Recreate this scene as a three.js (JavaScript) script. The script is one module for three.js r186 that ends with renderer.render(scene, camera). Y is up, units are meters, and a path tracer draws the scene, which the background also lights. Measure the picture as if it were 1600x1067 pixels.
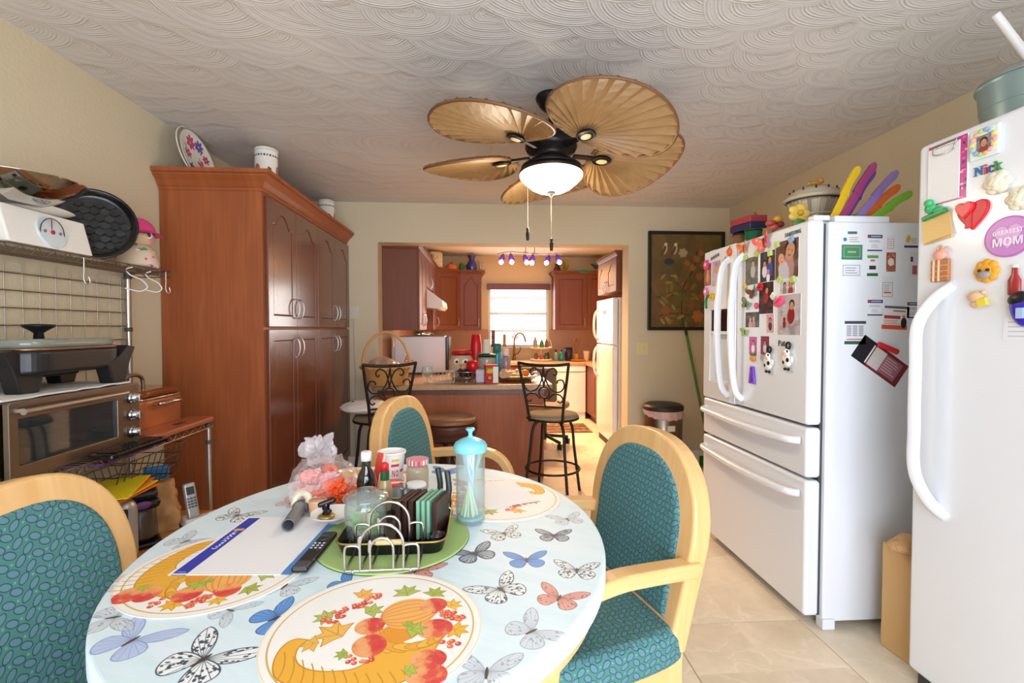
import * as THREE from 'three';
import { RoundedBoxGeometry } from 'three/addons/geometries/RoundedBoxGeometry.js';
import { mergeGeometries } from 'three/addons/utils/BufferGeometryUtils.js';
import { RectAreaLightUniformsLib } from 'three/addons/lights/RectAreaLightUniformsLib.js';

const scene = new THREE.Scene();
const renderer = new THREE.WebGLRenderer({ antialias: true });
renderer.toneMapping = THREE.LinearToneMapping;
renderer.toneMappingExposure = 1.12;
renderer.shadowMap.enabled = true;
RectAreaLightUniformsLib.init();

// ---------- camera: 1600 x 1067, focal length 755 pixels
const camera = new THREE.PerspectiveCamera(2 * Math.atan(533.5 / 755) * 180 / Math.PI, 1600 / 1067, 0.03, 60);
camera.position.set(0, 1.28, 0);
camera.lookAt(0.06475, 1.28 - 0.02709, -0.99754);
scene.add(camera);

// ---------- daylight: overcast sky outside, let in by the terrace door behind the camera and the kitchen window
scene.background = new THREE.Color(3.2, 3.3, 3.5);
function areaLight(w, h, color, intensity, pos, target) {
  const l = new THREE.RectAreaLight(color, intensity, w, h);
  l.position.set(...pos); l.lookAt(...target); scene.add(l); return l;
}
areaLight(2.3, 1.9, 0xdfeaff, 5.6, [0.35, 1.12, 1.22], [0.35, 1.12, -3]);       // terrace door
areaLight(0.86, 0.9, 0xfff6ea, 5, [0.575, 1.47, -7.2], [0.575, 1.3, -4]);        // kitchen window

// ---------- small helpers
const PI = Math.PI, V2 = (x, y) => new THREE.Vector2(x, y), V3 = (x, y, z) => new THREE.Vector3(x, y, z);
let seed = 7;
const rnd = () => { seed = (seed * 1664525 + 1013904223) >>> 0; return seed / 4294967296; };
const rr = (a, b) => a + (b - a) * rnd();
function hash(x, y) { let h = (x * 374761393 + y * 668265263) | 0; h = Math.imul(h ^ (h >>> 13), 1274126177); return ((h ^ (h >>> 16)) >>> 0) / 4294967296; }
function vnoise(x, y, px = 4096, py = 4096) {
  const xi = Math.floor(x), yi = Math.floor(y), fx = x - xi, fy = y - yi, u = fx * fx * (3 - 2 * fx), v = fy * fy * (3 - 2 * fy);
  const w = (a, p) => ((a % p) + p) % p;
  const a = hash(w(xi, px), w(yi, py)), b = hash(w(xi + 1, px), w(yi, py)), c = hash(w(xi, px), w(yi + 1, py)), d = hash(w(xi + 1, px), w(yi + 1, py));
  return a + (b - a) * u + (c - a) * v + (a - b - c + d) * u * v;
}
const fbm = (x, y, p, o = 4) => { let s = 0, a = 0.5, f = 1; for (let i = 0; i < o; i++) { s += a * vnoise(x * f + i * 17, y * f + i * 31, p * f, p * f); a /= 2; f *= 2; } return s; };
const taken = {};
function numbered(n) { taken[n] = (taken[n] ?? -1) + 1; return taken[n] ? `${n}_${String(taken[n]).padStart(3, '0')}` : n; }
function M(color, rough = 0.6, metal = 0, extra = {}) {
  const phys = ['clearcoat', 'transmission', 'sheen', 'ior', 'thickness'].some(k => k in extra);
  return new (phys ? THREE.MeshPhysicalMaterial : THREE.MeshStandardMaterial)({ color, roughness: rough, metalness: metal, ...extra });
}
function mesh(name, geo, mat) { const m = new THREE.Mesh(geo, mat); m.name = name; m.castShadow = m.receiveShadow = true; return m; }
function put(o, p, r, s) { if (p) o.position.set(...p); if (r) o.rotation.set(...r); if (s) typeof s === 'number' ? o.scale.setScalar(s) : o.scale.set(...s); return o; }
function thing(name, label, category, p = [0, 0, 0], turn = 0, group) {
  const o = new THREE.Group(); o.name = numbered(name); o.position.set(...p); o.rotation.y = turn;
  o.userData = { label, category }; if (group) o.userData.group = group; scene.add(o); return o;
}
function part(parent, name, geo, mat, p, r, s, label) {
  const m = put(mesh(name, geo, mat), p, r, s); if (label) m.userData.label = label; parent.add(m); return m;
}
function solo(name, label, category, geo, mat, p = [0, 0, 0], r = [0, 0, 0], group) {
  const m = put(mesh(numbered(name), geo, mat), p, r); m.userData = { label, category }; if (group) m.userData.group = group; scene.add(m); return m;
}
function struct(name, geo, mat, label, p, r) { const m = put(mesh(name, geo, mat), p, r); m.userData = { kind: 'structure', label, category: name.split('_')[0] }; scene.add(m); return m; }
const bx = (w, h, d, r = 0.004, seg = 2) => r > 0 ? new RoundedBoxGeometry(w, h, d, seg, Math.min(r, w / 2.02, h / 2.02, d / 2.02)) : new THREE.BoxGeometry(w, h, d);
const T = (g, p, r, s) => { if (s) typeof s === 'number' ? g.scale(s, s, s) : g.scale(...s); if (r) { g.rotateX(r[0]); g.rotateY(r[1]); g.rotateZ(r[2]); } if (p) g.translate(...p); return g; };
const BB = (x0, x1, y0, y1, z0, z1, r = 0.004) => T(bx(Math.abs(x1 - x0), Math.abs(y1 - y0), Math.abs(z1 - z0), r), [(x0 + x1) / 2, (y0 + y1) / 2, (z0 + z1) / 2]);
const cyl = (r1, r2, h, seg = 24, p, r) => T(new THREE.CylinderGeometry(r1, r2, h, seg), p, r);      // r1 top, r2 bottom
const sph = (r, s, p, a = 20, b = 14) => T(new THREE.SphereGeometry(r, a, b), p, null, s);
const lathe = (pts, seg = 32) => {                                   // v of the uv follows the height
  const g = new THREE.LatheGeometry(pts.map(([x, y]) => V2(Math.max(x, 0.00001), y)), seg), p = g.attributes.position, u = g.attributes.uv, ys = pts.map(q => q[1]), a = Math.min(...ys), b = Math.max(...ys);
  for (let i = 0; i < p.count; i++) u.setY(i, (p.getY(i) - a) / (b - a || 1)); return g;
};
const tor = (R, r, p, rot, a = 8, b = 32, arc = PI * 2) => T(new THREE.TorusGeometry(R, r, a, b, arc), p, rot);
const tube = (pts, r, n = 24, closed = false, rs = 8) => new THREE.TubeGeometry(new THREE.CatmullRomCurve3(pts.map(p => V3(...p)), closed, 'centripetal'), n, r, rs, closed);
const rod = (a, b, r, seg = 8) => { const A = V3(...a), B = V3(...b), d = B.clone().sub(A); const g = new THREE.CylinderGeometry(r, r, d.length(), seg); g.applyQuaternion(new THREE.Quaternion().setFromUnitVectors(V3(0, 1, 0), d.normalize())); const m = A.add(B).multiplyScalar(0.5); return g.translate(m.x, m.y, m.z); };
const ext = (shape, depth, bevel = 0.002, seg = 12, bs = 2) => new THREE.ExtrudeGeometry(shape, { depth, bevelEnabled: bevel > 0, bevelThickness: bevel, bevelSize: bevel, bevelSegments: bs, curveSegments: seg });
function mg(list) {
  return mergeGeometries(list.map(g => { g = g.index ? g.toNonIndexed() : g; for (const k of Object.keys(g.attributes)) if (!['position', 'normal', 'uv'].includes(k)) g.deleteAttribute(k); return g; }));
}
const poly = pts => { const s = new THREE.Shape(); pts.forEach(([x, y], i) => i ? s.lineTo(x, y) : s.moveTo(x, y)); s.closePath(); return s; };
const oval = (a, b, x = 0, y = 0) => { const s = new THREE.Shape(); s.absellipse(x, y, a, b, 0, PI * 2); return s; };
function rrect(w, h, r, x = 0, y = 0) {
  const s = new THREE.Shape(), a = x - w / 2, b = y - h / 2; r = Math.min(r, w / 2, h / 2);
  s.moveTo(a + r, b); s.lineTo(a + w - r, b); s.quadraticCurveTo(a + w, b, a + w, b + r); s.lineTo(a + w, b + h - r); s.quadraticCurveTo(a + w, b + h, a + w - r, b + h);
  s.lineTo(a + r, b + h); s.quadraticCurveTo(a, b + h, a, b + h - r); s.lineTo(a, b + r); s.quadraticCurveTo(a, b, a + r, b); return s;
}
// uv in metres from the dominant side of each face; turn = true lays v along the other axis
function uvm(g, turn = false, ox = 0, oy = 0) {
  g = g.index ? g.toNonIndexed() : g;
  const p = g.attributes.position, uv = new Float32Array(p.count * 2), A = V3(), B = V3(), C = V3();
  for (let i = 0; i < p.count; i += 3) {
    A.fromBufferAttribute(p, i); B.fromBufferAttribute(p, i + 1); C.fromBufferAttribute(p, i + 2);
    const n = B.clone().sub(A).cross(C.clone().sub(A)), ax = Math.abs(n.x), ay = Math.abs(n.y), az = Math.abs(n.z);
    [A, B, C].forEach((q, k) => {
      let u, v; if (ax >= ay && ax >= az) { u = q.z; v = q.y; } else if (ay >= az) { u = q.x; v = q.z; } else { u = q.x; v = q.y; }
      if (turn) [u, v] = [v, u];
      uv[(i + k) * 2] = u + ox; uv[(i + k) * 2 + 1] = v + oy;
    });
  }
  g.setAttribute('uv', new THREE.BufferAttribute(uv, 2)); return g;
}
// planar uv 0..1 over the x / y extent (for prints on flat pieces)
function uvFit(g, ax = 'x', ay = 'y') {
  g.computeBoundingBox(); const b = g.boundingBox, p = g.attributes.position, uv = g.attributes.uv, q = V3();
  for (let i = 0; i < p.count; i++) { q.fromBufferAttribute(p, i); uv.setXY(i, (q[ax] - b.min[ax]) / (b.max[ax] - b.min[ax]), (q[ay] - b.min[ay]) / (b.max[ay] - b.min[ay])); }
  return g;
}
function canvasTex(w, h, draw, repeat) {
  const c = document.createElement('canvas'); c.width = w; c.height = h; draw(c.getContext('2d'), w, h);
  const t = new THREE.CanvasTexture(c); t.colorSpace = THREE.SRGBColorSpace; t.anisotropy = 8;
  if (repeat) { t.wrapS = t.wrapT = THREE.RepeatWrapping; t.repeat.set(...repeat); } return t;
}
function dataTex(n, m, fn, srgb, repeat) {            // fn(x, y) -> [r, g, b] 0..255 or a height 0..1
  const d = new Uint8Array(n * m * 4);
  for (let y = 0; y < m; y++) for (let x = 0; x < n; x++) { const c = fn(x, y), i = (y * n + x) * 4; if (typeof c === 'number') d[i] = d[i + 1] = d[i + 2] = Math.max(0, Math.min(255, c * 255)); else { d[i] = c[0]; d[i + 1] = c[1]; d[i + 2] = c[2]; } d[i + 3] = 255; }
  const t = new THREE.DataTexture(d, n, m); t.magFilter = THREE.LinearFilter; t.minFilter = THREE.LinearMipmapLinearFilter; t.generateMipmaps = true;
  if (srgb) t.colorSpace = THREE.SRGBColorSpace; t.wrapS = t.wrapT = THREE.RepeatWrapping; if (repeat) t.repeat.set(...repeat); t.needsUpdate = true; return t;
}
const hex = h => [(h >> 16) & 255, (h >> 8) & 255, h & 255];
function woodTex(light, dark, cells = 40, streak = 0.55, n = 512) {          // one metre square, grain along v
  const L = hex(light), D = hex(dark);
  return dataTex(n, n, (x, y) => {
    const u = x / n, v = y / n, warp = fbm(u * 6, v * 3, 3, 3) * 0.6;
    let g = streak * vnoise(u * cells * 4 + 9, v * 6, cells * 4, 6) * 0.55 + (1 - streak) * Math.abs(Math.sin((u * cells / 6 + warp * 3) * PI)) + streak * 0.45 * vnoise(u * cells, v * 3, cells, 3);
    g = Math.min(1, Math.max(0, g)); return L.map((l, i) => l + (D[i] - l) * g);
  }, true);
}
function printMat(w, h, draw, rough = 0.6, extra = {}) { return M(0xffffff, rough, 0, { map: canvasTex(w, h, draw), ...extra }); }

// ---------- shared materials
const mWhite = M(0xf2f2f0, 0.45), mBlack = M(0x111113, 0.4), mBlackGloss = M(0x0c0c0e, 0.18), mDark = M(0x2a2624, 0.5);
const mChrome = M(0xc9c9cc, 0.18, 1), mSteel = M(0xa8a29b, 0.34, 1), mBrushed = M(0xbdbab6, 0.3, 1), mIron = M(0x2b2320, 0.42, 0.55);
const mGold = M(0xb89a58, 0.35, 0.8), mRed = M(0xc3151f, 0.4), mTeal = M(0x178a92, 0.4), mGreen = M(0x2f7a35, 0.5), mPaneGlass = M(0xffffff, 0.02, 0, { transmission: 1, thickness: 0, ior: 1.45 }), mGlass = M(0xeef4f2, 0.04, 0, { transmission: 0.88, thickness: 0, ior: 1.5 });
const mFilm = M(0xffffff, 0.12, 0, { transmission: 0.82, thickness: 0 });
// ================= the setting =================
const plasterBump = dataTex(512, 512, (x, y) => { const n = fbm(x / 14, y / 14, 512 / 14 | 0, 3); return Math.min(1, Math.max(0, (n - 0.36) * 3.2)); });
const wallTex = (rep) => { const t = plasterBump.clone(); t.repeat.set(rep, rep); t.needsUpdate = true; return t; };
const mWall = M(0xcfc3a6, 0.75, 0, { bumpMap: wallTex(2.6), bumpScale: 0.0005 });
const mKWall = M(0xdcc49a, 0.8, 0, { bumpMap: wallTex(2.6), bumpScale: 0.0005 });
const mTrimWhite = M(0xefece4, 0.5);
// comb-swirled ceiling plaster: overlapping scallops, each with concentric comb lines
const SW = 3.0, SN = 1536;
const ceilBump = (() => {
  const discs = []; let k = 0;
  for (let r = 0; r < 20; r++) for (let c = 0; c < 13; c++) discs.push({ x: (c + (r % 2) * 0.5 + rr(-0.16, 0.16)) * SW / 13, y: (r + rr(-0.15, 0.15)) * SW / 20, R: rr(0.18, 0.25), k: k++ });
  const H = new Float32Array(SN * SN), s = SN / SW;
  for (const d of discs) for (const ox of [-SW, 0, SW]) for (const oy of [-SW, 0, SW]) {
    const cx = d.x + ox, cy = d.y + oy; if (cx < -0.25 || cy < -0.25 || cx > SW + 0.25 || cy > SW + 0.25) continue;
    const ph = hash(d.k, 5) * 6, wob = 0.004 + hash(d.k, 9) * 0.004;
    for (let y = Math.max(0, (cy - d.R) * s | 0); y < Math.min(SN, (cy + d.R) * s); y++) for (let x = Math.max(0, (cx - d.R) * s | 0); x < Math.min(SN, (cx + d.R) * s); x++) {
      const dx = x / s - cx, dy = y / s - cy, r = Math.hypot(dx, dy); if (r > d.R) continue;
      if (oy === SW ? d.y < 0.2 && cy - d.R > SW : false) continue;
      const a = Math.atan2(dy, dx), q = r + wob * Math.sin(a * 3 + ph);
      const ring = Math.pow(0.5 + 0.5 * Math.sin(q / 0.0125 * 2 * PI), 2) * (0.55 + 0.45 * Math.sin(q * 130 + ph));
      const e = r / d.R, q2 = Math.min(1, (1 - e) / 0.14); H[y * SN + x] = H[y * SN + x] * (1 - q2) + (0.12 + 0.55 * Math.pow(e, 1.6) + 0.26 * ring) * q2;
    }
  }
  return dataTex(SN, SN, (x, y) => H[y * SN + x], false, [1 / SW, 1 / SW]);
})();
const mCeil = M(0xd8d5d0, 0.75, 0, { bumpMap: ceilBump, bumpScale: 0.0085 });
const mKCeil = M(0xe6dfd2, 0.8);

struct('ceiling', uvm(BB(-1.93, 2.55, 2.44, 2.56, -4.75, 1.45, 0)), mCeil, 'off-white dining room ceiling combed into overlapping swirls');
struct('ceiling_kitchen', BB(-1.11, 2.25, 2.36, 2.5, -7.45, -4.75, 0), mKCeil, 'smooth cream kitchen ceiling beyond the wide opening');
struct('wall_left', uvm(BB(-1.93, -1.78, 0, 2.44, -4.75, 1.45, 0)), mWall, 'cream textured wall behind the wire rack and pantry');
struct('wall_right', uvm(BB(2.40, 2.55, 0, 2.44, -4.75, 1.45, 0)), mWall, 'cream textured wall behind the two tall white refrigerators');
{
  const s = poly([[-1.78, 0], [-0.947, 0], [-0.947, 2.075], [1.41, 2.075], [1.41, 0], [2.40, 0], [2.40, 2.44], [-1.78, 2.44]]);
  struct('wall_back', uvm(T(ext(s, 0.2, 0), [0, 0, -4.75])), mWall, 'cream wall with the wide opening into the kitchen');
  const f = poly([[-1.93, 0], [2.55, 0], [2.55, 2.44], [-1.93, 2.44]]); f.holes.push(poly([[-0.85, 0.06], [1.55, 0.06], [1.55, 2.12], [-0.85, 2.12]]));
  struct('wall_front', uvm(T(ext(f, 0.15, 0), [0, 0, 1.3])), mWall, 'cream wall with a terrace door opposite the kitchen');
  const k = poly([[-1.11, 0], [2.25, 0], [2.25, 2.36], [-1.11, 2.36]]); k.holes.push(poly([[0.115, 1.0], [1.035, 1.0], [1.035, 1.93], [0.115, 1.93]]));
  struct('wall_kitchen_back', uvm(T(ext(k, 0.15, 0), [0, 0, -7.45])), mKWall, 'cream kitchen wall around the bright window');
}
struct('wall_kitchen_left', uvm(BB(-1.11, -0.96, 0, 2.36, -7.3, -4.75, 0)), mKWall, 'cream kitchen wall behind the hanging cabinets and hood');
struct('wall_kitchen_right', uvm(BB(2.1, 2.25, 0, 2.36, -7.3, -4.75, 0)), mKWall, 'cream kitchen wall behind the small refrigerator');
struct('baseboard_back', mg([BB(1.42, 2.4, 0, 0.09, -4.55, -4.537, 0.003), BB(-1.27, -0.95, 0, 0.09, -4.55, -4.537, 0.003)]), mTrimWhite, 'low pale baseboard along the cream wall');

// tiled floor: polished beige stone-look tiles, 60 cm, on a grout bed
const marble = i => dataTex(512, 512, (x, y) => {
  const u = x / 512 + i * 3.1, v = y / 512 + i * 1.7, w = fbm(u * 3, v * 3, 999, 4), c = fbm(u * 2 + 5, v * 2 + 9, 999, 4), f = fbm(u * 22, v * 22, 999, 3);
  const vein = Math.max(0, 1 - Math.abs(fbm(u * 2.3 + w * 1.3, v * 3.4 + w, 999, 4) - 0.47) * 34), t = c * 0.9 + (f - 0.45) * 0.3;
  return [236 - t * 40 + vein * 9, 224 - t * 42 + vein * 11, 200 - t * 44 + vein * 15].map(q => Math.min(255, q));
}, true, [1 / 0.6, 1 / 0.6]);
const mTiles = [0, 1, 2, 3].map(i => M(0xffffff, 0.33, 0, { map: marble(i) }));
{
  const fl = struct('floor', BB(-1.93, 2.55, -0.12, -0.0035, -7.45, 1.45, 0), M(0xa99d88, 0.9), 'polished beige stone-look tile floor running into the kitchen');
  const xs = [], zs = []; for (let x = 0.795 - 3.0; x < 3; x += 0.6) xs.push(x); for (let z = -2.005 - 5.4; z < 1.5; z += 0.6) zs.push(z);
  const cache = {};
  xs.forEach((x, i) => zs.forEach((z, j) => {
    let x0 = Math.max(x, -1.78), x1 = Math.min(x + 0.6, 2.4), z0 = Math.max(z, -7.3), z1 = Math.min(z + 0.6, 1.3);
    if (x1 - x0 < 0.03 || z1 - z0 < 0.03) return;
    if (z1 < -4.8 && (x1 < -0.96 || x0 > 2.1)) return;
    const w = x1 - x0 - 0.004, d = z1 - z0 - 0.004, key = w.toFixed(3) + '_' + d.toFixed(3);
    cache[key] ??= uvm(bx(w, 0.012, d, 0.0015, 1));
    part(fl, 'tile', cache[key], mTiles[hash(i, j) * 4 | 0], [(x0 + x1) / 2, -0.006, (z0 + z1) / 2]);
  }));
}
// terrace door behind the camera
{
  const w = struct('window_1', mg([BB(-0.85, 1.55, 0.06, 0.12, 1.33, 1.42), BB(-0.85, 1.55, 2.06, 2.12, 1.33, 1.42), BB(-0.85, -0.79, 0.12, 2.06, 1.33, 1.42), BB(1.49, 1.55, 0.12, 2.06, 1.33, 1.42), BB(0.31, 0.39, 0.12, 2.06, 1.33, 1.42)]), mTrimWhite, 'white framed sliding terrace door opposite the kitchen opening');
  part(w, 'pane', BB(-0.79, 0.31, 0.12, 2.06, 1.37, 1.376, 0), mPaneGlass); part(w, 'pane', BB(0.39, 1.49, 0.12, 2.06, 1.37, 1.376, 0), mPaneGlass);
}
// kitchen window with raised blind
{
  const mF = M(0xe9e2d4, 0.5), z = -7.36;
  const w = struct('window_2', mg([BB(0.115, 1.035, 1.0, 1.035, z - 0.03, z + 0.03), BB(0.115, 1.035, 1.895, 1.93, z - 0.03, z + 0.03), BB(0.115, 0.15, 1.0, 1.93, z - 0.03, z + 0.03), BB(1.0, 1.035, 1.0, 1.93, z - 0.03, z + 0.03), BB(0.15, 1.0, 1.485, 1.525, z - 0.03, z + 0.03), BB(0.15, 1.0, 1.225, 1.255, z - 0.025, z + 0.025), BB(0.15, 1.0, 1.73, 1.748, z - 0.02, z + 0.02)]), mF, 'kitchen window over the sink with horizontal bars');
  for (const [a, b] of [[1.035, 1.225], [1.255, 1.485], [1.525, 1.73], [1.748, 1.895]]) part(w, 'pane', BB(0.15, 1.0, a, b, z - 0.004, z, 0), mPaneGlass);
  part(w, 'sill', BB(0.08, 1.07, 0.985, 1.0, -7.36, -7.24), mF);
  const bl = thing('window_blind', 'white slatted blind with a dark wooden valance over the sink window', 'blind', [0.575, 1.0, -7.27]);
  part(bl, 'valance', BB(-0.475, 0.475, 0.86, 0.95, -0.02, 0.045), M(0x6d2f25, 0.4), null, null, null, 'dark reddish brown valance');
  const mS = M(0xf7f0ea, 0.5, 0, { transmission: 0.3, thickness: 0 });
  const sg = bx(0.86, 0.0025, 0.026, 0);
  for (let i = 0; i < 26; i++) part(bl, 'slat', sg, mS, [0, 0.05 + i * 0.031, 0], [0.06, 0, 0]);
  for (const x of [-0.41, 0.41]) part(bl, 'ladder_cord', mg([rod([x, 0.03, 0.014], [x, 0.87, 0.014], 0.0022, 6), rod([x, 0.03, -0.014], [x, 0.87, -0.014], 0.0022, 6)]), mWhite);
}
// backsplash tiles behind the kitchen worktops
const mSplash = M(0xb98f70, 0.5, 0, { bumpMap: wallTex(3), bumpScale: 0.001 });
struct('trim_1', BB(-0.96, 0.115, 0.81, 1.27, -7.3, -7.29, 0), mSplash, 'tan backsplash under the small cabinet beside the window');
struct('trim_2', BB(1.035, 2.1, 0.81, 1.27, -7.3, -7.29, 0), mSplash, 'tan backsplash under the cabinets past the window');
struct('trim_3', BB(-0.96, -0.95, 0.81, 1.6, -7.29, -4.76, 0), mSplash, 'tan backsplash behind the microwave and stove');
// ================= large furniture =================
const cherryTex = woodTex(0xab5f33, 0x8c4822, 30, 0.78), cherryTex2 = woodTex(0x75402a, 0x653522, 40, 0.8);
const mCherry = M(0xffffff, 0.46, 0, { map: cherryTex }), mCherryDark = M(0xffffff, 0.26, 0, { map: cherryTex2, clearcoat: 0.35, clearcoatRoughness: 0.15 });
const mKCherry = M(0xffffff, 0.5, 0, { map: woodTex(0x80462b, 0x6b3820, 40, 0.8) });
const mMaple = M(0xffffff, 0.34, 0, { map: woodTex(0xe8bf86, 0xd6a668, 30, 0.7) });
// raised-panel cabinet door, local: x along width from 0, y from 0, z = front
function panelShape(w, h, m, arch) {
  const s = new THREE.Shape(), a = m, b = w - m, y0 = m, y1 = h - m;
  s.moveTo(a, y0); s.lineTo(b, y0);
  if (arch) { const sh = y1 - arch; s.lineTo(b, sh); s.lineTo(b - (b - a) * 0.1, sh); s.bezierCurveTo(b - (b - a) * 0.22, sh + arch * 0.1, b - (b - a) * 0.3, y1, (a + b) / 2, y1); s.bezierCurveTo(a + (b - a) * 0.3, y1, a + (b - a) * 0.22, sh + arch * 0.1, a + (b - a) * 0.1, sh); s.lineTo(a, sh); }
  else { s.lineTo(b, y1); s.lineTo(a, y1); }
  s.closePath(); return s;
}
function cabinetDoor(parent, w, h, arch, mat, handle) {              // handle: [x, y] of its middle or null
  const fr = rrect(w, h, 0.003, w / 2, h / 2); fr.holes.push(panelShape(w, h, Math.min(0.062, w * 0.17), arch));
  const d = part(parent, 'door', uvm(mg([T(ext(fr, 0.01, 0.0025), [0, 0, 0.008]), BB(0.001, w - 0.001, 0.001, h - 0.001, 0, 0.009, 0)]), false, rnd(), rnd()), mat);
  const m2 = Math.min(0.062, w * 0.17) + 0.012;
  part(d, 'raised_panel', uvm(T(ext(panelShape(w, h, m2, arch && arch * 0.95), 0.002, 0.009, 12, 3), [0, 0, 0.006]), false, rnd(), rnd()), mat);
  if (handle) part(d, 'handle', tube([[0, -0.062, 0], [0, -0.058, 0.014], [0, -0.03, 0.028], [0, 0, 0.032], [0, 0.03, 0.028], [0, 0.058, 0.014], [0, 0.062, 0]], 0.0048, 24), mBrushed, [handle[0], handle[1], 0.02], null, null, 'curved brushed metal handle');
  return d;
}
function crownProfile(h = 0.085, o = 0.06) { return [[0, 0], [0.006, 0], [0.006, 0.012 * h / 0.085], [0.014, 0.018 * h / 0.085], [o * 0.45, h * 0.45], [o * 0.8, h * 0.68], [o * 0.8, h * 0.76], [o, h * 0.8], [o, h], [0, h]]; }
// moulding swept with mitred corners along a polyline of [x, z]; outward is to the right of travel
function moulding(path, prof, y) {
  const N = path.length, rings = path.map((p, i) => {
    const a = path[Math.max(0, i - 1)], b = path[Math.min(N - 1, i + 1)];
    const d1 = i > 0 ? V2(p[0] - a[0], p[1] - a[1]).normalize() : V2(b[0] - p[0], b[1] - p[1]).normalize(), d2 = i < N - 1 ? V2(b[0] - p[0], b[1] - p[1]).normalize() : d1;
    const n1 = V2(-d1.y, d1.x), n2 = V2(-d2.y, d2.x), n = n1.clone().add(n2).normalize(), k = 1 / Math.max(0.3, n.dot(n1));
    return prof.map(([o, h]) => [p[0] + n.x * o * k, y + h, p[1] + n.y * o * k]);
  });
  const pos = [], q = prof.length, tri = (a, b, c) => pos.push(...a, ...b, ...c);
  for (let i = 0; i < N - 1; i++) for (let j = 0; j < q; j++) { const A = rings[i][j], B = rings[i + 1][j], C = rings[i + 1][(j + 1) % q], D = rings[i][(j + 1) % q]; tri(A, B, C); tri(A, C, D); }
  const fl = THREE.ShapeUtils.triangulateShape(prof.map(p => V2(...p)), []); for (const [a, b, c] of fl) { tri(rings[0][a], rings[0][b], rings[0][c]); tri(rings[N - 1][c], rings[N - 1][b], rings[N - 1][a]); }
  const g = new THREE.BufferGeometry(); g.setAttribute('position', new THREE.Float32BufferAttribute(pos, 3)); g.computeVertexNormals(); return uvm(g);
}
{ // pantry
  const p = thing('pantry_cabinet', 'tall reddish wooden pantry with eight arched panel doors beside the wire rack', 'cabinet', [-1.78, 0, -2.82]);
  part(p, 'body', uvm(BB(0.003, 0.553, 0, 2.07, -1.722, 0, 0.002)), mCherry);
  part(p, 'crown_moulding', moulding([[0.003, 0], [0.553, 0], [0.553, -1.725]], crownProfile(0.105, 0.07), 2.05), mCherry);
  part(p, 'top_board', uvm(BB(0.003, 0.553, 2.09, 2.1, -1.722, -0.001, 0)), mCherry);
  for (let i = 0; i < 4; i++) {
    const w = 0.415, z = -0.03 - i * 0.423, hx = i % 2 ? 0.035 : w - 0.035;
    const u = cabinetDoor(p, w, 0.74, 0.075, mCherryDark, [hx, 0.115]); put(u, [0.554, 1.292, z], [0, PI / 2, 0]);
    const l = cabinetDoor(p, w, 1.16, 0, mCherryDark, [hx, 1.045]); put(l, [0.554, 0.11, z], [0, PI / 2, 0]);
  }
}
// ---------- dining chairs
const fabricTex = canvasTex(256, 256, (c, w) => {
  c.fillStyle = '#467a74'; c.fillRect(0, 0, w, w);
  for (let i = 0; i < 3000; i++) { c.fillStyle = ['#37746f', '#4a8c80', '#5a9a86'][i % 3]; c.globalAlpha = 0.35; c.fillRect(rnd() * w, rnd() * w, 3, 1.5); } c.globalAlpha = 1;
  const star = (x, y) => { c.fillStyle = '#689c84'; c.beginPath(); c.arc(x, y, 9, 0, 7); c.fill(); };
  for (const [x, y] of [[0, 64], [256, 64], [128, 64], [0, 192], [128, 192], [256, 192]]) star(x, y);
  const ov = (x, y, a, b, t) => { c.beginPath(); c.ellipse(x, y, a, b, t, 0, 7); c.fillStyle = '#587f8a'; c.fill(); c.lineWidth = 7; c.strokeStyle = '#1d4656'; c.stroke(); };
  for (let i = -1; i < 3; i++) for (let j = -1; j < 5; j++) ov(i * 128 + (j % 2 ? 64 : 0) , j * 64, 44, 27, (i + j) % 2 ? 0.45 : -0.75);
}, [1 / 0.07, 1 / 0.07]);
const mFabric = M(0xffffff, 0.85, 0, { map: fabricTex, sheen: 0.2, sheenRoughness: 0.6 });
function archOutline(w, y0, y1, round, k = 0.0) {                     // tapering arched back outline
  const s = new THREE.Shape(), a = w / 2, n = 28, b = w / 2 - k; s.moveTo(-b, y0); s.lineTo(b, y0);
  for (let i = 0; i <= n; i++) { const t = i / n * PI, cx = Math.cos(t), sy = Math.sin(t); s.lineTo(Math.sign(cx) * a * Math.pow(Math.abs(cx), 0.8), y1 - round + round * Math.pow(sy, 0.9)); }
  s.closePath(); return s;
}
function sweepRect(pts, w, h, n = 26) {                               // rounded-rect bar along a curve in a vertical plane
  const s = rrect(w, h, 0.008); return new THREE.ExtrudeGeometry(s, { steps: n, curveSegments: 3, bevelEnabled: false, extrudePath: new THREE.CatmullRomCurve3(pts.map(p => V3(...p))) });
}
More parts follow.
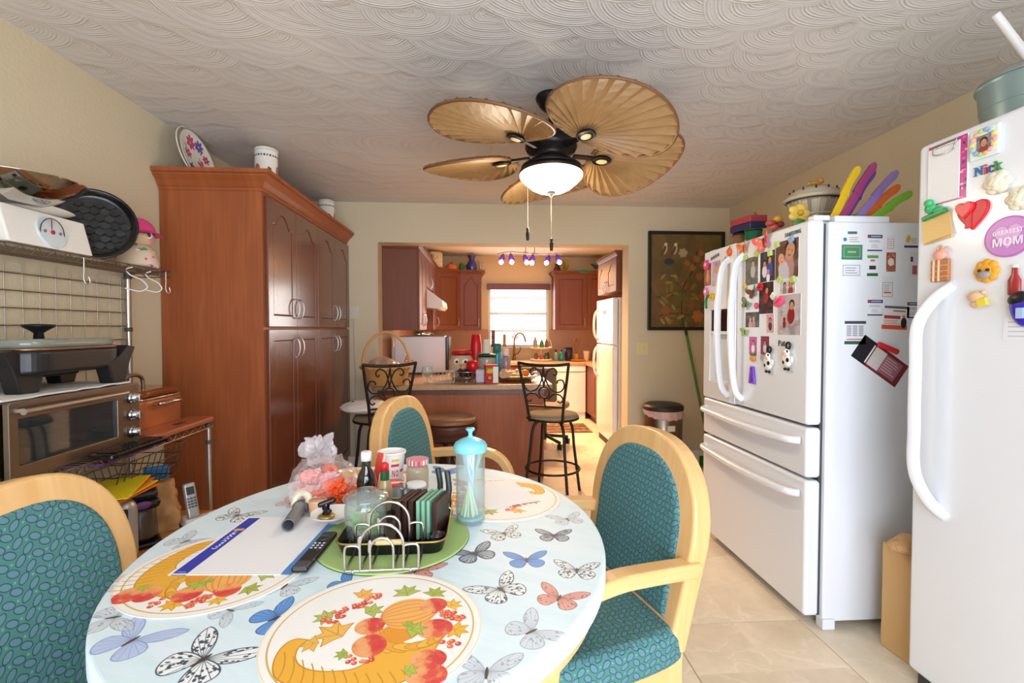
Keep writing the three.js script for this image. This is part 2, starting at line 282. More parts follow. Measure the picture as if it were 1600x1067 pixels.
function makeChair() {                                                // faces +z, origin under the seat centre
  const t = new THREE.Group();
  const tilt = new THREE.Matrix4().makeRotationX(-0.16), hinge = g => g.translate(0, -0.42, 0).applyMatrix4(tilt).translate(0, 0.42, -0.215);
  const o = archOutline(0.51, 0.44, 0.966, 0.25, 0.03); o.holes.push(archOutline(0.38, 0.52, 0.9, 0.19, 0.01));
  part(t, 'back_frame', uvm(hinge(T(ext(o, 0.034, 0.011, 10, 4), [0, 0, -0.017])), false), mMaple, null, null, null, 'arched light wooden frame');
  const cu = ext(archOutline(0.385, 0.515, 0.904, 0.19, 0.01), 0.024, 0.02, 12, 5);
  part(t, 'backrest', uvm(hinge(T(cu, [0, 0, -0.008]))), mFabric, null, null, null, 'teal fabric with dark oval rings');
  const ss = new THREE.Shape(); ss.moveTo(-0.2, -0.22); ss.lineTo(0.2, -0.22); ss.quadraticCurveTo(0.235, -0.2, 0.25, 0.2); ss.quadraticCurveTo(0.25, 0.255, 0.19, 0.262); ss.lineTo(-0.19, 0.262); ss.quadraticCurveTo(-0.25, 0.255, -0.25, 0.2); ss.quadraticCurveTo(-0.235, -0.2, -0.2, -0.22);
  const sg = ext(ss, 0.045, 0.03, 10, 6); sg.rotateX(PI / 2); sg.translate(0, 0.465, 0);
  part(t, 'seat', uvm(sg), mFabric);
  part(t, 'seat_rail', uvm(T(mg([BB(-0.225, 0.225, 0.34, 0.4, 0.18, 0.205), BB(-0.225, 0.225, 0.34, 0.4, -0.2, -0.175), BB(-0.235, -0.21, 0.34, 0.4, -0.19, 0.2), BB(0.21, 0.235, 0.34, 0.4, -0.19, 0.2)])), true), mMaple);
  for (const s of [-1, 1]) {
    part(t, 'arm', uvm(sweepRect([[s * 0.247, 0.655, -0.255], [s * 0.262, 0.668, -0.1], [s * 0.272, 0.672, 0.0], [s * 0.275, 0.65, 0.095], [s * 0.272, 0.59, 0.15], [s * 0.266, 0.49, 0.168], [s * 0.26, 0.3, 0.175], [s * 0.256, 0.0, 0.185]], 0.04, 0.05, 40), true), mMaple);
    part(t, 'leg', uvm(sweepRect([[s * 0.207, 0.52, -0.234], [s * 0.206, 0.4, -0.212], [s * 0.206, 0.2, -0.225], [s * 0.206, 0, -0.262]], 0.05, 0.05)), mMaple);
  }
  return t;
}
const chair0 = makeChair();
function placeChair(label, x, z, turn) { const c = chair0.clone(); c.name = numbered('dining_chair'); c.userData = { label, category: 'chair', group: 'teal dining chairs around the table' }; put(c, [x, 0, z], [0, turn, 0]); scene.add(c); }
placeChair('teal upholstered wooden armchair between the table and the white refrigerators', 0.245, -1.385, -PI / 2 + 0.27);
placeChair('teal upholstered wooden armchair beside the wire rack with the toaster oven', -0.66, -1.0, 1.5);
placeChair('teal upholstered wooden armchair at the table end by the leather stool', -0.09, -2.13, 1.28);
// ---------- table
{
  const t = thing('dining_table', 'oval dining table under a butterfly print cloth', 'table', [-0.242, 0, -1.241]);
  const e = (a, b) => { const g = ext(oval(a, b), 0.018, 0.006, 48); g.rotateX(-PI / 2); return g; };
  part(t, 'tabletop', uvm(T(e(0.525, 0.605), [0, 0.688, 0])), mMaple);
  part(t, 'pedestal', lathe([[0.0, 0.04], [0.07, 0.04], [0.075, 0.1], [0.05, 0.16], [0.06, 0.3], [0.085, 0.42], [0.06, 0.54], [0.075, 0.62], [0.2, 0.66], [0.2, 0.682], [0, 0.682]]), mMaple);
  for (let i = 0; i < 4; i++) { const a = i * PI / 2 + PI / 4; part(t, 'foot', T(sweepRect([[0.03, 0.12, 0], [0.15, 0.11, 0], [0.27, 0.05, 0], [0.35, 0.025, 0]], 0.05, 0.05), null, [0, a, 0]), mMaple); }
}
// ---------- ceiling fan with palm blades and lamp bowl
const FANROT = 62 * PI / -180, FANTILT = -0.2;
const FAN = [0.352, 2.44, -2.43];
{
  const mBronze = M(0x211c1a, 0.38, 0.5), mPalm = M(0xffffff, 0.5, 0, { map: woodTex(0xa38257, 0x8d6b44, 20, 0.8, 256) }), mRim = M(0x754f30, 0.5);
  const f = thing('ceiling_fan', 'dark bronze ceiling fan with five round palm-leaf blades and a lit bowl', 'ceiling fan', FAN); f.rotation.x = -0.045;
  part(f, 'canopy', lathe([[0, 0], [0.072, 0], [0.076, -0.012], [0.07, -0.03], [0.06, -0.036], [0.056, -0.055], [0.035, -0.075], [0.016, -0.085], [0, -0.085]]), mBronze);
  part(f, 'downrod', cyl(0.013, 0.013, 0.12, 16, [0, -0.13, 0]), mBronze);
  part(f, 'motor_housing', lathe([[0, -0.165], [0.03, -0.165], [0.045, -0.185], [0.09, -0.2], [0.125, -0.225], [0.13, -0.26], [0.12, -0.28], [0.085, -0.295], [0.08, -0.325], [0.13, -0.345], [0.15, -0.36], [0.148, -0.375], [0, -0.375]], 40), mBronze);
  // pleated palm blade, local: root at origin, leaf along +x, lying in xz
  const NB = 30, RS = 7, L = 0.47, Wd = 0.3, rim = [], pos = [], idx = [], uv = [], under = [];
  const edge = a => { // distance from the root to the leaf outline in direction a
    const c = Math.cos(a), s = Math.sin(a), ex = L / 2, cx = 0.205, A = c * c / (ex * ex) + s * s / (Wd * Wd), B = -2 * c * cx / (ex * ex), C = cx * cx / (ex * ex) - 1; return (-B + Math.sqrt(B * B - 4 * A * C)) / (2 * A);
  };
  const A0 = 2.3, pt = (i, r) => { const a = -A0 + 2 * A0 * i / (NB * 2), q = edge(a) * r, z = (i % 2 ? 1 : -1) * 0.011 * Math.min(1, r * 2.2) * (1 - 0.2 * r); const x = Math.cos(a) * q, zz = Math.sin(a) * q; return [x, z - 0.35 * (x - 0.2) * (x - 0.2) * 0.3 - zz * zz * 0.35, zz]; };
  for (let i = 0; i <= NB * 2; i++) { for (let k = 0; k <= RS; k++) { const p = pt(i, k / RS * 0.99 + 0.01); pos.push(...p); uv.push(p[2] * 1.0, p[0]); } rim.push(pt(i, 1).map((v, q) => q === 1 ? v + (i % 2 ? -0.0088 : 0.0088) : v)); }
  for (let i = 0; i < NB * 2; i++) for (let k = 0; k < RS; k++) { const a = i * (RS + 1) + k, b = a + 1, c = a + RS + 1, d = c + 1; idx.push(a, b, c, b, d, c); }
  let leaf = new THREE.BufferGeometry(); leaf.setAttribute('position', new THREE.Float32BufferAttribute(pos, 3)); leaf.setAttribute('uv', new THREE.Float32BufferAttribute(uv, 2)); leaf.setIndex(idx); leaf = leaf.toNonIndexed(); leaf.computeVertexNormals();
  const top = leaf.clone(); { const p = top.attributes.position; for (let i = 0; i < p.count; i += 3) { p.setY(i, p.getY(i) + 0.004); p.setY(i + 1, p.getY(i + 1) + 0.004); p.setY(i + 2, p.getY(i + 2) + 0.004); } }
  const leafG = mg([leaf, top]);
  rim.push([0.02, 0, 0.03]); rim.unshift([0.02, 0, -0.03]);
  const rimG = tube(rim, 0.0068, 140, false, 8);
  const med = mg([T(sph(0.05, [1, 0.22, 0.72]), [0.035, -0.012, 0]), T(tor(0.047, 0.006, null, [PI / 2, 0, 0], 8, 28), [0.035, -0.017, 0], null, [1, 1, 0.72])]);
  const inset = T(sph(0.03, [1, 0.15, 0.65]), [0.035, -0.024, 0]);
  for (let i = 0; i < 5; i++) {
    const a = FANROT + i * 2 * PI / 5, b = new THREE.Group();
    const m = mesh('blade', leafG, mPalm); m.position.set(Math.cos(a) * 0.235, -0.285, -Math.sin(a) * 0.235); m.rotation.set(0, a, 0); m.rotateX(FANTILT); f.add(m);
    part(m, 'blade_rim', rimG, mRim); part(m, 'blade_bracket', mg([med.clone(), T(bx(0.12, 0.012, 0.03, 0.004), [-0.06, -0.008, 0])]), mBronze);
    part(m, 'bracket_inset', inset, M(0xb8a878, 0.5));
  }
  part(f, 'lamp_fitter', lathe([[0, -0.37], [0.135, -0.37], [0.155, -0.378], [0.16, -0.39], [0.15, -0.397], [0, -0.397]], 40), mBronze);
  const mBowl = M(0xfff6e2, 0.4, 0, { emissive: 0xfff3d8, emissiveIntensity: 1.5 });
  part(f, 'lamp_bowl', lathe([[0.142, -0.394], [0.158, -0.397], [0.156, -0.41], [0.14, -0.428], [0.122, -0.442], [0.105, -0.458], [0.075, -0.474], [0.04, -0.482], [0.0, -0.484]], 48), mBowl, null, null, null, 'glowing frosted glass bowl');
  part(f, 'finial', lathe([[0, -0.48], [0.02, -0.482], [0.022, -0.488], [0.01, -0.494], [0.008, -0.505], [0, -0.508]], 20), mBronze);
  for (const [x, z, l] of [[-0.12, 0.02, 0.275], [0.0, 0.0, 0.215]]) {
    const y0 = x < -0.05 ? -0.4 : -0.505; const ch = part(f, 'pull_chain', rod([x, y0, z], [x, y0 - l, z], 0.0011, 6), M(0xb8b0a0, 0.4, 0.6));
    part(ch, 'pull_handle', T(lathe([[0, 0], [0.007, 0], [0.0095, -0.035], [0.005, -0.045], [0.0085, -0.055], [0.004, -0.063], [0, -0.063]].map(([r, y]) => [r, -0.063 - y])), [x, y0 - l + 0.008, z]), mBronze);
  }
  const pl = new THREE.PointLight(0xfff0d6, 1.6, 0, 2); pl.position.set(FAN[0], FAN[1] - 0.55, FAN[2]); pl.castShadow = true; pl.shadow.radius = 6; scene.add(pl);
}
// ---------- iron bar stools
function barStool(label, x, z, turn, cushion) {                        // faces +z
  const t = thing('bar_stool', label, 'bar stool', [x, 0, z], turn, 'iron bar stools at the peninsula');
  const mSeat = M(0x84735c, 0.85), sy = 0.6;
  part(t, 'seat', lathe([[0, 0.035], [0.15, 0.04], [0.185, 0.032], [0.2, 0.012], [0.195, 0], [0, 0]], 36), mSeat, [0, sy, 0], null, null, 'brown suede round cushion');
  part(t, 'seat_ring', tor(0.192, 0.011, [0, sy, 0], [PI / 2, 0, 0]), mIron);
  for (let i = 0; i < 4; i++) { const a = PI / 4 + i * PI / 2, c = Math.cos(a), s = Math.sin(a); part(t, 'leg', tube([[c * 0.06, sy - 0.018, s * 0.06], [c * 0.13, sy - 0.025, s * 0.13], [c * 0.165, sy - 0.07, s * 0.165], [c * 0.19, sy - 0.25, s * 0.19], [c * 0.24, 0, s * 0.24]], 0.0115, 30), mIron); }
  part(t, 'foot_ring', tor(0.205, 0.009, [0, 0.21, 0], [PI / 2, 0, 0], 8, 40), mIron);
  const zb = -0.185, top = 0.43, post = s => [[s * 0.125, sy - 0.01, zb + 0.02], [s * 0.14, sy + 0.12, zb - 0.005], [s * 0.17, sy + 0.3, zb - 0.03], [s * 0.19, sy + top, zb - 0.05]];
  const zz = y => zb - 0.05 * (y - sy) / top;
  for (const s of [-1, 1]) part(t, 'back_post', tube(post(s), 0.0105, 20), mIron);
  part(t, 'top_rail', tube([[-0.195, sy + top, zb - 0.05], [-0.1, sy + top - 0.012, zb - 0.055], [0, sy + top - 0.015, zb - 0.056], [0.1, sy + top - 0.012, zb - 0.055], [0.195, sy + top, zb - 0.05]], 0.0115, 20), mIron);
  part(t, 'lower_rail', rod([-0.14, sy + 0.11, zb - 0.003], [0.14, sy + 0.11, zb - 0.003], 0.007), mIron);
  const spiral = (cx, cy, R, a0, a1, k = 0.35) => { const p = []; for (let i = 0; i <= 14; i++) { const f = i / 14, a = a0 + (a1 - a0) * f, r = R * (1 - (1 - k) * f); p.push([cx + Math.cos(a) * r, sy + cy + Math.sin(a) * r, zz(sy + cy)]); } return p; };
  const curl = pts => part(t, 'scroll', tube(pts, 0.0058, 40, false, 6), mIron);
  for (const s of [-1, 1]) {
    const mir = p => p.map(([a, b, c]) => [a * s, b, c]);
    curl(mir([[0.0, sy + 0.255, zz(sy + 0.25)], [0.012, sy + 0.32, zz(sy + 0.3)], [0.035, sy + 0.375, zz(sy + 0.37)], [0.075, sy + 0.395, zz(sy + 0.39)], [0.1, sy + 0.37, zz(sy + 0.37)], [0.09, sy + 0.342, zz(sy + 0.34)], [0.072, sy + 0.352, zz(sy + 0.34)]]));
    curl(mir([[0.0, sy + 0.4, zz(sy + 0.4)], [0.015, sy + 0.31, zz(sy + 0.3)], [0.06, sy + 0.235, zz(sy + 0.24)], [0.12, sy + 0.225, zz(sy + 0.24)], [0.152, sy + 0.265, zz(sy + 0.26)], [0.14, sy + 0.31, zz(sy + 0.3)], [0.105, sy + 0.305, zz(sy + 0.3)], [0.1, sy + 0.285, zz(sy + 0.28)]]));
    curl(mir([[0.03, sy + 0.17, zz(sy + 0.17)], [0.075, sy + 0.205, zz(sy + 0.2)], [0.12, sy + 0.2, zz(sy + 0.2)], [0.14, sy + 0.17, zz(sy + 0.17)], [0.12, sy + 0.145, zz(sy + 0.15)], [0.1, sy + 0.155, zz(sy + 0.15)]]));
  }
  part(t, 'scroll', tor(0.04, 0.0055, [0, sy + 0.215, zz(sy + 0.21)]), mIron);
  part(t, 'scroll', rod([0, sy + 0.11, zb - 0.003], [0, sy + 0.175, zz(sy + 0.17)], 0.006), mIron);
  if (cushion) {
    const g = new THREE.SphereGeometry(0.19, 48, 24), p = g.attributes.position; for (let i = 0; i < p.count; i++) { const k = 1 + 0.06 * (hash(i * 7, 3) - 0.5); p.setXYZ(i, p.getX(i) * k * 0.95, p.getY(i) * 0.2 * (k + 0.35 * hash(i, 1)), p.getZ(i) * k); } g.computeVertexNormals();
    solo('seat_cushion', 'white fluffy cushion lying on the bar stool by the pantry', 'cushion', g, M(0xeeeae6, 0.95), [x - 0.12, sy + 0.09, z - 0.04]);
  }
  return t;
}
barStool('iron scroll-back bar stool with brown seat in front of the dishwasher', 0.55, -3.66, PI - 0.45);
barStool('iron scroll-back bar stool with a white fluffy cushion beside the pantry', -0.75, -3.66, PI + 0.5, true);
{ // round leather stool
  const t = thing('leather_stool', 'round brown leather stool without back under the peninsula counter', 'stool', [-0.235, 0, -3.62]);
  const l = M(0x4a251a, 0.32), l2 = M(0x7a5138, 0.4);
  part(t, 'seat', lathe([[0, 0.63], [0.17, 0.628], [0.2, 0.615], [0.212, 0.595], [0.2, 0.58], [0, 0.58]], 40), l2, null, null, null, 'tan brown leather top');
  part(t, 'seat_band', lathe([[0, 0.58], [0.205, 0.585], [0.218, 0.57], [0.21, 0.55], [0.216, 0.54], [0.21, 0.52], [0.195, 0.505], [0.2, 0.495], [0.19, 0.47], [0.15, 0.45], [0, 0.45]], 40), l);
  part(t, 'column', lathe([[0, 0.46], [0.05, 0.46], [0.045, 0.2], [0.08, 0.1], [0.09, 0.06], [0, 0.06]], 24), l);
  for (let i = 0; i < 4; i++) part(t, 'leg', T(sweepRect([[0.03, 0.4, 0], [0.12, 0.3, 0], [0.17, 0.15, 0], [0.22, 0.015, 0]], 0.04, 0.03), null, [0, i * PI / 2 + 0.5, 0]), l);
}
// ---------- waste bin, picture, switch plates, broom
{
  const t = thing('waste_bin', 'round steel pedal bin with black lid by the cream wall', 'bin', [1.675, 0, -4.33], -0.3);
  part(t, 'body', lathe([[0, 0.02], [0.165, 0.02], [0.168, 0.03], [0.172, 0.53], [0, 0.53]], 40), M(0x8f867e, 0.28, 1));
  part(t, 'base', lathe([[0, 0], [0.172, 0], [0.174, 0.03], [0.168, 0.035], [0, 0.035]], 40), mBlack);
  part(t, 'lid', lathe([[0.176, 0.535], [0.182, 0.55], [0.18, 0.575], [0.15, 0.592], [0, 0.598]], 40), M(0x241f1d, 0.5));
  const bag = []; for (let i = 0; i <= 48; i++) { const a = i / 48 * PI * 1.15 - 0.6, w = 0.5 + 0.5 * Math.sin(i * 1.3); bag.push([Math.cos(a), Math.sin(a), w]); }
  const pos = [], id = []; bag.forEach(([c, s, w], i) => { const d = 0.025 + 0.045 * Math.sin(i / 48 * PI); pos.push(c * 0.176, 0.537, s * 0.176, c * (0.178 + 0.009 * w), 0.537 - d * 0.6, s * (0.178 + 0.009 * w), c * 0.176, 0.537 - d - 0.01 * w, s * 0.176); if (i < 48) { const k = i * 3; id.push(k, k + 3, k + 1, k + 1, k + 3, k + 4, k + 1, k + 4, k + 2, k + 2, k + 4, k + 5); } });
  const bg = new THREE.BufferGeometry(); bg.setAttribute('position', new THREE.Float32BufferAttribute(pos, 3)); bg.setIndex(id); bg.computeVertexNormals();
  part(t, 'bin_liner', bg, M(0xe3c6c6, 0.4, 0, { transmission: 0.3, thickness: 0, side: THREE.DoubleSide }), null, null, null, 'pinkish plastic bag edge');
  const lab = bx(0.07, 0.05, 0.002, 0); part(t, 'sticker', lab, M(0xd9d6c8, 0.6), [0.06, 0.39, 0.162], [0, 0.35, 0]);
  part(t, 'pedal', BB(-0.03, 0.03, 0.01, 0.025, 0.16, 0.21), mBlack);
}
{
  const w = 0.745, h = 0.94, t = thing('framed_painting', 'dark framed painting of birds and flowers on the wall', 'painting', [1.97, 1.735, -4.53]);
  const fr = rrect(w, h, 0.002); fr.holes.push(rrect(w - 0.05, h - 0.05, 0.002));
  part(t, 'frame', ext(fr, 0.022, 0.003), M(0x1b1412, 0.35), [0, 0, -0.015]);
  part(t, 'canvas', bx(w - 0.04, h - 0.04, 0.008, 0), printMat(512, 640, (c, W, H) => {
    c.fillStyle = '#5c4a24'; c.fillRect(0, 0, W, H);
    for (let i = 0; i < 240; i++) { c.globalAlpha = 0.12; c.fillStyle = ['#7d6a34', '#9a7434', '#4c4a22', '#a8602c', '#6a6028'][i % 5]; c.beginPath(); c.ellipse(rnd() * W, rnd() * H, rr(20, 90), rr(14, 60), rnd() * 3, 0, 7); c.fill(); }
    c.globalAlpha = 0.9; c.strokeStyle = '#241d0e'; c.lineWidth = 7; c.beginPath(); c.moveTo(240, 640); c.quadraticCurveTo(200, 420, 250, 330); c.quadraticCurveTo(330, 230, 330, 120); c.stroke(); c.lineWidth = 5; c.beginPath(); c.moveTo(60, 560); c.quadraticCurveTo(200, 520, 300, 560); c.quadraticCurveTo(420, 500, 470, 380); c.moveTo(40, 430); c.quadraticCurveTo(180, 440, 330, 340); c.stroke();
    const leaf = (x, y, a, l, col) => { c.save(); c.translate(x, y); c.rotate(a); c.fillStyle = col; c.beginPath(); c.ellipse(l / 2, 0, l / 2, l / 6, 0, 0, 7); c.fill(); c.restore(); };
    for (let i = 0; i < 60; i++) leaf(rr(80, 470), rr(250, 620), rnd() * 6, rr(30, 70), ['#5f6226', '#86722e', '#4a5424', '#a08a44'][i % 4]);
    const flo = (x, y, r, col) => { for (let k = 0; k < 7; k++) { c.fillStyle = col; c.beginPath(); c.ellipse(x + Math.cos(k) * r * 0.5, y + Math.sin(k) * r * 0.5, r * 0.5, r * 0.35, k, 0, 7); c.fill(); } };
    for (const [x, y, r] of [[330, 170, 28], [380, 210, 30], [300, 230, 26], [400, 270, 24], [350, 290, 30], [260, 200, 22], [360, 130, 22]]) flo(x, y, r, '#9a6430');
    flo(390, 420, 46, '#9c5030'); flo(340, 560, 44, '#b06a34'); flo(110, 520, 34, '#985436');
    const bird = (x, y, s) => { c.fillStyle = '#cbb894'; c.beginPath(); c.ellipse(x, y, 18 * s, 34 * s, 0.3, 0, 7); c.fill(); c.fillStyle = '#5b3a24'; c.beginPath(); c.ellipse(x - 8 * s, y + 6, 12 * s, 38 * s, 0.4, 0, 7); c.fill(); c.fillStyle = '#d9cba6'; c.beginPath(); c.arc(x + 8 * s, y - 36 * s, 12 * s, 0, 7); c.fill(); };
    bird(100, 110, 1); bird(170, 110, 1); c.fillStyle = '#28303f'; c.beginPath(); c.ellipse(130, 190, 34, 22, 0, 0, 7); c.fill(); flo(230, 130, 34, '#b39a72');
  }, 0.5), [0, 0, -0.004]);
  for (const [n, x, y, lab, toggles] of [['light_switch', 1.545, 1.087, 'cream double light switch plate beside the kitchen opening', 2], ['wall_outlet', -1.165, 1.425, 'pale outlet plate between pantry and kitchen opening', 1]]) {
    const s = thing(n, lab, n === 'wall_outlet' ? 'outlet' : 'light switch', [x, y, -4.55]), m = n === 'wall_outlet' ? M(0xcfc9bd, 0.4) : M(0xd9cf9c, 0.4);
    part(s, 'plate', bx(n === 'wall_outlet' ? 0.08 : 0.118, 0.12, 0.007, 0.003), m, [0, 0, 0.004]);
    for (let i = 0; i < toggles; i++) part(s, 'toggle', mg([bx(0.012, 0.026, 0.012, 0.002), T(bx(0.03, 0.065, 0.003, 0.001), [0, 0, -0.004])]), m, [toggles > 1 ? (i - 0.5) * 0.046 : 0, 0, 0.012]);
  }
  solo('power_cord', 'thin grey cord hanging down from the pale outlet plate', 'cord', tube([[-1.165, 1.37, -4.535], [-1.167, 1.2, -4.536], [-1.155, 0.8, -4.54], [-1.165, 0.4, -4.54], [-1.15, 0.02, -4.53]], 0.004, 30), M(0xb8b3a8, 0.6));
  const b = thing('broom', 'green broom handle leaning on the wall beside the white refrigerator', 'broom', [0, 0, 0]);
  part(b, 'handle', rod([2.13, 0.05, -4.3], [1.965, 1.215, -4.5], 0.0125, 12), M(0x3c7d2c, 0.35)); part(b, 'grip', rod([1.965, 1.215, -4.5], [1.957, 1.27, -4.511], 0.0135, 12), M(0x1c1c1a, 0.5));
  part(b, 'brush', mg([BB(2.02, 2.26, 0.06, 0.1, -4.33, -4.28), BB(2.02, 2.26, 0.0, 0.06, -4.325, -4.285)]), M(0x2f6a28, 0.8));
}
// ================= kitchen =================
const mLam = M(0xd6b690, 0.35, 0, { map: dataTex(256, 256, (x, y) => { const n = fbm(x / 9, y / 9, 28, 3), k = hash(x, y) > 0.9 ? 30 : 0; return [236 - n * 40 - k, 226 - n * 44 - k, 214 - n * 50 - k]; }, true, [4, 4]) });
const mAppl = M(0xe9e7e4, 0.3, 0, { clearcoat: 0.4, clearcoatRoughness: 0.15 });
{ // peninsula
  const p = thing('peninsula_cabinet', 'reddish wooden peninsula base below the laminate counter', 'cabinet', [-0.86, 0, -4.1]);
  part(p, 'body', uvm(BB(0, 1.4, 0, 0.765, -0.6, 0, 0.002)), mCherry);
  part(p, 'top_rail', uvm(BB(0, 1.4, 0.72, 0.766, 0, 0.012, 0.002)), mCherryDark);
  const c = rrect(1.5, 0.76, 0.03); solo('peninsula_worktop', 'beige laminate peninsula worktop crowded with jars and fruit', 'worktop', uvm(T(ext(c, 0.036, 0.002), [-0.145, 0.806, -4.41], [PI / 2, 0, 0])), mLam);
}
{ // base cabinets along the other sides
  const l = thing('base_cabinet', 'wooden base cabinet under the microwave and the hood', 'cabinet', [-0.95, 0, -4.83]);
  part(l, 'body', uvm(BB(0, 0.6, 0.1, 0.765, -2.45, 0, 0.002)), mKCherry); part(l, 'toe_kick', BB(0.02, 0.54, 0, 0.1, -2.44, 0, 0), mKCherry);
  for (let i = 0; i < 4; i++) put(cabinetDoor(l, 0.44, 0.62, 0.05, mKCherry, [0.04, 0.53]), [0.601, 0.12, -0.04 - i * 0.45], [0, PI / 2, 0]);
  const b = thing('base_cabinet', 'wooden sink base cabinet below the kitchen window', 'cabinet', [-0.345, 0, -6.72]);
  part(b, 'body', uvm(BB(0, 1.215, 0.1, 0.765, -0.57, 0, 0.002)), mKCherry); part(b, 'toe_kick', BB(0, 1.215, 0, 0.1, -0.56, -0.06, 0), mKCherry);
  for (let i = 0; i < 3; i++) put(cabinetDoor(b, 0.39, 0.62, 0.05, mKCherry, [i % 2 ? 0.04 : 0.35, 0.53]), [0.015 + i * 0.4, 0.12, 0.001]);
  const r = thing('base_cabinet', 'wooden base cabinet between dishwasher and small refrigerator', 'cabinet', [1.49, 0, -5.72]);
  part(r, 'body', uvm(BB(0, 0.6, 0.1, 0.765, -1.57, 0, 0.002)), mKCherry); part(r, 'toe_kick', BB(0.06, 0.6, 0, 0.1, -1.56, -0.005, 0), mKCherry);
  put(cabinetDoor(r, 0.42, 0.62, 0.05, mKCherry, null), [-0.001, 0.12, -0.5], [0, -PI / 2, 0]);
  const d = thing('dishwasher', 'white dishwasher front under the beige kitchen worktop', 'dishwasher', [1.18, 0, -6.72]);
  part(d, 'body', BB(-0.3, 0.3, 0.1, 0.765, -0.56, 0, 0.003), mAppl); part(d, 'door', BB(-0.295, 0.295, 0.1, 0.67, 0, 0.022, 0.008), mAppl);
  part(d, 'control_panel', mg([BB(-0.295, 0.295, 0.68, 0.765, 0, 0.026, 0.008), BB(-0.26, 0.26, 0.675, 0.69, 0.02, 0.034, 0.006)]), mAppl); part(d, 'kick_plate', BB(-0.295, 0.295, 0.0, 0.095, -0.02, 0, 0.003), mAppl);
  const w = poly([[-0.95, -4.83], [-0.33, -4.83], [-0.33, -6.68], [1.46, -6.68], [1.46, -5.7], [2.1, -5.7], [2.1, -7.29], [-0.95, -7.29]].map(([a, z]) => [a, z]));
  const g = ext(w, 0.036, 0.002); g.rotateX(PI / 2); g.translate(0, 0.806, 0);
  solo('kitchen_worktop', 'beige laminate worktop running below the kitchen window and cabinets', 'worktop', uvm(g), mLam);
  const f = thing('faucet', 'bronze gooseneck faucet in front of the kitchen window', 'faucet', [0.5, 0.808, -7.22]), mBr = M(0x8a6a48, 0.25, 0.9);
  part(f, 'spout', tube([[0, 0, 0], [0, 0.2, 0], [0.01, 0.33, 0.02], [0.06, 0.4, 0.07], [0.12, 0.385, 0.13], [0.15, 0.31, 0.16], [0.155, 0.27, 0.165]], 0.014, 40), mBr); part(f, 'base', lathe([[0, 0], [0.03, 0], [0.028, 0.02], [0.02, 0.05], [0.018, 0.1], [0, 0.1]]), mBr); part(f, 'lever', tube([[0.02, 0.08, 0], [0.06, 0.1, 0.01], [0.09, 0.15, 0.02], [0.1, 0.19, 0.02]], 0.008), mBr);
}
// hanging cabinets
function wallCab(label, p, w, h, d, turn, doors, opts = {}) {            // local: x along width, front at z = 0, body behind
  const t = thing('wall_cabinet', label, 'cabinet', p, turn, 'hanging kitchen cabinets');
  part(t, 'body', uvm(BB(0, w, 0, h, -d, 0, 0.002)), mKCherry);
  const dw = w / doors; for (let i = 0; i < doors; i++) put(cabinetDoor(t, dw - 0.006, h - 0.012, opts.arch ?? 0.07, opts.mat ?? mKCherry, opts.handle === false ? null : [i % 2 ? 0.035 : dw - 0.045, opts.hy ?? 0.1]), [i * dw + 0.003, 0.006, 0.001]);
  if (opts.crown) part(t, 'crown_moulding', moulding(opts.crown, crownProfile(0.07, 0.05), h - 0.02), mKCherry);
  return t;
}
wallCab('wooden hanging cabinet whose side panel shows at the kitchen opening', [-0.615, 1.262, -4.77], 0.62, 0.8, 0.335, PI / 2, 2, { crown: [[0, -0.335], [0, 0], [0.62, 0]] });
wallCab('short wooden cabinet above the white range hood', [-0.615, 1.74, -5.395], 0.74, 0.322, 0.335, PI / 2, 2, { arch: 0.05, hy: 0.06, crown: [[0, 0], [0.74, 0]] });
wallCab('narrow wooden hanging cabinet behind the white range hood', [-0.615, 1.262, -6.14], 0.5, 0.8, 0.335, PI / 2, 1, { crown: [[0, 0], [0.5, 0]] });
{
  const a = Math.atan2(0.31, 0.315), L = Math.hypot(0.31, 0.315);
  const t = thing('wall_cabinet', 'diagonal corner hanging cabinet with a plain wooden door', 'cabinet', [-0.615, 1.262, -6.645], 0.785, 'hanging kitchen cabinets');
  const s = poly([[0, 0], [L, 0], [L - 0.23, 0.24], [0.2, 0.24]]), g = ext(s, 0.8, 0); g.rotateX(-PI / 2); part(t, 'body', uvm(g), mKCherry);
  put(cabinetDoor(t, L - 0.01, 0.788, 0, mKCherry, [L - 0.06, 0.1]), [0.005, 0.006, 0.001]); part(t, 'crown_moulding', moulding([[0, 0], [L, 0]], crownProfile(0.07, 0.05), 0.78), mKCherry);
}
wallCab('small arched wooden hanging cabinet beside the kitchen window', [-0.296, 1.262, -6.965], 0.31, 0.8, 0.33, 0, 1, { crown: [[0, 0], [0.31, 0], [0.31, -0.33]], arch: 0.1 });
wallCab('wooden hanging cabinet with sunlit side past the kitchen window', [1.075, 1.262, -6.965], 0.47, 0.8, 0.33, 0, 1, { crown: [[0, -0.33], [0, 0], [0.47, 0]], arch: 0 });
wallCab('wooden hanging cabinet next to the small refrigerator', [1.547, 1.262, -6.965], 0.45, 0.8, 0.33, 0, 1, { crown: [[0, 0], [0.45, 0]], arch: 0 });
wallCab('short arched cabinet hanging over the small refrigerator', [1.40, 1.66, -5.62], 0.76, 0.36, 0.69, -PI / 2, 2, { arch: 0.07, hy: 0.06, crown: [[0, 0], [0.76, 0], [0.76, -0.69]] });
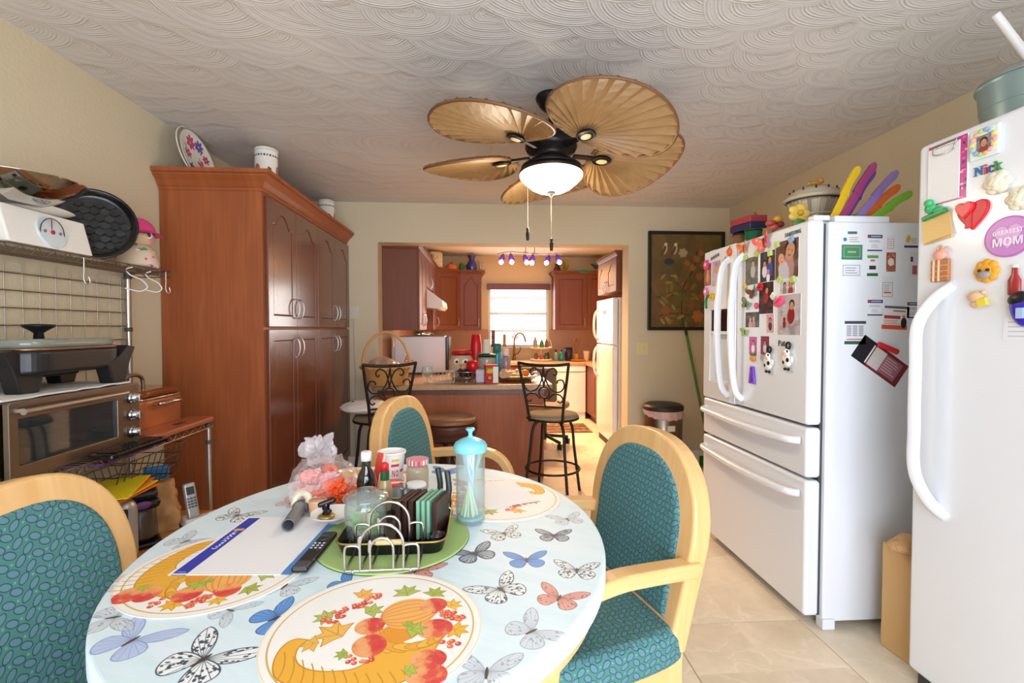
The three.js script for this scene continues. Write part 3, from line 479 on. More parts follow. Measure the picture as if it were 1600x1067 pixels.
{ // range hood
  const t = thing('range_hood', 'white range hood under the short kitchen cabinet', 'range hood', [-0.95, 1.5, -5.4]);
  const s = poly([[0, 0.06], [0.5, 0.0], [0.53, 0.03], [0.52, 0.09], [0.33, 0.235], [0, 0.235]]); const g = ext(s, 0.72, 0.004); g.translate(0, 0, -0.73); part(t, 'canopy', g, M(0xe3ddd2, 0.35));
  part(t, 'filter', T(bx(0.4, 0.006, 0.6, 0), [0.27, 0.022, -0.37], [0, 0, -0.12]), M(0x8c857c, 0.5, 0.6));
}
{ // small refrigerator
  const t = thing('kitchen_refrigerator', 'small white top-freezer refrigerator beyond the kitchen opening', 'refrigerator', [1.36, 0, -5.6]);
  part(t, 'body', BB(0.06, 0.72, 0.03, 1.6, 0, 0.7, 0.008), mAppl); part(t, 'freezer_door', BB(0, 0.055, 1.11, 1.6, 0, 0.7, 0.014), mAppl); part(t, 'fridge_door', BB(0, 0.055, 0.08, 1.1, 0, 0.7, 0.014), mAppl);
  part(t, 'kick_grille', BB(0.03, 0.07, 0.0, 0.075, 0.01, 0.69, 0.002), M(0x4a3a30, 0.6));
  for (const [a, b, c] of [[1.14, 1.3, 1.5], [0.72, 0.9, 1.08]]) part(t, 'handle', tube([[0.005, a, 0.06], [-0.03, a + 0.05, 0.055], [-0.045, b, 0.05], [-0.03, c - 0.05, 0.055], [0.005, c, 0.06]], 0.013, 30), mAppl);
  part(t, 'emblem', mg([0, 1, 2, 3].map(i => T(bx(0.003, 0.04, 0.028, 0.001), [-0.001, 1.455, 0.3 + i * 0.034]))), M(0x3a3430, 0.4));
  solo('plastic_tub', 'small clear tub lying on the kitchen refrigerator', 'tub', lathe([[0, 0], [0.05, 0], [0.06, 0.04], [0.062, 0.045], [0, 0.045]]), M(0xd8b58c, 0.4), [1.6, 1.6, -5.1]);
}
{ // microwave
  const t = thing('microwave', 'white microwave oven on the worktop under the hanging cabinets', 'microwave', [-0.91, 0.808, -5.0]);
  part(t, 'case', BB(0.03, 0.55, 0.015, 0.39, -0.36, 0, 0.012), M(0xe0e0e4, 0.35)); part(t, 'door', BB(0.55, 0.585, 0.015, 0.39, -0.36, 0, 0.01), mBlackGloss); part(t, 'side_vent', BB(0.0, 0.05, 0.06, 0.28, -0.05, -0.012, 0.01), M(0xcfcfd4, 0.4));
  for (const [x, z] of [[0.08, -0.05], [0.5, -0.05], [0.08, -0.3], [0.5, -0.3]]) part(t, 'foot', cyl(0.015, 0.015, 0.016, 12, [x, 0.008, z]), mBlack);
  const tr = thing('foil_parcel', 'crumpled foil and napkins lying on the microwave', 'parcel', [-0.6, 1.2, -5.08]); { const g = new THREE.IcosahedronGeometry(0.07, 3), q = g.attributes.position; for (let i = 0; i < q.count; i++) { const h = 0.8 + 0.5 * hash(Math.round(q.getX(i) * 400), Math.round(q.getZ(i) * 400)); q.setXYZ(i, q.getX(i) * h * 1.3, (q.getY(i) * h + 0.06) * 0.33, q.getZ(i) * h); } g.computeVertexNormals(); part(tr, 'foil', g, M(0xbdb8b0, 0.25, 0.9)); part(tr, 'napkin', T(bx(0.2, 0.008, 0.14, 0.003), [0.13, 0.005, 0]), M(0x55504a, 0.8)); }
}
// track light
{
  const t = thing('track_light', 'curved ceiling light bar with six small violet glass spots', 'ceiling light', [0.56, 2.36, -6.0]);
  part(t, 'bar', tube([[-0.36, -0.165, 0.0], [-0.2, -0.14, 0.05], [0, -0.15, 0.0], [0.2, -0.15, -0.05], [0.46, -0.16, 0.02]], 0.008, 40), mBrushed);
  part(t, 'cross_bar', tube([[-0.02, -0.13, 0.02], [0.06, -0.155, 0.0], [0.14, -0.165, 0.03]], 0.007, 20), mBrushed);
  for (const x of [0.0, 0.11]) part(t, 'stem', rod([x, 0, 0], [x, -0.15, 0], 0.006), mBrushed); part(t, 'ceiling_plate', cyl(0.07, 0.075, 0.02, 24, [0.055, -0.01, 0]), mBrushed);
  const mV = M(0x8b62d8, 0.1, 0, { transmission: 0.75, thickness: 0 }), mB = M(0xffe9cc, 0.4, 0, { emissive: 0xffd9a0, emissiveIntensity: 14 });
  for (const [x, z, rx, rz] of [[-0.28, 0.03, 0.25, -0.25], [-0.19, 0.05, 0.35, 0.15], [-0.02, 0.0, 0.3, 0.35], [0.09, 0.01, 0.3, -0.1], [0.3, -0.02, 0.2, -0.35], [0.38, 0.01, 0.3, 0.45]]) {
    const s = part(t, 'spot_shade', lathe([[0.012, 0], [0.02, -0.012], [0.034, -0.045], [0.038, -0.075], [0.034, -0.095]], 20), mV, [x, -0.165, z], [rx, 0, rz]);
    part(s, 'spot_bulb', sph(0.028, [1, 1.15, 1], [0, -0.1, 0], 14, 10), mB); part(s, 'spot_stem', rod([0, 0.03, 0], [0, -0.02, 0], 0.007), mBrushed);
    const l = new THREE.SpotLight(0xffc48c, 6.5, 0, 1.15, 0.6, 2); l.position.set(0.56 + x, 2.06, -6.0 + z); l.target.position.set(0.56 + x * 2.6, 0, -6.0 + z + rx * 2.2); l.castShadow = true; l.shadow.radius = 1.5; scene.add(l, l.target);
  }
}
// things on top of the hanging cabinets
const leafG = (l, w) => { const s = new THREE.Shape(); s.moveTo(0, 0); s.quadraticCurveTo(w, l * 0.45, 0, l); s.quadraticCurveTo(-w, l * 0.45, 0, 0); return ext(s, 0.001, 0.0006, 6, 1); };
function sprig(name, label, cat, p, n, l, w, col, spread = 0.8, pot) {
  const t = thing(name, label, cat, p), g = leafG(l, w), m = M(col, 0.5);
  part(t, 'pot', lathe([[0, 0], [0.03, 0], [0.038, 0.05], [0.036, 0.055], [0, 0.05]].map(([r, y]) => [r * (pot ?? 1), y * (pot ?? 1)])), M(0x6d4630, 0.7));
  for (let i = 0; i < n; i++) part(t, 'leaf', g, m, [rr(-0.012, 0.012), 0.045 * (pot ?? 1), rr(-0.012, 0.012)], [rr(-spread, spread), rr(0, 6), rr(-spread, spread)]);
}
const KT = 2.062;
sprig('ivy_plant', 'green leafy plant on the hanging cabinet by the cream tin', 'plant', [-0.66, KT, -6.3], 14, 0.14, 0.03, 0x3f6a2a);
{
  const t = thing('storage_tin', 'cream flowered tin standing on the corner hanging cabinet', 'tin', [-0.62, KT, -6.72], 0.4);
  part(t, 'body', bx(0.19, 0.27, 0.12, 0.04, 5), printMat(128, 160, (c, w, h) => { c.fillStyle = '#e3d3ac'; c.fillRect(0, 0, w, h); for (let i = 0; i < 22; i++) { c.fillStyle = ['#b98a4a', '#8f8a4a', '#c9a06a', '#a5664a'][i % 4]; c.beginPath(); c.arc(rr(10, w - 10), rr(20, h - 10), rr(2, 7), 0, 7); c.fill(); } }, 0.5), [0, 0.135, 0]);
  const pk = thing('pumpkin', 'small orange pumpkin on the corner hanging cabinet', 'pumpkin', [-0.41, KT, -6.9]);
  const g = new THREE.SphereGeometry(0.085, 36, 18), q = g.attributes.position; for (let i = 0; i < q.count; i++) { const a = Math.atan2(q.getZ(i), q.getX(i)), k = 0.93 + 0.07 * Math.abs(Math.cos(a * 5)); q.setXYZ(i, q.getX(i) * k, q.getY(i) * 0.8 + 0.068, q.getZ(i) * k); } g.computeVertexNormals(); part(pk, 'fruit', g, M(0xd9702a, 0.5)); part(pk, 'stem', cyl(0.008, 0.014, 0.03, 8, [0, 0.145, 0]), M(0x5c5a2a, 0.8));
}
sprig('small_plant', 'small green plant between the pumpkin and the blue vase', 'plant', [-0.285, KT, -6.98], 12, 0.14, 0.025, 0x4d7a2c, 0.6, 0.8);
solo('blue_vase', 'cobalt blue vase on the small hanging cabinet', 'vase', lathe([[0, 0], [0.05, 0], [0.062, 0.02], [0.08, 0.08], [0.078, 0.13], [0.05, 0.175], [0.038, 0.2], [0.045, 0.235], [0.066, 0.262], [0.06, 0.262], [0.035, 0.21], [0.03, 0.19], [0, 0.19]], 36), M(0x17307f, 0.12, 0, { clearcoat: 0.8 }), [-0.125, KT, -7.0]);
solo('glass_vase', 'tall clear flared glass vase beside the blue vase', 'vase', lathe([[0, 0], [0.028, 0], [0.03, 0.01], [0.024, 0.06], [0.034, 0.15], [0.05, 0.2], [0.047, 0.2], [0.031, 0.15], [0.02, 0.06], [0, 0.02]], 28), M(0xf2ead8, 0.05, 0, { transmission: 0.8, thickness: 0 }), [0.0, KT, -7.1]);
solo('brown_jug', 'dark brown jug on the cabinet past the window', 'jug', lathe([[0, 0], [0.04, 0], [0.05, 0.03], [0.05, 0.09], [0.03, 0.13], [0.034, 0.16], [0, 0.16]], 24), M(0x4a2a1a, 0.4), [1.12, KT, -7.05]);
sprig('yellow_plant', 'yellow-green leafy plant on the cabinet past the window', 'plant', [1.22, KT, -7.05], 10, 0.2, 0.03, 0xa89a2a, 0.7);
{
  const dish = (name, label, r, h, col, p, rot) => solo(name, label, 'platter', lathe([[0, 0.004], [r * 0.55, 0.004], [r, h], [r, h + 0.006], [r * 0.55, 0.012], [0, 0.012]].map(([a, b]) => [a, b]), 36), M(col, 0.35), p, rot);
  dish('teal_platter', 'wide teal platter lying on the cabinet past the window', 0.2, 0.045, 0x1f8f8c, [1.48, KT, -7.08], [0, 0, 0]);
  dish('blue_platter', 'dark blue green platter tilted on the cabinet corner', 0.19, 0.05, 0x2c5a63, [1.77, KT + 0.06, -7.0], [0.15, 0, -0.25]);
}
// ---------- things on the peninsula and worktops
{
  const wick = canvasTex(256, 256, (c) => { c.fillStyle = '#c08a4c'; c.fillRect(0, 0, 256, 256); for (let j = 0; j < 16; j++) for (let i = 0; i < 16; i++) { c.fillStyle = (i + j) % 2 ? '#d6a868' : '#a87238'; c.fillRect(i * 16 + 1, j * 16 + 2, 14, 12); } }, [10, 2.2]);
  const t = thing('wicker_basket', 'wicker basket with a tall hooped handle at the peninsula end', 'basket', [-0.79, 0.808, -4.1]), m = M(0xffffff, 0.8, 0, { map: wick }), mc = M(0xcf9c58, 0.6);
  part(t, 'bowl', lathe([[0, 0], [0.155, 0], [0.165, 0.01], [0.195, 0.15], [0.19, 0.15], [0.158, 0.012], [0, 0.008]], 40), m);
  const rimp = []; for (let i = 0; i < 40; i++) { const a = i / 40 * 2 * PI; rimp.push([Math.cos(a) * (0.2 + 0.004 * Math.sin(i * 4)), 0.152 + 0.006 * Math.cos(a * 20), Math.sin(a) * (0.2 + 0.004 * Math.sin(i * 4))]); } part(t, 'rim', tube(rimp, 0.013, 120, true), mc);
  const hp = []; for (let i = 0; i <= 24; i++) { const a = i / 24 * PI; hp.push([Math.cos(a) * 0.195, 0.15 + Math.sin(a) * 0.29, 0]); } part(t, 'handle', tube(hp, 0.011, 60), mc);
  const b = thing('bread_bag', 'red and clear plastic bag heaped in the wicker basket', 'bag', [-0.81, 0.93, -4.1]), g = new THREE.IcosahedronGeometry(0.11, 4), q = g.attributes.position; for (let i = 0; i < q.count; i++) { const k = 0.75 + 0.5 * fbm(q.getX(i) * 22 + 9, q.getZ(i) * 22 + q.getY(i) * 13 + 9, 99, 3); q.setXYZ(i, q.getX(i) * k * 1.2, q.getY(i) * k * 0.75 + 0.03, q.getZ(i) * k); } g.computeVertexNormals(); part(b, 'film', g, M(0xd8b9a6, 0.2, 0, { transmission: 0.4, thickness: 0 })); part(b, 'contents', sph(0.085, [1.15, 0.5, 0.9], [0, 0.03, 0.02]), M(0xb8402c, 0.5));
  const r = thing('ribbon_bow', 'small red ribbon bow tied on the basket handle', 'ribbon', [-0.6, 1.0, -4.1]); for (const [x, y, a] of [[-0.02, 0.01, 0.5], [0.02, 0.0, -0.4], [0, -0.03, 0], [-0.015, 0.035, 1]]) part(r, 'loop', T(tor(0.018, 0.006, null, null, 6, 16), [x, y, 0], [0, a, a], [1, 0.7, 1]), M(0xd06a4a, 0.5));
}
const bottle = (name, label, cat, prof, mat, p, capProf, capMat) => { const t = thing(name, label, cat, p); part(t, 'body', lathe(prof, 28), mat); if (capProf) part(t, 'cap', lathe(capProf, 24), capMat); return t; };
const BIGbottle = (...q) => big(bottle(...q), 1.25);
const PT = 0.808, big = (o, k) => { o.scale.setScalar(k); return o; };
BIGbottle('glass_goblet', 'small clear round goblet at the peninsula edge', 'glass', [[0, 0], [0.028, 0], [0.03, 0.004], [0.007, 0.01], [0.006, 0.03], [0.03, 0.05], [0.04, 0.08], [0.034, 0.115], [0.032, 0.115], [0.037, 0.08], [0.028, 0.053], [0, 0.04]], mGlass, [-0.46, PT, -4.2]);
{
  const t = thing('wire_rack', 'low silver wire rack standing by the clear goblet', 'rack', [-0.33, PT, -4.22]); big(t, 1.2); const b = [];
  for (const y of [0.008, 0.045, 0.085]) b.push(...[[-1, -1, 1, -1], [1, -1, 1, 1], [1, 1, -1, 1], [-1, 1, -1, -1]].map(([a, c, d, e]) => rod([a * 0.085, y, c * 0.05], [d * 0.085, y, e * 0.05], 0.0025, 6)));
  for (let i = 0; i <= 6; i++) for (const z of [-0.05, 0.05]) b.push(rod([-0.085 + i * 0.0283, 0, z], [-0.085 + i * 0.0283, 0.085, z], 0.002, 6)); part(t, 'frame', mg(b), M(0xc9bfae, 0.3, 0.9));
}
{ // owl jar
  const t = thing('owl_jar', 'owl-faced glass jar with a red lid on the peninsula', 'jar', [-0.175, PT, -4.47]); big(t, 1.28);
  part(t, 'body', lathe([[0, 0], [0.06, 0], [0.085, 0.03], [0.092, 0.08], [0.085, 0.14], [0.068, 0.17], [0.066, 0.18], [0, 0.18]], 32), M(0xc9b79c, 0.2)); part(t, 'lid', lathe([[0, 0.215], [0.06, 0.213], [0.074, 0.2], [0.074, 0.182], [0, 0.18]], 32), mRed);
  for (const s of [-1, 1]) { const e = part(t, 'eye', sph(0.021, [1, 1, 0.5], [s * 0.032, 0.135, 0.076]), mWhite); part(e, 'pupil', sph(0.01, [1, 1, 0.5], [s * 0.03, 0.134, 0.086]), mBlack); }
  part(t, 'beak', cyl(0.0, 0.016, 0.035, 12, [0, 0.1, 0.092], [PI, 0, 0]), M(0xe2a21c, 0.4));
}
{ // wire fruit bowl
  const t = thing('fruit_bowl', 'silver wire bowl of dark grapes on the peninsula', 'bowl', [-0.125, PT, -4.22]); big(t, 1.3); const b = [tor(0.03, 0.003, [0, 0.004, 0], [PI / 2, 0, 0], 6, 20), tor(0.08, 0.0032, [0, 0.075, 0], [PI / 2, 0, 0], 6, 32), tor(0.065, 0.0022, [0, 0.035, 0], [PI / 2, 0, 0], 6, 28)];
  for (let i = 0; i < 14; i++) { const a = i / 14 * 2 * PI, c = Math.cos(a), s = Math.sin(a); b.push(tube([[c * 0.03, 0.004, s * 0.03], [c * 0.062, 0.03, s * 0.062], [c * 0.08, 0.075, s * 0.08]], 0.0022, 10, false, 5)); } part(t, 'wire_frame', mg(b), mChrome);
  const gg = sph(0.0175, [1, 1, 1], null, 12, 8), gm = [M(0x32101c, 0.3), M(0x4a1426, 0.3), M(0x241018, 0.3)];
  for (let i = 0; i < 34; i++) { const a = i * 2.4, r = 0.068 * Math.sqrt((i % 17) / 17); solo('grape', 'dark purple grape heaped in the wire bowl', 'grape', gg, gm[i % 3], [-0.125 + Math.cos(a) * r, PT + 0.066 + (i > 16 ? 0.03 : 0) + 0.01 * hash(i, 2), -4.22 + Math.sin(a) * r], [0, 0, 0], 'grapes in the wire bowl'); }
  const ap = thing('apple', 'shiny red apple resting on the grapes', 'apple', [-0.07, PT + 0.095, -4.19]); big(ap, 1.4); part(ap, 'fruit', lathe([[0, 0.008], [0.015, 0], [0.035, 0.015], [0.042, 0.04], [0.034, 0.066], [0.014, 0.072], [0, 0.062]], 24), M(0xc4121c, 0.2)); part(ap, 'stem', rod([0, 0.06, 0], [0.006, 0.085, 0], 0.002, 6), M(0x4a3320, 0.7));
}
for (let i = 0; i < 12; i++) solo('red_cup', i === 11 ? 'topmost red plastic cup of the tall upside-down stack' : i ? 'red plastic cup nested inside the tall upside-down stack' : 'lowest red plastic cup of the tall upside-down stack', 'cup', lathe([[0.036, 0.125], [0.054, 0.0], [0.057, 0], [0.039, 0.128], [0, 0.128]], 28), M(0xbf1626, 0.28), [-0.045, PT + i * 0.026, -4.6], [0, 0, 0], 'stacked red cups');
BIGbottle('storage_jar', 'clear jar with a dark green lid on the peninsula', 'jar', [[0, 0], [0.062, 0], [0.066, 0.01], [0.066, 0.15], [0.06, 0.17], [0, 0.17]], M(0xc9cfc8, 0.1, 0, { transmission: 0.5, thickness: 0 }), [0.055, PT, -4.42], [[0, 0.195], [0.066, 0.193], [0.068, 0.172], [0, 0.17]], M(0x1d4f45, 0.4));
solo('foam_cup', 'pale foam cup standing upside down on the green jar lid', 'cup', lathe([[0, 0.125], [0.032, 0.125], [0.044, 0.0], [0.04, 0], [0, 0.01]]), M(0xe0dccb, 0.7), [0.055, PT + 0.246, -4.42]);
BIGbottle('teal_bottle', 'teal plastic drink bottle on the peninsula', 'bottle', [[0, 0], [0.036, 0], [0.04, 0.01], [0.038, 0.07], [0.033, 0.12], [0.034, 0.18], [0.028, 0.2], [0, 0.2]], M(0x2a93a8, 0.25), [0.155, PT, -4.56], [[0, 0.265], [0.03, 0.263], [0.033, 0.2], [0, 0.2]], M(0x136f74, 0.35));
BIGbottle('water_bottle', 'clear bottle with a white cap and violet band', 'bottle', [[0, 0], [0.034, 0], [0.036, 0.02], [0.034, 0.1], [0.036, 0.14], [0.02, 0.175], [0, 0.175]], M(0xb7a9b4, 0.1, 0, { transmission: 0.4, thickness: 0 }), [0.235, PT, -4.5], [[0, 0.225], [0.02, 0.224], [0.024, 0.18], [0.026, 0.172], [0, 0.17]], M(0xd9dbe4, 0.4));
{
  const t = thing('snack_carton', 'red snack carton with a white label panel on the peninsula', 'carton', [0.09, PT, -4.13], 0.15); big(t, 1.25);
  part(t, 'box', bx(0.09, 0.13, 0.05, 0.003), printMat(128, 192, (c, w, h) => { c.fillStyle = '#b51a1e'; c.fillRect(0, 0, w, h); c.fillStyle = '#d8a41e'; c.beginPath(); c.ellipse(50, 60, 40, 24, -0.3, 0, 7); c.fill(); c.fillStyle = '#6d8f28'; c.fillRect(8, 30, 70, 14); c.fillStyle = '#7d1216'; c.fillRect(10, 110, 70, 50); c.fillStyle = '#d98c28'; c.beginPath(); c.arc(44, 130, 18, 0, 7); c.fill(); }), [0, 0.065, 0]); part(t, 'label_panel', bx(0.036, 0.11, 0.002, 0), M(0xe6e2da, 0.6), [0.026, 0.062, 0.026]);
  const c2 = thing('snack_bag', 'small white and violet snack bag by the red carton', 'bag', [-0.005, PT, -4.16]); big(c2, 1.2); const g = bx(0.07, 0.1, 0.03, 0.014, 5), q = g.attributes.position; for (let i = 0; i < q.count; i++) { const k = 1 + 0.35 * (fbm(q.getX(i) * 40 + 5, q.getY(i) * 40 + 5, 99, 3) - 0.5); q.setXYZ(i, q.getX(i) * k, q.getY(i), q.getZ(i) * k); } g.computeVertexNormals(); part(c2, 'pouch', g, M(0xb9adc4, 0.35), [0, 0.05, 0]); part(c2, 'crimp', bx(0.066, 0.012, 0.004, 0.001), M(0x38503a, 0.4), [0, 0.1, 0]);
}
{ // wooden tray with oranges
  const t = thing('wooden_tray', 'round wooden tray of wrapped food on the peninsula', 'tray', [0.33, PT, -4.33]); part(t, 'dish', lathe([[0, 0.008], [0.12, 0.006], [0.17, 0.035], [0.185, 0.05], [0.178, 0.055], [0.12, 0.02], [0, 0.02]], 40), M(0xb06a2a, 0.4)); for (let i = 0; i < 4; i++) part(t, 'foot', sph(0.014, [1, 0.7, 1], [Math.cos(i * 1.57 + 0.7) * 0.11, 0.006, Math.sin(i * 1.57 + 0.7) * 0.11], 10, 8), M(0x6a4a2a, 0.5));
  for (const [x, z, y] of [[0.27, -4.36, 0], [0.34, -4.3, 0], [0.4, -4.36, 0], [0.33, -4.4, 0.0]]) solo('orange', 'orange fruit heaped in the round wooden tray', 'orange', sph(0.04, [1, 0.92, 1]), M(0xdf8a1c, 0.5), [x, PT + 0.062 + y, z], [0, 0, 0], 'oranges in the wooden tray');
  const w = solo('wrapping_paper', 'crumpled paper lying against the oranges', 'paper', (() => { const g = new THREE.PlaneGeometry(0.2, 0.14, 14, 10); g.rotateX(-1.1); const q = g.attributes.position; for (let i = 0; i < q.count; i++) q.setXYZ(i, q.getX(i) + 0.02 * (hash(i, 1) - 0.5), q.getY(i) + 0.035 * (fbm(i * 0.3, i * 0.7, 99, 3) - 0.4), q.getZ(i)); g.computeVertexNormals(); return g; })(), M(0xc9a98a, 0.6, 0, { side: THREE.DoubleSide }), [0.27, PT + 0.075, -4.22]);
  solo('glass_ornament', 'round clear glass ball at the peninsula end', 'ornament', sph(0.05), M(0xffffff, 0.05, 0, { transmission: 0.7, thickness: 0 }), [0.475, PT + 0.052, -4.15]);
}
// window sill and back worktop
bottle('pepper_mill', 'tall dark wooden pepper mill in front of the window', 'mill', [[0, 0], [0.03, 0], [0.032, 0.02], [0.026, 0.1], [0.03, 0.17], [0.028, 0.19], [0, 0.19]], M(0x5a2a1c, 0.35), [0.19, 1.001, -7.29], [[0, 0.26], [0.02, 0.255], [0.03, 0.225], [0.026, 0.195], [0.02, 0.19], [0, 0.19]], M(0x6a3020, 0.3));
solo('tan_candle', 'tan pillar candle standing on the window sill', 'candle', cyl(0.024, 0.024, 0.19, 20), M(0xb5883e, 0.6), [0.36, 1.097, -7.29]);
{ const t = thing('sill_flower', 'small pale flower figure on the window sill', 'figurine', [0.52, 1.001, -7.3]); part(t, 'stem', rod([0, 0, 0], [0, 0.13, 0], 0.005, 6), mGreen); for (let i = 0; i < 6; i++) part(t, 'petal', sph(0.026, [1, 0.4, 0.7], [Math.cos(i * 1.05) * 0.03, 0.15 + Math.sin(i * 1.05) * 0.03, 0], 10, 8), M(0xb09a9c, 0.5)); }
{ // two-tier rack
  const t = thing('tiered_rack', 'white two-tier turntable rack crowded with spice bottles by the window', 'rack', [0.88, 0.808, -7.0]), m = M(0xe0cfb4, 0.4);
  for (const y of [0, 0.17]) part(t, 'shelf', lathe([[0, y + 0.01], [0.15, y + 0.01], [0.155, y + 0.03], [0.162, y + 0.03], [0.162, y], [0, y]], 36), m); part(t, 'centre_post', cyl(0.01, 0.01, 0.17, 12, [0, 0.09, 0]), m);
  const hp = []; for (let i = 0; i <= 16; i++) { const a = i / 16 * PI; hp.push([Math.cos(a) * 0.155, 0.19 + Math.sin(a) * 0.2, 0]); } part(t, 'handle', tube(hp, 0.005, 40), m);
  const items = [['spice_bottle', 'brown', 0x6d4a3a, -0.08, 0.012, 0.04, 0.026, 0.12], ['spice_bottle', 'red', 0xb5282c, -0.01, 0.012, 0.09, 0.022, 0.09], ['spice_bottle', 'green', 0x3f6b3a, 0.06, 0.012, 0.06, 0.028, 0.1], ['spice_bottle', 'dark', 0x3a3230, 0.1, 0.012, 0.0, 0.024, 0.11], ['sauce_bottle', 'grey', 0x9a9488, -0.09, 0.182, 0.03, 0.032, 0.16], ['sauce_bottle', 'green and red', 0x2f7d3c, 0.0, 0.182, 0.07, 0.03, 0.13], ['sauce_bottle', 'brown', 0x7d4a34, 0.075, 0.182, 0.03, 0.028, 0.14]];
  for (const [n, c, col, x, y, z, r, h] of items) bottle(n, `${c} ${n.replace('_', ' ')} on the ${y > 0.1 ? 'upper' : 'lower'} tier of the white rack`, 'bottle', [[0, 0], [r, 0], [r, h * 0.65], [r * 0.45, h * 0.82], [r * 0.45, h * 0.9], [0, h * 0.9]], M(col, 0.3), [0.88 + x, 0.81 + y, -7.0 + z], [[0, h], [r * 0.5, h], [r * 0.52, h * 0.88], [0, h * 0.88]], M([0xd8c49a, 0xc3151f, 0x2c2c2c, 0xd9b21e][(x * 100 + 20 | 0) % 4], 0.4));
}
bottle('dish_soap', 'clear soap bottle with a white top by the sink', 'bottle', [[0, 0], [0.035, 0], [0.036, 0.1], [0.02, 0.13], [0, 0.13]], M(0x6a8a7a, 0.2), [1.09, 0.808, -6.95], [[0, 0.17], [0.012, 0.17], [0.014, 0.13], [0, 0.13]], mBlack);
bottle('teal_jar', 'teal glass bottle on the worktop past the rack', 'bottle', [[0, 0], [0.036, 0], [0.04, 0.05], [0.026, 0.1], [0.02, 0.14], [0, 0.14]], M(0x1a7f86, 0.15), [1.17, 0.808, -6.95], [[0, 0.165], [0.02, 0.165], [0.02, 0.14], [0, 0.14]], mDark);
bottle('coffee_canister', 'dark navy canister on the worktop past the rack', 'canister', [[0, 0], [0.055, 0], [0.058, 0.17], [0, 0.17]], M(0x14162e, 0.3), [1.28, 0.808, -6.98], [[0, 0.195], [0.055, 0.193], [0.06, 0.17], [0, 0.17]], M(0x0e0f1a, 0.3));
{ const t = thing('utensil_holder', 'tall glass holder with wooden utensils on the worktop', 'utensil holder', [1.41, 0.808, -7.05]); part(t, 'cup', lathe([[0, 0], [0.035, 0], [0.04, 0.1], [0.036, 0.1], [0, 0.01]]), M(0xb98a4c, 0.5)); for (const [a, b] of [[0.03, 0.02], [-0.03, 0.0], [0.005, -0.03]]) part(t, 'utensil', mg([rod([0, 0.01, 0], [a, 0.28, b], 0.005, 6), sph(0.018, [1, 1.4, 0.4], [a, 0.3, b], 10, 8)]), M(0x9a6a3a, 0.5)); }
solo('orange_plate', 'flat orange plate lying on the worktop by the utensils', 'plate', lathe([[0, 0.004], [0.07, 0.004], [0.11, 0.016], [0.11, 0.02], [0.07, 0.01], [0, 0.01]]), M(0xdc8a1e, 0.4), [1.4, 0.808, -6.87]);
solo('paper_cup', 'pale paper cup on the worktop by the small refrigerator', 'cup', lathe([[0, 0], [0.035, 0], [0.046, 0.14], [0.049, 0.144], [0.043, 0.14], [0.033, 0.006], [0, 0.006]]), M(0xd9bfa6, 0.6), [1.54, 0.808, -6.95]);
solo('patterned_tin', 'dark patterned tin on the worktop by the small refrigerator', 'tin', bx(0.13, 0.13, 0.1, 0.01), printMat(64, 64, (c) => { c.fillStyle = '#55485a'; c.fillRect(0, 0, 64, 64); for (let i = 0; i < 60; i++) { c.fillStyle = ['#8a7a82', '#3a3440', '#b09a8c'][i % 3]; c.fillRect(rnd() * 60, rnd() * 60, 7, 5); } }), [1.68, 0.874, -6.95]);
{ // office chair and rug
  const t = thing('office_chair', 'taupe swivel office chair standing inside the kitchen', 'office chair', [0.70, 0, -5.25], 2.7), m = M(0x6d6256, 0.85);
  part(t, 'backrest', T(bx(0.4, 0.36, 0.07, 0.035, 5), [0, 0.69, -0.22], [-0.1, 0, 0]), m); part(t, 'seat', T(bx(0.46, 0.08, 0.44, 0.035, 5), [0, 0.43, 0]), m); part(t, 'back_bar', tube([[0, 0.4, -0.1], [0, 0.4, -0.26], [0, 0.55, -0.27]], 0.016, 16), mBlack); part(t, 'gas_column', cyl(0.025, 0.025, 0.32, 16, [0, 0.24, 0]), mBlack);
  for (let i = 0; i < 5; i++) { const a = i * 2 * PI / 5, l = part(t, 'base_arm', rod([0, 0.11, 0], [Math.cos(a) * 0.27, 0.075, Math.sin(a) * 0.27], 0.018, 10), mBlack); part(l, 'caster', T(cyl(0.03, 0.03, 0.045, 16, null, [0, 0, PI / 2]), [Math.cos(a) * 0.27, 0.03, Math.sin(a) * 0.27]), mBlack); }
  solo('kitchen_rug', 'brown striped rug on the kitchen floor by the small refrigerator', 'rug', bx(0.75, 0.008, 0.55, 0.003), printMat(128, 128, (c) => { c.fillStyle = '#5d4434'; c.fillRect(0, 0, 128, 128); for (let i = 0; i < 9; i++) { c.fillStyle = ['#3b2a22', '#9a7a5a', '#6a3a2a'][i % 3]; c.fillRect(0, i * 14 + 3, 128, 5); } c.fillStyle = '#c0a070'; for (let i = 0; i < 40; i++) c.fillRect(rnd() * 128, rnd() * 128, 8, 3); }, 0.95), [1.0, 0.0045, -6.1]);
}
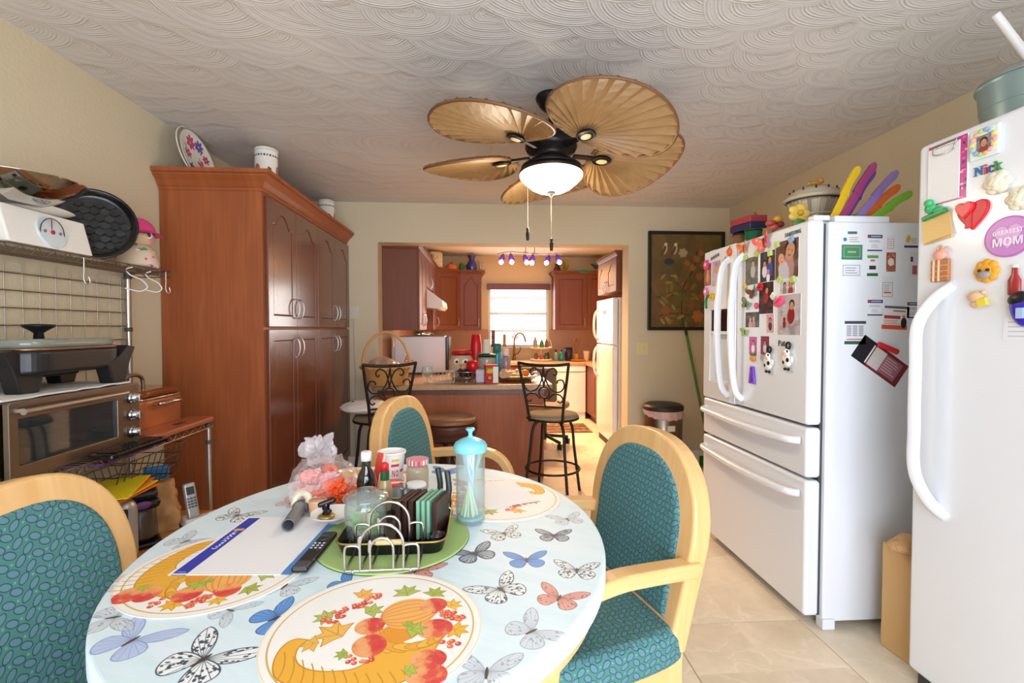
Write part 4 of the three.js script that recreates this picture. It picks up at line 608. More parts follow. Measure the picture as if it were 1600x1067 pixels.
// ================= on the dining table =================
const TT = 0.761;
{ // printed cloth
  const W = 1.1, D = 1.26, S = 1500;
  const tx = canvasTex(W * S | 0, D * S | 0, (c, w, h) => {
    c.fillStyle = '#ddeff6'; c.fillRect(0, 0, w, h);
    for (let i = 0; i < 900; i++) { c.globalAlpha = 0.1; c.fillStyle = ['#b4dcef', '#e9f4f7', '#bfe3ee', '#f4f9fa', '#c9e6f2'][i % 5]; c.save(); c.translate(rnd() * w, rnd() * h); c.rotate(-0.5); c.beginPath(); c.ellipse(0, 0, rr(40, 190), rr(4, 26), 0, 0, 7); c.fill(); c.restore(); } c.globalAlpha = 1;
    const wing = (fore, fill, line, lw, spots, alpha) => {
      c.beginPath(); c.moveTo(2, 4);
      if (fore) { c.bezierCurveTo(20, 50, 60, 88, 98, 84); c.bezierCurveTo(104, 66, 86, 34, 60, 16); c.bezierCurveTo(40, 4, 20, 0, 2, 4); } else { c.bezierCurveTo(30, 12, 74, 8, 76, -22); c.bezierCurveTo(74, -56, 42, -76, 24, -62); c.bezierCurveTo(8, -46, 2, -20, 2, 4); }
      c.globalAlpha = alpha; c.fillStyle = fill; c.fill(); c.lineWidth = lw; c.strokeStyle = line; c.stroke(); c.save(); c.clip(); c.lineWidth = lw * 0.45;
      for (let i = 0; i < 6; i++) { const a = fore ? 0.15 + i * 0.17 : -1.5 + i * 0.28; c.beginPath(); c.moveTo(3, 3); c.lineTo(Math.cos(a) * 130, Math.sin(a) * 130); c.stroke(); }
      c.fillStyle = line; for (let i = 0; i < spots; i++) { const a = fore ? rr(0.2, 1.0) : rr(-1.4, 0), q = fore ? rr(40, 118) : rr(30, 80); c.beginPath(); c.ellipse(Math.cos(a) * q, Math.sin(a) * q, rr(2.5, 6), rr(2, 4), a, 0, 7); c.fill(); }
      if (lw > 5) { c.lineWidth = 20; c.globalAlpha = alpha * 0.5; c.stroke(); } c.restore(); c.globalAlpha = 1;
    };
    const kinds = { blue: ['#5f9be0', '#3d4f7a', 3, 0, 0.95], kite: ['#f2f6f4', '#3a4652', 3, 26, 0.95], dark: ['#9fb0b4', '#3a3350', 6, 5, 0.9], red: ['#dd8f80', '#9a4a44', 3, 10, 0.8], pale: ['#cfd6dc', '#8b97a2', 3, 12, 0.7], lilac: ['#b3c4e8', '#7f93c0', 3, 0, 0.85], rose: ['#e8c0ba', '#b98a88', 3, 8, 0.6] };
    const fly = (x, z, span, rot, kind, squash = 1) => {
      const [f, l, lw, sp, al] = kinds[kind], s = span * S / 235; c.save(); c.translate((x + W / 2) * S, (D / 2 - z) * S); c.rotate(-rot); c.scale(s, s);
      for (const k of [-1, 1]) { c.save(); c.scale(k * (k < 0 ? squash : 1), 1); wing(1, f, l, lw, sp, al); wing(0, f, l, lw, sp, al); c.restore(); }
      c.fillStyle = '#4a4038'; c.beginPath(); c.ellipse(0, 0, 5, 24, 0, 0, 7); c.fill(); c.restore();
    };
    const X = 0.242, Z = 1.241;
    for (const [x, z, s, r, k] of [[-0.437, -0.773, 0.17, 0.5, 'kite'], [-0.581, -0.829, 0.15, 0.4, 'lilac'], [-0.368, -0.878, 0.13, 0.9, 'blue'], [-0.014, -1.104, 0.13, -0.4, 'dark'], [0.059, -1.208, 0.12, -0.3, 'kite'], [0.183, -1.188, 0.11, 0.1, 'dark'], [0.102, -1.066, 0.12, 0, 'blue'], [0.205, -1.012, 0.12, 0.2, 'kite'], [0.04, -0.947, 0.14, -0.6, 'kite'], [0.15, -0.91, 0.12, 0.5, 'red'], [0.086, -0.811, 0.13, 1.0, 'pale'], [-0.719, -1.214, 0.13, 0.6, 'pale'], [0.008, -0.716, 0.13, 0.1, 'pale'], [-0.676, -1.373, 0.14, 0.3, 'kite'], [-0.139, -1.035, 0.13, 0.3, 'red'], [0.235, -1.289, 0.12, -0.2, 'pale'], [-0.13, -1.764, 0.14, 0.2, 'blue'], [-0.564, -1.465, 0.12, 0.4, 'rose'], [-0.66, -0.9, 0.13, 1.3, 'pale'], [-0.395, -0.987, 0.12, 0.2, 'pale'], [-0.27, -0.985, 0.11, 0.6, 'blue'], [-0.461, -0.909, 0.1, 2.0, 'pale'], [0.02, -1.8, 0.1, 0.5, 'lilac'], [-0.72, -1.03, 0.12, 1.2, 'rose'], [-0.3, -1.75, 0.12, 0.5, 'red'], [-0.05, -1.62, 0.12, 0.1, 'red']]) fly(x + X, z + Z, s, r, k);
  });
  const g = ext(oval(0.538, 0.618), 0.03, 0.008, 64, 4); g.rotateX(-PI / 2); uvFit(g, 'x', 'z');
  { const p = g.attributes.position, u = g.attributes.uv; for (let i = 0; i < p.count; i++) u.setXY(i, (p.getX(i) + W / 2) / W, (p.getZ(i) + D / 2) / D); }
  solo('tablecloth', 'pale blue vinyl tablecloth printed with butterflies on the oval table', 'tablecloth', g, M(0xffffff, 0.5, 0, { map: tx }), [-0.242, 0.7225, -1.241]);
}
// round harvest placemats
const matTex = canvasTex(1024, 1024, (c) => {
  c.fillStyle = '#f7f5ef'; c.fillRect(0, 0, 1024, 1024); c.translate(512, 512); c.scale(512, -512);
  const L = (col, w) => { c.strokeStyle = col; c.lineWidth = w; };
  L('#d8b468', 0.016); c.beginPath(); c.arc(0, 0, 0.92, 0, 7); c.stroke(); L('#efe3c4', 0.012); c.beginPath(); c.arc(0, 0, 0.99, 0, 7); c.stroke();
  const leaf = (x, y, s, r, col, edge) => { c.save(); c.translate(x, y); c.rotate(r); c.scale(s, s); c.fillStyle = col; c.beginPath(); const n = 10; for (let i = 0; i <= n; i++) { const a = -2.2 + 4.4 * i / n, q = i % 2 ? 1 : 0.55; c.lineTo(Math.cos(a) * q, Math.sin(a) * q); } c.lineTo(-0.5, 0); c.closePath(); c.fill(); L(edge, 0.05); c.stroke(); c.beginPath(); c.moveTo(-0.5, 0); c.lineTo(0.9, 0); c.moveTo(-0.2, 0); c.lineTo(0.4, 0.6); c.moveTo(-0.2, 0); c.lineTo(0.4, -0.6); c.stroke(); c.restore(); };
  const fruit = (x, y, rx, ry, a) => { c.save(); c.translate(x, y); c.rotate(a); c.fillStyle = '#e98a5a'; c.beginPath(); c.ellipse(0, 0, rx, ry, 0, 0, 7); c.fill(); c.clip(); c.globalAlpha = 0.5; for (let i = 0; i < 26; i++) { c.fillStyle = ['#d5343c', '#dc4a40', '#f0b070'][i < 15 ? i % 2 : 2]; c.beginPath(); c.ellipse(i < 15 ? rr(0, rx) : rr(-rx, -rx * 0.2), rr(-ry, ry), rx * 0.4, ry * 0.3, rnd() * 3, 0, 7); c.fill(); } c.globalAlpha = 1; c.restore(); };
  const berries = (x, y, n, sx, sy, r0) => { for (let i = 0; i < n; i++) { const t = i / n, px = x + sx * t + rr(-0.08, 0.08) * (1 - t * 0.6), py = y + sy * t + rr(-0.07, 0.07) * (1 - t * 0.6); c.fillStyle = ['#dd5a48', '#e8764c', '#d0443c'][i % 3]; c.beginPath(); c.arc(px, py, r0, 0, 7); c.fill(); c.fillStyle = '#f6c490'; c.beginPath(); c.arc(px - r0 * 0.3, py + r0 * 0.2, r0 * 0.35, 0, 7); c.fill(); } };
  leaf(0.2, 0.6, 0.15, 1.9, '#b9c060', '#8a9440'); leaf(0.5, 0.56, 0.13, 1.2, '#aeb850', '#8a9440'); leaf(0.76, -0.08, 0.13, -0.4, '#f0b83c', '#c98a24'); leaf(0.7, 0.33, 0.11, 0.6, '#f0c04c', '#c98a24'); leaf(-0.25, 0.58, 0.13, 1.0, '#f2b85a', '#cf9040'); leaf(-0.52, 0.2, 0.13, 2.9, '#b8c46a', '#8fa04a'); leaf(-0.36, -0.06, 0.2, 2.6, '#efbc58', '#cf9040'); leaf(-0.52, -0.2, 0.12, 3.4, '#efbc58', '#cf9040'); leaf(-0.1, 0.28, 0.13, 0.6, '#b4c060', '#8a9440'); leaf(-0.2, -0.36, 0.08, 3.6, '#a9b850', '#8a9440');
  // horn
  c.fillStyle = '#efb23e'; c.beginPath(); c.moveTo(-0.66, -0.12); c.bezierCurveTo(-0.82, -0.12, -0.8, -0.45, -0.68, -0.6); c.bezierCurveTo(-0.5, -0.8, 0.2, -0.95, 0.5, -0.62); c.lineTo(0.62, -0.25); c.bezierCurveTo(0.4, -0.36, 0.15, -0.2, 0.02, 0.06); c.bezierCurveTo(0.1, -0.3, 0.1, -0.5, -0.1, -0.56); c.bezierCurveTo(-0.4, -0.6, -0.6, -0.5, -0.62, -0.28); c.bezierCurveTo(-0.62, -0.2, -0.58, -0.18, -0.58, -0.14); c.closePath(); c.fill(); L('#c98a24', 0.012); c.stroke();
  for (let i = 0; i < 13; i++) { const t = i / 12, x = -0.7 + 1.15 * t, y = -0.42 - 0.24 * Math.sin(t * 2.4); L('#cf9428', 0.011); c.beginPath(); c.moveTo(x - 0.02, y + 0.1 * (1 - t) + 0.02); c.quadraticCurveTo(x + 0.09, y - 0.1, x + 0.05 + 0.06 * t, y - 0.24 - 0.05 * t); c.stroke(); }
  c.fillStyle = '#e89a30'; c.beginPath(); c.ellipse(0.26, -0.06, 0.16, 0.26, -0.9, 0, 7); c.fill();
  c.fillStyle = '#f3b45e'; c.beginPath(); c.ellipse(0.28, 0.22, 0.27, 0.25, 0.3, 0, 7); c.fill(); for (let i = -3; i < 4; i++) { L('#dd8a48', 0.012); c.beginPath(); c.ellipse(0.28, 0.22, 0.27, Math.abs(i) * 0.065 + 0.01, 0.3, i < 0 ? PI : 0, i < 0 ? 2 * PI : PI); c.stroke(); }
  for (let i = 0; i < 9; i++) { c.fillStyle = ['#f0bc4c', '#eaa83a'][i % 2]; c.beginPath(); const a = -2.9 + i * 0.36; c.ellipse(0.3 + Math.cos(a) * 0.32, -0.1 + Math.sin(a) * 0.2, 0.13, 0.05, a + 1.3, 0, 7); c.fill(); L('#c98a24', 0.008); c.stroke(); }
  fruit(0.51, 0.34, 0.14, 0.13, 0.3); fruit(0.56, -0.05, 0.17, 0.15, 0.2); fruit(-0.06, 0.03, 0.14, 0.13, 0.4); fruit(0.0, -0.26, 0.15, 0.16, 0.5); fruit(0.54, -0.47, 0.16, 0.13, 0.1); fruit(0.55, -0.66, 0.17, 0.14, 0);
  leaf(0.36, -0.05, 0.13, 0.2, '#b2c452', '#88983a'); leaf(0.4, -0.6, 0.08, 0.4, '#b2c452', '#88983a'); leaf(0.3, 0.02, 0.07, 1, '#a4b848', '#88983a');
  berries(-0.5, 0.14, 44, 0.45, 0.44, 0.028); berries(0.6, 0.22, 26, 0.2, -0.14, 0.03); berries(-0.1, -0.45, 9, 0.16, 0.0, 0.025); berries(0.72, -0.25, 5, 0.05, -0.05, 0.03);
});
const mMat = M(0xffffff, 0.55, 0, { map: matTex });
function disc(r, h = 0.002) { const g = cyl(r, r, h, 64); const p = g.attributes.position, u = g.attributes.uv; for (let i = 0; i < p.count; i++) u.setXY(i, 0.5 + p.getX(i) / r / 2, 0.5 - p.getZ(i) / r / 2); return g; }
const matG = disc(0.183);
for (const [x, z, r, l] of [[-0.182, -0.835, 0, 'round harvest placemat lying bare in front of the wire napkin holder'], [-0.562, -1.07, -PI / 2, 'round harvest placemat half under the white folder'], [0.06, -1.462, PI, 'round harvest placemat under the straw dispenser and a white sheet'], [-0.43, -1.64, PI, 'round harvest placemat under the candy bag and noodle cup']]) solo('placemat', l, 'placemat', matG, mMat, [x, TT + 0.0011, z], [0, r, 0], 'round harvest placemats');
{ // woven green mat: coiled ridges
  const prof = [[0, 0.003]]; for (let i = 1; i <= 34; i++) { prof.push([i * 0.0054 - 0.0026, 0.0042], [i * 0.0054, 0.003]); } prof.push([0.186, 0]); prof.push([0, 0]);
  solo('woven_placemat', 'round woven green placemat under the black tray', 'placemat', lathe(prof, 64), M(0xa9c67a, 0.8), [-0.215, TT + 0.0003, -1.2]);
}
const G0 = TT + 0.0046;
{ // tray
  const t = thing('serving_tray', 'black lacquer tray with a gold rim on the green mat', 'tray', [-0.205, G0, -1.235]);
  const o = rrect(0.25, 0.29, 0.035), base = ext(rrect(0.225, 0.265, 0.03), 0.002, 0.001); base.rotateX(-PI / 2); part(t, 'base', base, mBlackGloss);
  const wall = new THREE.Shape(o.getPoints(8)); wall.holes.push(rrect(0.243, 0.283, 0.032)); const wg = ext(wall, 0.03, 0, 8); wg.rotateX(-PI / 2); { const p = wg.attributes.position; for (let i = 0; i < p.count; i++) { const k = 0.93 + 0.07 * p.getY(i) / 0.03; p.setX(i, p.getX(i) * k); p.setZ(i, p.getZ(i) * k); } wg.computeVertexNormals(); } part(t, 'wall', wg, mBlackGloss);
  part(t, 'rim', tube(o.getPoints(6).slice(0, -1).map(p => [p.x, 0.031, -p.y]), 0.0024, 160, true, 6), mGold, null, null, null, 'gold rim'); part(t, 'handle', T(cyl(0.006, 0.006, 0.06, 12, null, [0, 0, PI / 2]), [0, 0.034, 0.146]), M(0xd9c48c, 0.6), null, null, null, 'cord-wrapped grip');
}
{ // napkin holder of bent wire
  const t = thing('napkin_holder', 'chrome wire napkin holder with arched ends on the green mat', 'napkin holder', [-0.21, G0 + 0.005, -1.07], 0.02), m = M(0xd6d2cc, 0.22, 1);
  const arch = (w, h, z) => { const p = [[-w, 0, z]]; p.push([-w, h - w, z]); for (let i = 0; i <= 10; i++) { const a = PI - i / 10 * PI; p.push([Math.cos(a) * w, h - w + Math.sin(a) * w, z]); } p.push([w, 0, z]); return tube(p, 0.003, 50, false, 8); };
  const sq = (pts) => tube(pts, 0.003, 40, false, 8);
  for (const z of [0.048, -0.05]) {
    const s = Math.sign(z), k = z < 0 ? 1.12 : 1;
    part(t, 'end_frame', mg([arch(0.045, 0.098 * k, z), arch(0.024, 0.068 * k, z), ...[-1, 1].map(q => sq([[q * 0.076, 0, z], [q * 0.076, 0.046 * k, z], [q * 0.073, 0.052 * k, z], [q * 0.05, 0.052 * k, z], [q * 0.045, 0.048 * k, z]]))]), m);
  }
  const b = []; for (const x of [-0.076, -0.045, -0.024, 0.024, 0.045, 0.076]) b.push(rod([x, 0, 0.048], [x, 0, -0.05], 0.0028)); b.push(rod([-0.076, 0, 0.048], [0.076, 0, 0.048], 0.0028), rod([-0.076, 0, -0.05], [0.076, 0, -0.05], 0.0028)); part(t, 'base_grid', mg(b), m); for (const [x, z] of [[-0.06, 0.048], [0.06, 0.048], [-0.06, -0.05], [0.06, -0.05]]) part(t, 'foot', sph(0.0048, null, [x, -0.002, z], 10, 8), m);
}
// coasters standing in the tray
const coG = [bx(0.012, 0.092, 0.092, 0.002), bx(0.008, 0.094, 0.094, 0.002)], mCo = M(0x3a201a, 0.35), mCg = M(0x8fc4a4, 0.3, 0, { transmission: 0.25, thickness: 0 });
for (let i = 0; i < 3; i++) solo('brown_coaster', 'dark brown square coaster standing in the black tray', 'coaster', coG[0], mCo, [-0.188 + i * 0.0155, G0 + 0.051, -1.215 - (i % 2) * 0.004], [0, -0.3, 0], 'brown coasters in the tray');
for (let i = 0; i < 3; i++) solo('green_coaster', 'pale green glass coaster standing beside the brown coasters', 'coaster', coG[1], mCg, [-0.139 + i * 0.0125, G0 + 0.052, -1.208], [0, -0.3, 0], 'green coasters in the tray');
solo('brown_coaster', 'dark brown coaster standing alone past the green coasters', 'coaster', coG[0], mCo, [-0.1, G0 + 0.051, -1.2], [0, -0.25, 0]);
{ // peelers
  for (const [x, z, a, l] of [[-0.115, -1.325, 0.15, 'black-handled peeler leaning in the tray beside the coasters'], [-0.09, -1.29, -0.15, 'black-handled can opener standing at the tray corner']]) { const t = thing('kitchen_tool', l, 'kitchen tool', [x, G0 + 0.004, z], a); part(t, 'handle', tube([[0, 0.045, 0], [0.004, 0.08, -0.004], [-0.002, 0.125, -0.01]], 0.008, 16), M(0x2c3232, 0.45)); part(t, 'blade', mg([bx(0.012, 0.05, 0.004, 0.001), T(tor(0.012, 0.003, [0, -0.02, 0]), [0, 0.01, 0])]), mChrome, [0, 0.03, 0]); }
  const t = thing('steel_strainer', 'small round steel strainer lying in the tray corner', 'strainer', [-0.105, G0 + 0.004, -1.15]); part(t, 'bowl', lathe([[0, 0], [0.012, 0.002], [0.019, 0.012], [0.02, 0.02], [0.018, 0.02], [0, 0.004]]), mChrome); part(t, 'hub', cyl(0.004, 0.004, 0.004, 10, [0, 0.018, 0]), mSteel);
}
{ // glass jar with green sweets
  const t = thing('candy_jar', 'clear glass jar with a ringed lid and green sweets', 'jar', [-0.284, G0 + 0.003, -1.205]);
  part(t, 'jar', lathe([[0, 0], [0.044, 0], [0.05, 0.006], [0.051, 0.075], [0.044, 0.088], [0.042, 0.088], [0.048, 0.074], [0.047, 0.008], [0, 0.006]], 40), mGlass); part(t, 'lid', lathe([[0.05, 0.088], [0.056, 0.094], [0.05, 0.102], [0.036, 0.106], [0.03, 0.112], [0.018, 0.112], [0.014, 0.118], [0, 0.118], [0, 0.112], [0.01, 0.106], [0.03, 0.1], [0.046, 0.094], [0.046, 0.088]], 40), mGlass);
  const g = bx(0.018, 0.012, 0.022, 0.004), ms = [M(0x7fcf3a, 0.4), M(0x9bd85a, 0.4), M(0xe6e6da, 0.5), M(0xc9a06a, 0.6)]; for (let i = 0; i < 26; i++) { const a = i * 2.4, r = 0.033 * Math.sqrt((i % 9 + 0.5) / 9); solo('wrapped_sweet', 'small green or white sweet inside the ringed glass jar', 'sweet', g, ms[i % 7 > 4 ? (i % 2) + 2 : i % 2], [-0.284 + Math.cos(a) * r, G0 + 0.016 + Math.floor(i / 9) * 0.017, -1.205 + Math.sin(a) * r], [rr(-0.5, 0.5), rr(0, 3), rr(-0.5, 0.5)], 'sweets in the glass jar'); }
}
// bottles and jars
{
  const t = thing('soy_sauce_bottle', 'dark sauce bottle with a white cap behind the glass jar', 'bottle', [-0.335, TT + 0.003, -1.43]); part(t, 'glass', lathe([[0, 0], [0.026, 0], [0.029, 0.004], [0.029, 0.03], [0.026, 0.05], [0.029, 0.068], [0.024, 0.09], [0.0135, 0.108], [0.0125, 0.132], [0, 0.132]], 32), M(0x120a08, 0.08, 0, { clearcoat: 1 })); part(t, 'cap', lathe([[0, 0.156], [0.014, 0.156], [0.0155, 0.152], [0.0155, 0.13], [0, 0.13]], 28), mWhite);
  const h = thing('hot_sauce_bottle', 'pepper sauce bottle with red cap and green neck band', 'bottle', [-0.272, TT + 0.003, -1.38]); part(h, 'glass', lathe([[0, 0], [0.02, 0], [0.022, 0.004], [0.022, 0.06], [0.017, 0.078], [0.011, 0.09], [0.01, 0.1], [0, 0.1]], 28), M(0xd9b98a, 0.1, 0, { transmission: 0.35, thickness: 0 })); part(h, 'neck_band', cyl(0.0125, 0.0125, 0.03, 20, [0, 0.098, 0]), M(0x1f5c33, 0.4)); part(h, 'cap', lathe([[0, 0.137], [0.008, 0.136], [0.0115, 0.13], [0.0115, 0.113], [0, 0.113]], 12), M(0xd4222a, 0.4));
}
{
  const t = thing('noodle_cup', 'white instant noodle cup with red print at the table end', 'cup', [-0.292, TT + 0.003, -1.6]);
  part(t, 'cup', lathe([[0, 0], [0.032, 0], [0.042, 0.105], [0.046, 0.108], [0.046, 0.114], [0.043, 0.114], [0.04, 0.106], [0.03, 0.004], [0, 0.004]], 40), printMat(512, 128, (c, w, h) => { c.fillStyle = '#f4f0ea'; c.fillRect(0, 0, w, h); c.fillStyle = '#d8333f'; for (let k = 0; k < 4; k++) { c.fillRect(k * 128 + 10, 40, 54, 9); c.font = 'bold 34px sans-serif'; c.fillText('NO', k * 128 + 12, 86); c.fillRect(k * 128 + 74, 62, 40, 10); } c.fillStyle = '#e0c84a'; for (let k = 0; k < 4; k++) c.fillRect(k * 128 + 14, 22, 50, 8); c.fillStyle = '#e7b8bf'; c.fillRect(0, 112, w, 8); }, 0.6));
  part(t, 'broth', cyl(0.038, 0.038, 0.004, 28, [0, 0.095, 0]), M(0xdcc3c0, 0.3));
  const s = thing('red_spatula', 'red plastic stick leaning beside the noodle cup', 'utensil', [-0.335, TT + 0.003, -1.52]); part(s, 'blade', T(bx(0.018, 0.12, 0.004, 0.002), [0.012, 0.07, 0], [0, 0, -0.2]), M(0xd9443a, 0.4)); part(s, 'stick', T(bx(0.006, 0.12, 0.004, 0.002), [0.026, 0.068, 0.004], [0, 0, -0.2]), M(0xf1dcc4, 0.5));
}
{
  const t = thing('jam_jar', 'small glass jar with a red and white checked lid', 'jar', [-0.205, TT, -1.57]); part(t, 'glass', lathe([[0, 0], [0.032, 0], [0.036, 0.006], [0.036, 0.06], [0.031, 0.08], [0, 0.08]], 32), M(0xd9cbb4, 0.12, 0, { transmission: 0.4, thickness: 0 }));
  part(t, 'lid', disc(0.0355, 0.016), printMat(128, 128, (c) => { c.fillStyle = '#f7efee'; c.fillRect(0, 0, 128, 128); c.save(); c.translate(64, 64); c.rotate(0.6); c.fillStyle = 'rgba(205,40,70,0.75)'; for (let i = -5; i < 6; i++) { c.fillRect(i * 22, -100, 11, 200); } c.fillStyle = 'rgba(205,40,70,0.5)'; for (let i = -5; i < 6; i++) c.fillRect(-100, i * 22, 200, 9); c.restore(); }, 0.4), [0, 0.09, 0]);
  const s = thing('spice_tin', 'low round tin with a red and white top', 'tin', [-0.262, TT, -1.46]); part(s, 'body', cyl(0.03, 0.03, 0.05, 28, [0, 0.025, 0]), M(0xb9bfc4, 0.3, 0.5)); part(s, 'top', disc(0.0305, 0.008), printMat(64, 64, (c) => { c.fillStyle = '#e1504a'; c.fillRect(0, 0, 64, 64); c.fillStyle = '#f2f0ee'; c.beginPath(); c.moveTo(0, 40); c.lineTo(64, 24); c.lineTo(64, 40); c.lineTo(0, 56); c.fill(); }), [0, 0.054, 0]);
  const w = thing('white_tub', 'small round tub with a white and blue lid', 'tub', [-0.195, TT + 0.001, -1.46]); part(w, 'body', cyl(0.028, 0.026, 0.04, 28, [0, 0.02, 0]), M(0x8fc8e8, 0.35)); part(w, 'lid', lathe([[0, 0.054], [0.028, 0.053], [0.031, 0.048], [0.031, 0.04], [0, 0.04]], 28), M(0xf1f4f6, 0.35));
  const k = thing('key_ring', 'small steel ring clip beside the brown coasters', 'clip', [-0.215, G0 + 0.005, -1.34]); part(k, 'ring', tor(0.01, 0.0025, [0, 0.075, 0]), mSteel); part(k, 'shank', rod([0, 0, 0], [0, 0.066, 0], 0.004), mSteel);
}
{ // straw dispenser
  const X = -0.028, Z = -1.29, t = thing('straw_dispenser', 'tall glass straw dispenser with an aqua lid', 'straw dispenser', [X, TT + 0.003, Z]), mA = M(0x7cc9d6, 0.3);
  part(t, 'glass', lathe([[0, 0], [0.036, 0], [0.039, 0.004], [0.039, 0.195], [0.0375, 0.195], [0.0375, 0.008], [0, 0.006]], 40), mGlass); part(t, 'plunger', mg([cyl(0.034, 0.034, 0.006, 28, [0, 0.012, 0]), rod([0, 0.01, 0], [0, 0.22, 0], 0.0025)]), mA);
  part(t, 'lid', lathe([[0.043, 0.188], [0.045, 0.192], [0.045, 0.203], [0.04, 0.212], [0.026, 0.22], [0.01, 0.226], [0.005, 0.23], [0.006, 0.24], [0.013, 0.246], [0.011, 0.25], [0, 0.25]], 40), mA, null, null, null, 'aqua dome lid with knob');
  const cols = [[0xcfe87a, 'lime'], [0x9fd0f0, 'pale blue'], [0xe9f1f2, 'white']]; for (let i = 0; i < 15; i++) { const a = i * 2.4, r = 0.016 + 0.016 * ((i * 7) % 5) / 5, b = a + 2.75; const [c, n] = cols[i % 3]; solo('drinking_straw', `${n} drinking straw standing in the glass dispenser`, 'straw', rod([Math.cos(a) * r, 0.018, Math.sin(a) * r], [Math.cos(b) * r * 1.08, 0.185, Math.sin(b) * r * 1.08], 0.0034, 10), M(c, 0.4), [X, TT + 0.003, Z], [0, 0, 0], `${n} straws in the dispenser`); }
}
{ // papers, remote, tube
  const sheet = (w, h) => T(new THREE.PlaneGeometry(w, h), null, [-PI / 2, 0, 0]);
  const f = thing('paper_folder', 'white folder with a blue printed edge lying across a placemat', 'folder', [-0.528, TT + 0.0035, -1.19], -0.06);
  part(f, 'folder', mg([T(sheet(0.235, 0.31), [0, 0.0004, 0]), T(bx(0.235, 0.0012, 0.31, 0), [0, -0.0006, 0])]), printMat(470, 620, (c, w, h) => { c.fillStyle = '#f3f4f6'; c.fillRect(0, 0, w, h); c.fillStyle = '#3340b0'; c.fillRect(14, 16, 62, h - 26); c.fillStyle = '#e8b060'; c.beginPath(); c.arc(36, 170, 15, 0, 7); c.arc(58, 165, 13, 0, 7); c.fill(); c.strokeStyle = '#eef0ff'; c.lineWidth = 7; for (let i = 0; i < 8; i++) { c.beginPath(); c.arc(46, 205 + i * 24, 9, 0.6 + i * 0.7, 5 + i * 0.6); c.stroke(); } c.fillStyle = '#9fb4f0'; c.fillRect(26, h - 26, 36, 6); }, 0.5));
  const e = thing('paper_sheet', 'blue printed leaflet sticking out under the white folder', 'paper', [-0.49, TT + 0.0027, -1.17], -0.12); part(e, 'sheet', sheet(0.215, 0.26), printMat(64, 64, (c) => { c.fillStyle = '#6d87a8'; c.fillRect(0, 0, 64, 64); c.fillStyle = '#4d8fd0'; c.fillRect(40, 0, 24, 64); c.fillStyle = '#e9e9ec'; c.fillRect(6, 50, 12, 6); }));
  const q = thing('paper_sheet', 'plain white sheet lying beside the straw dispenser', 'paper', [0.06, TT + 0.0035, -1.5], 0.35); part(q, 'sheet', bx(0.17, 0.0008, 0.22, 0), M(0xf1f0f2, 0.6));
  const r = thing('remote_control', 'slim black remote control beside the white folder', 'remote', [-0.377, TT + 0.0035, -1.12], -0.05); part(r, 'body', T(bx(0.037, 0.014, 0.185, 0.007, 4), [0, 0.0072, 0]), M(0x1d1d20, 0.35)); part(r, 'ring', tor(0.012, 0.0013, [0, 0.0146, -0.05], [PI / 2, 0, 0], 6, 24), M(0x4a4a4e, 0.4)); const kb = cyl(0.0028, 0.003, 0.0016, 10), km = M(0xc9c9cc, 0.5); for (let i = 0; i < 4; i++) for (let j = 0; j < 3; j++) part(r, 'button', kb, i < 3 ? km : mDark, [(j - 1) * 0.01, 0.0148, -0.022 + i * 0.012]); part(r, 'end_cap', T(bx(0.036, 0.0142, 0.034, 0.007, 4), [0, 0.0074, 0.0755]), M(0x4a4c50, 0.3));
  const tb = thing('grey_tube', 'short grey plastic tube with a flat end on the white folder', 'tube', [-0.487, TT + 0.021, -1.245], 0.12); part(tb, 'tube', T(lathe([[0.0135, 0], [0.0165, 0], [0.0165, 0.12], [0.0135, 0.12], [0.0135, 0]], 28), null, [-PI / 2, 0, 0]), M(0x77787c, 0.35)); part(tb, 'nozzle', T(bx(0.044, 0.022, 0.05, 0.008), [0, 0, -0.14]), M(0x5c5d62, 0.4));
  const s = thing('saucer', 'white saucer holding a bottle stopper beside the remote', 'saucer', [-0.388, TT + 0.02, -1.285]); part(s, 'dish', lathe([[0, 0], [0.03, 0], [0.056, 0.014], [0.055, 0.018], [0.03, 0.005], [0, 0.005]], 36), mWhite); 
  const st = thing('bottle_stopper', 'black winged bottle stopper with gold base on the saucer', 'stopper', [-0.402, TT + 0.026, -1.275]); part(st, 'knob', mg([T(bx(0.046, 0.014, 0.012, 0.006, 3), [0.002, 0.04, 0], [0, 0.4, 0.25]), lathe([[0, 0.01], [0.011, 0.01], [0.008, 0.02], [0.009, 0.034], [0.006, 0.042], [0, 0.044]], 20), T(bx(0.03, 0.012, 0.014, 0.006, 3), [0.004, 0.024, 0.008], [0, -0.6, -0.3])]), mBlackGloss); part(st, 'base', lathe([[0, 0], [0.02, 0], [0.022, 0.005], [0.016, 0.01], [0, 0.012]]), mGold);
}
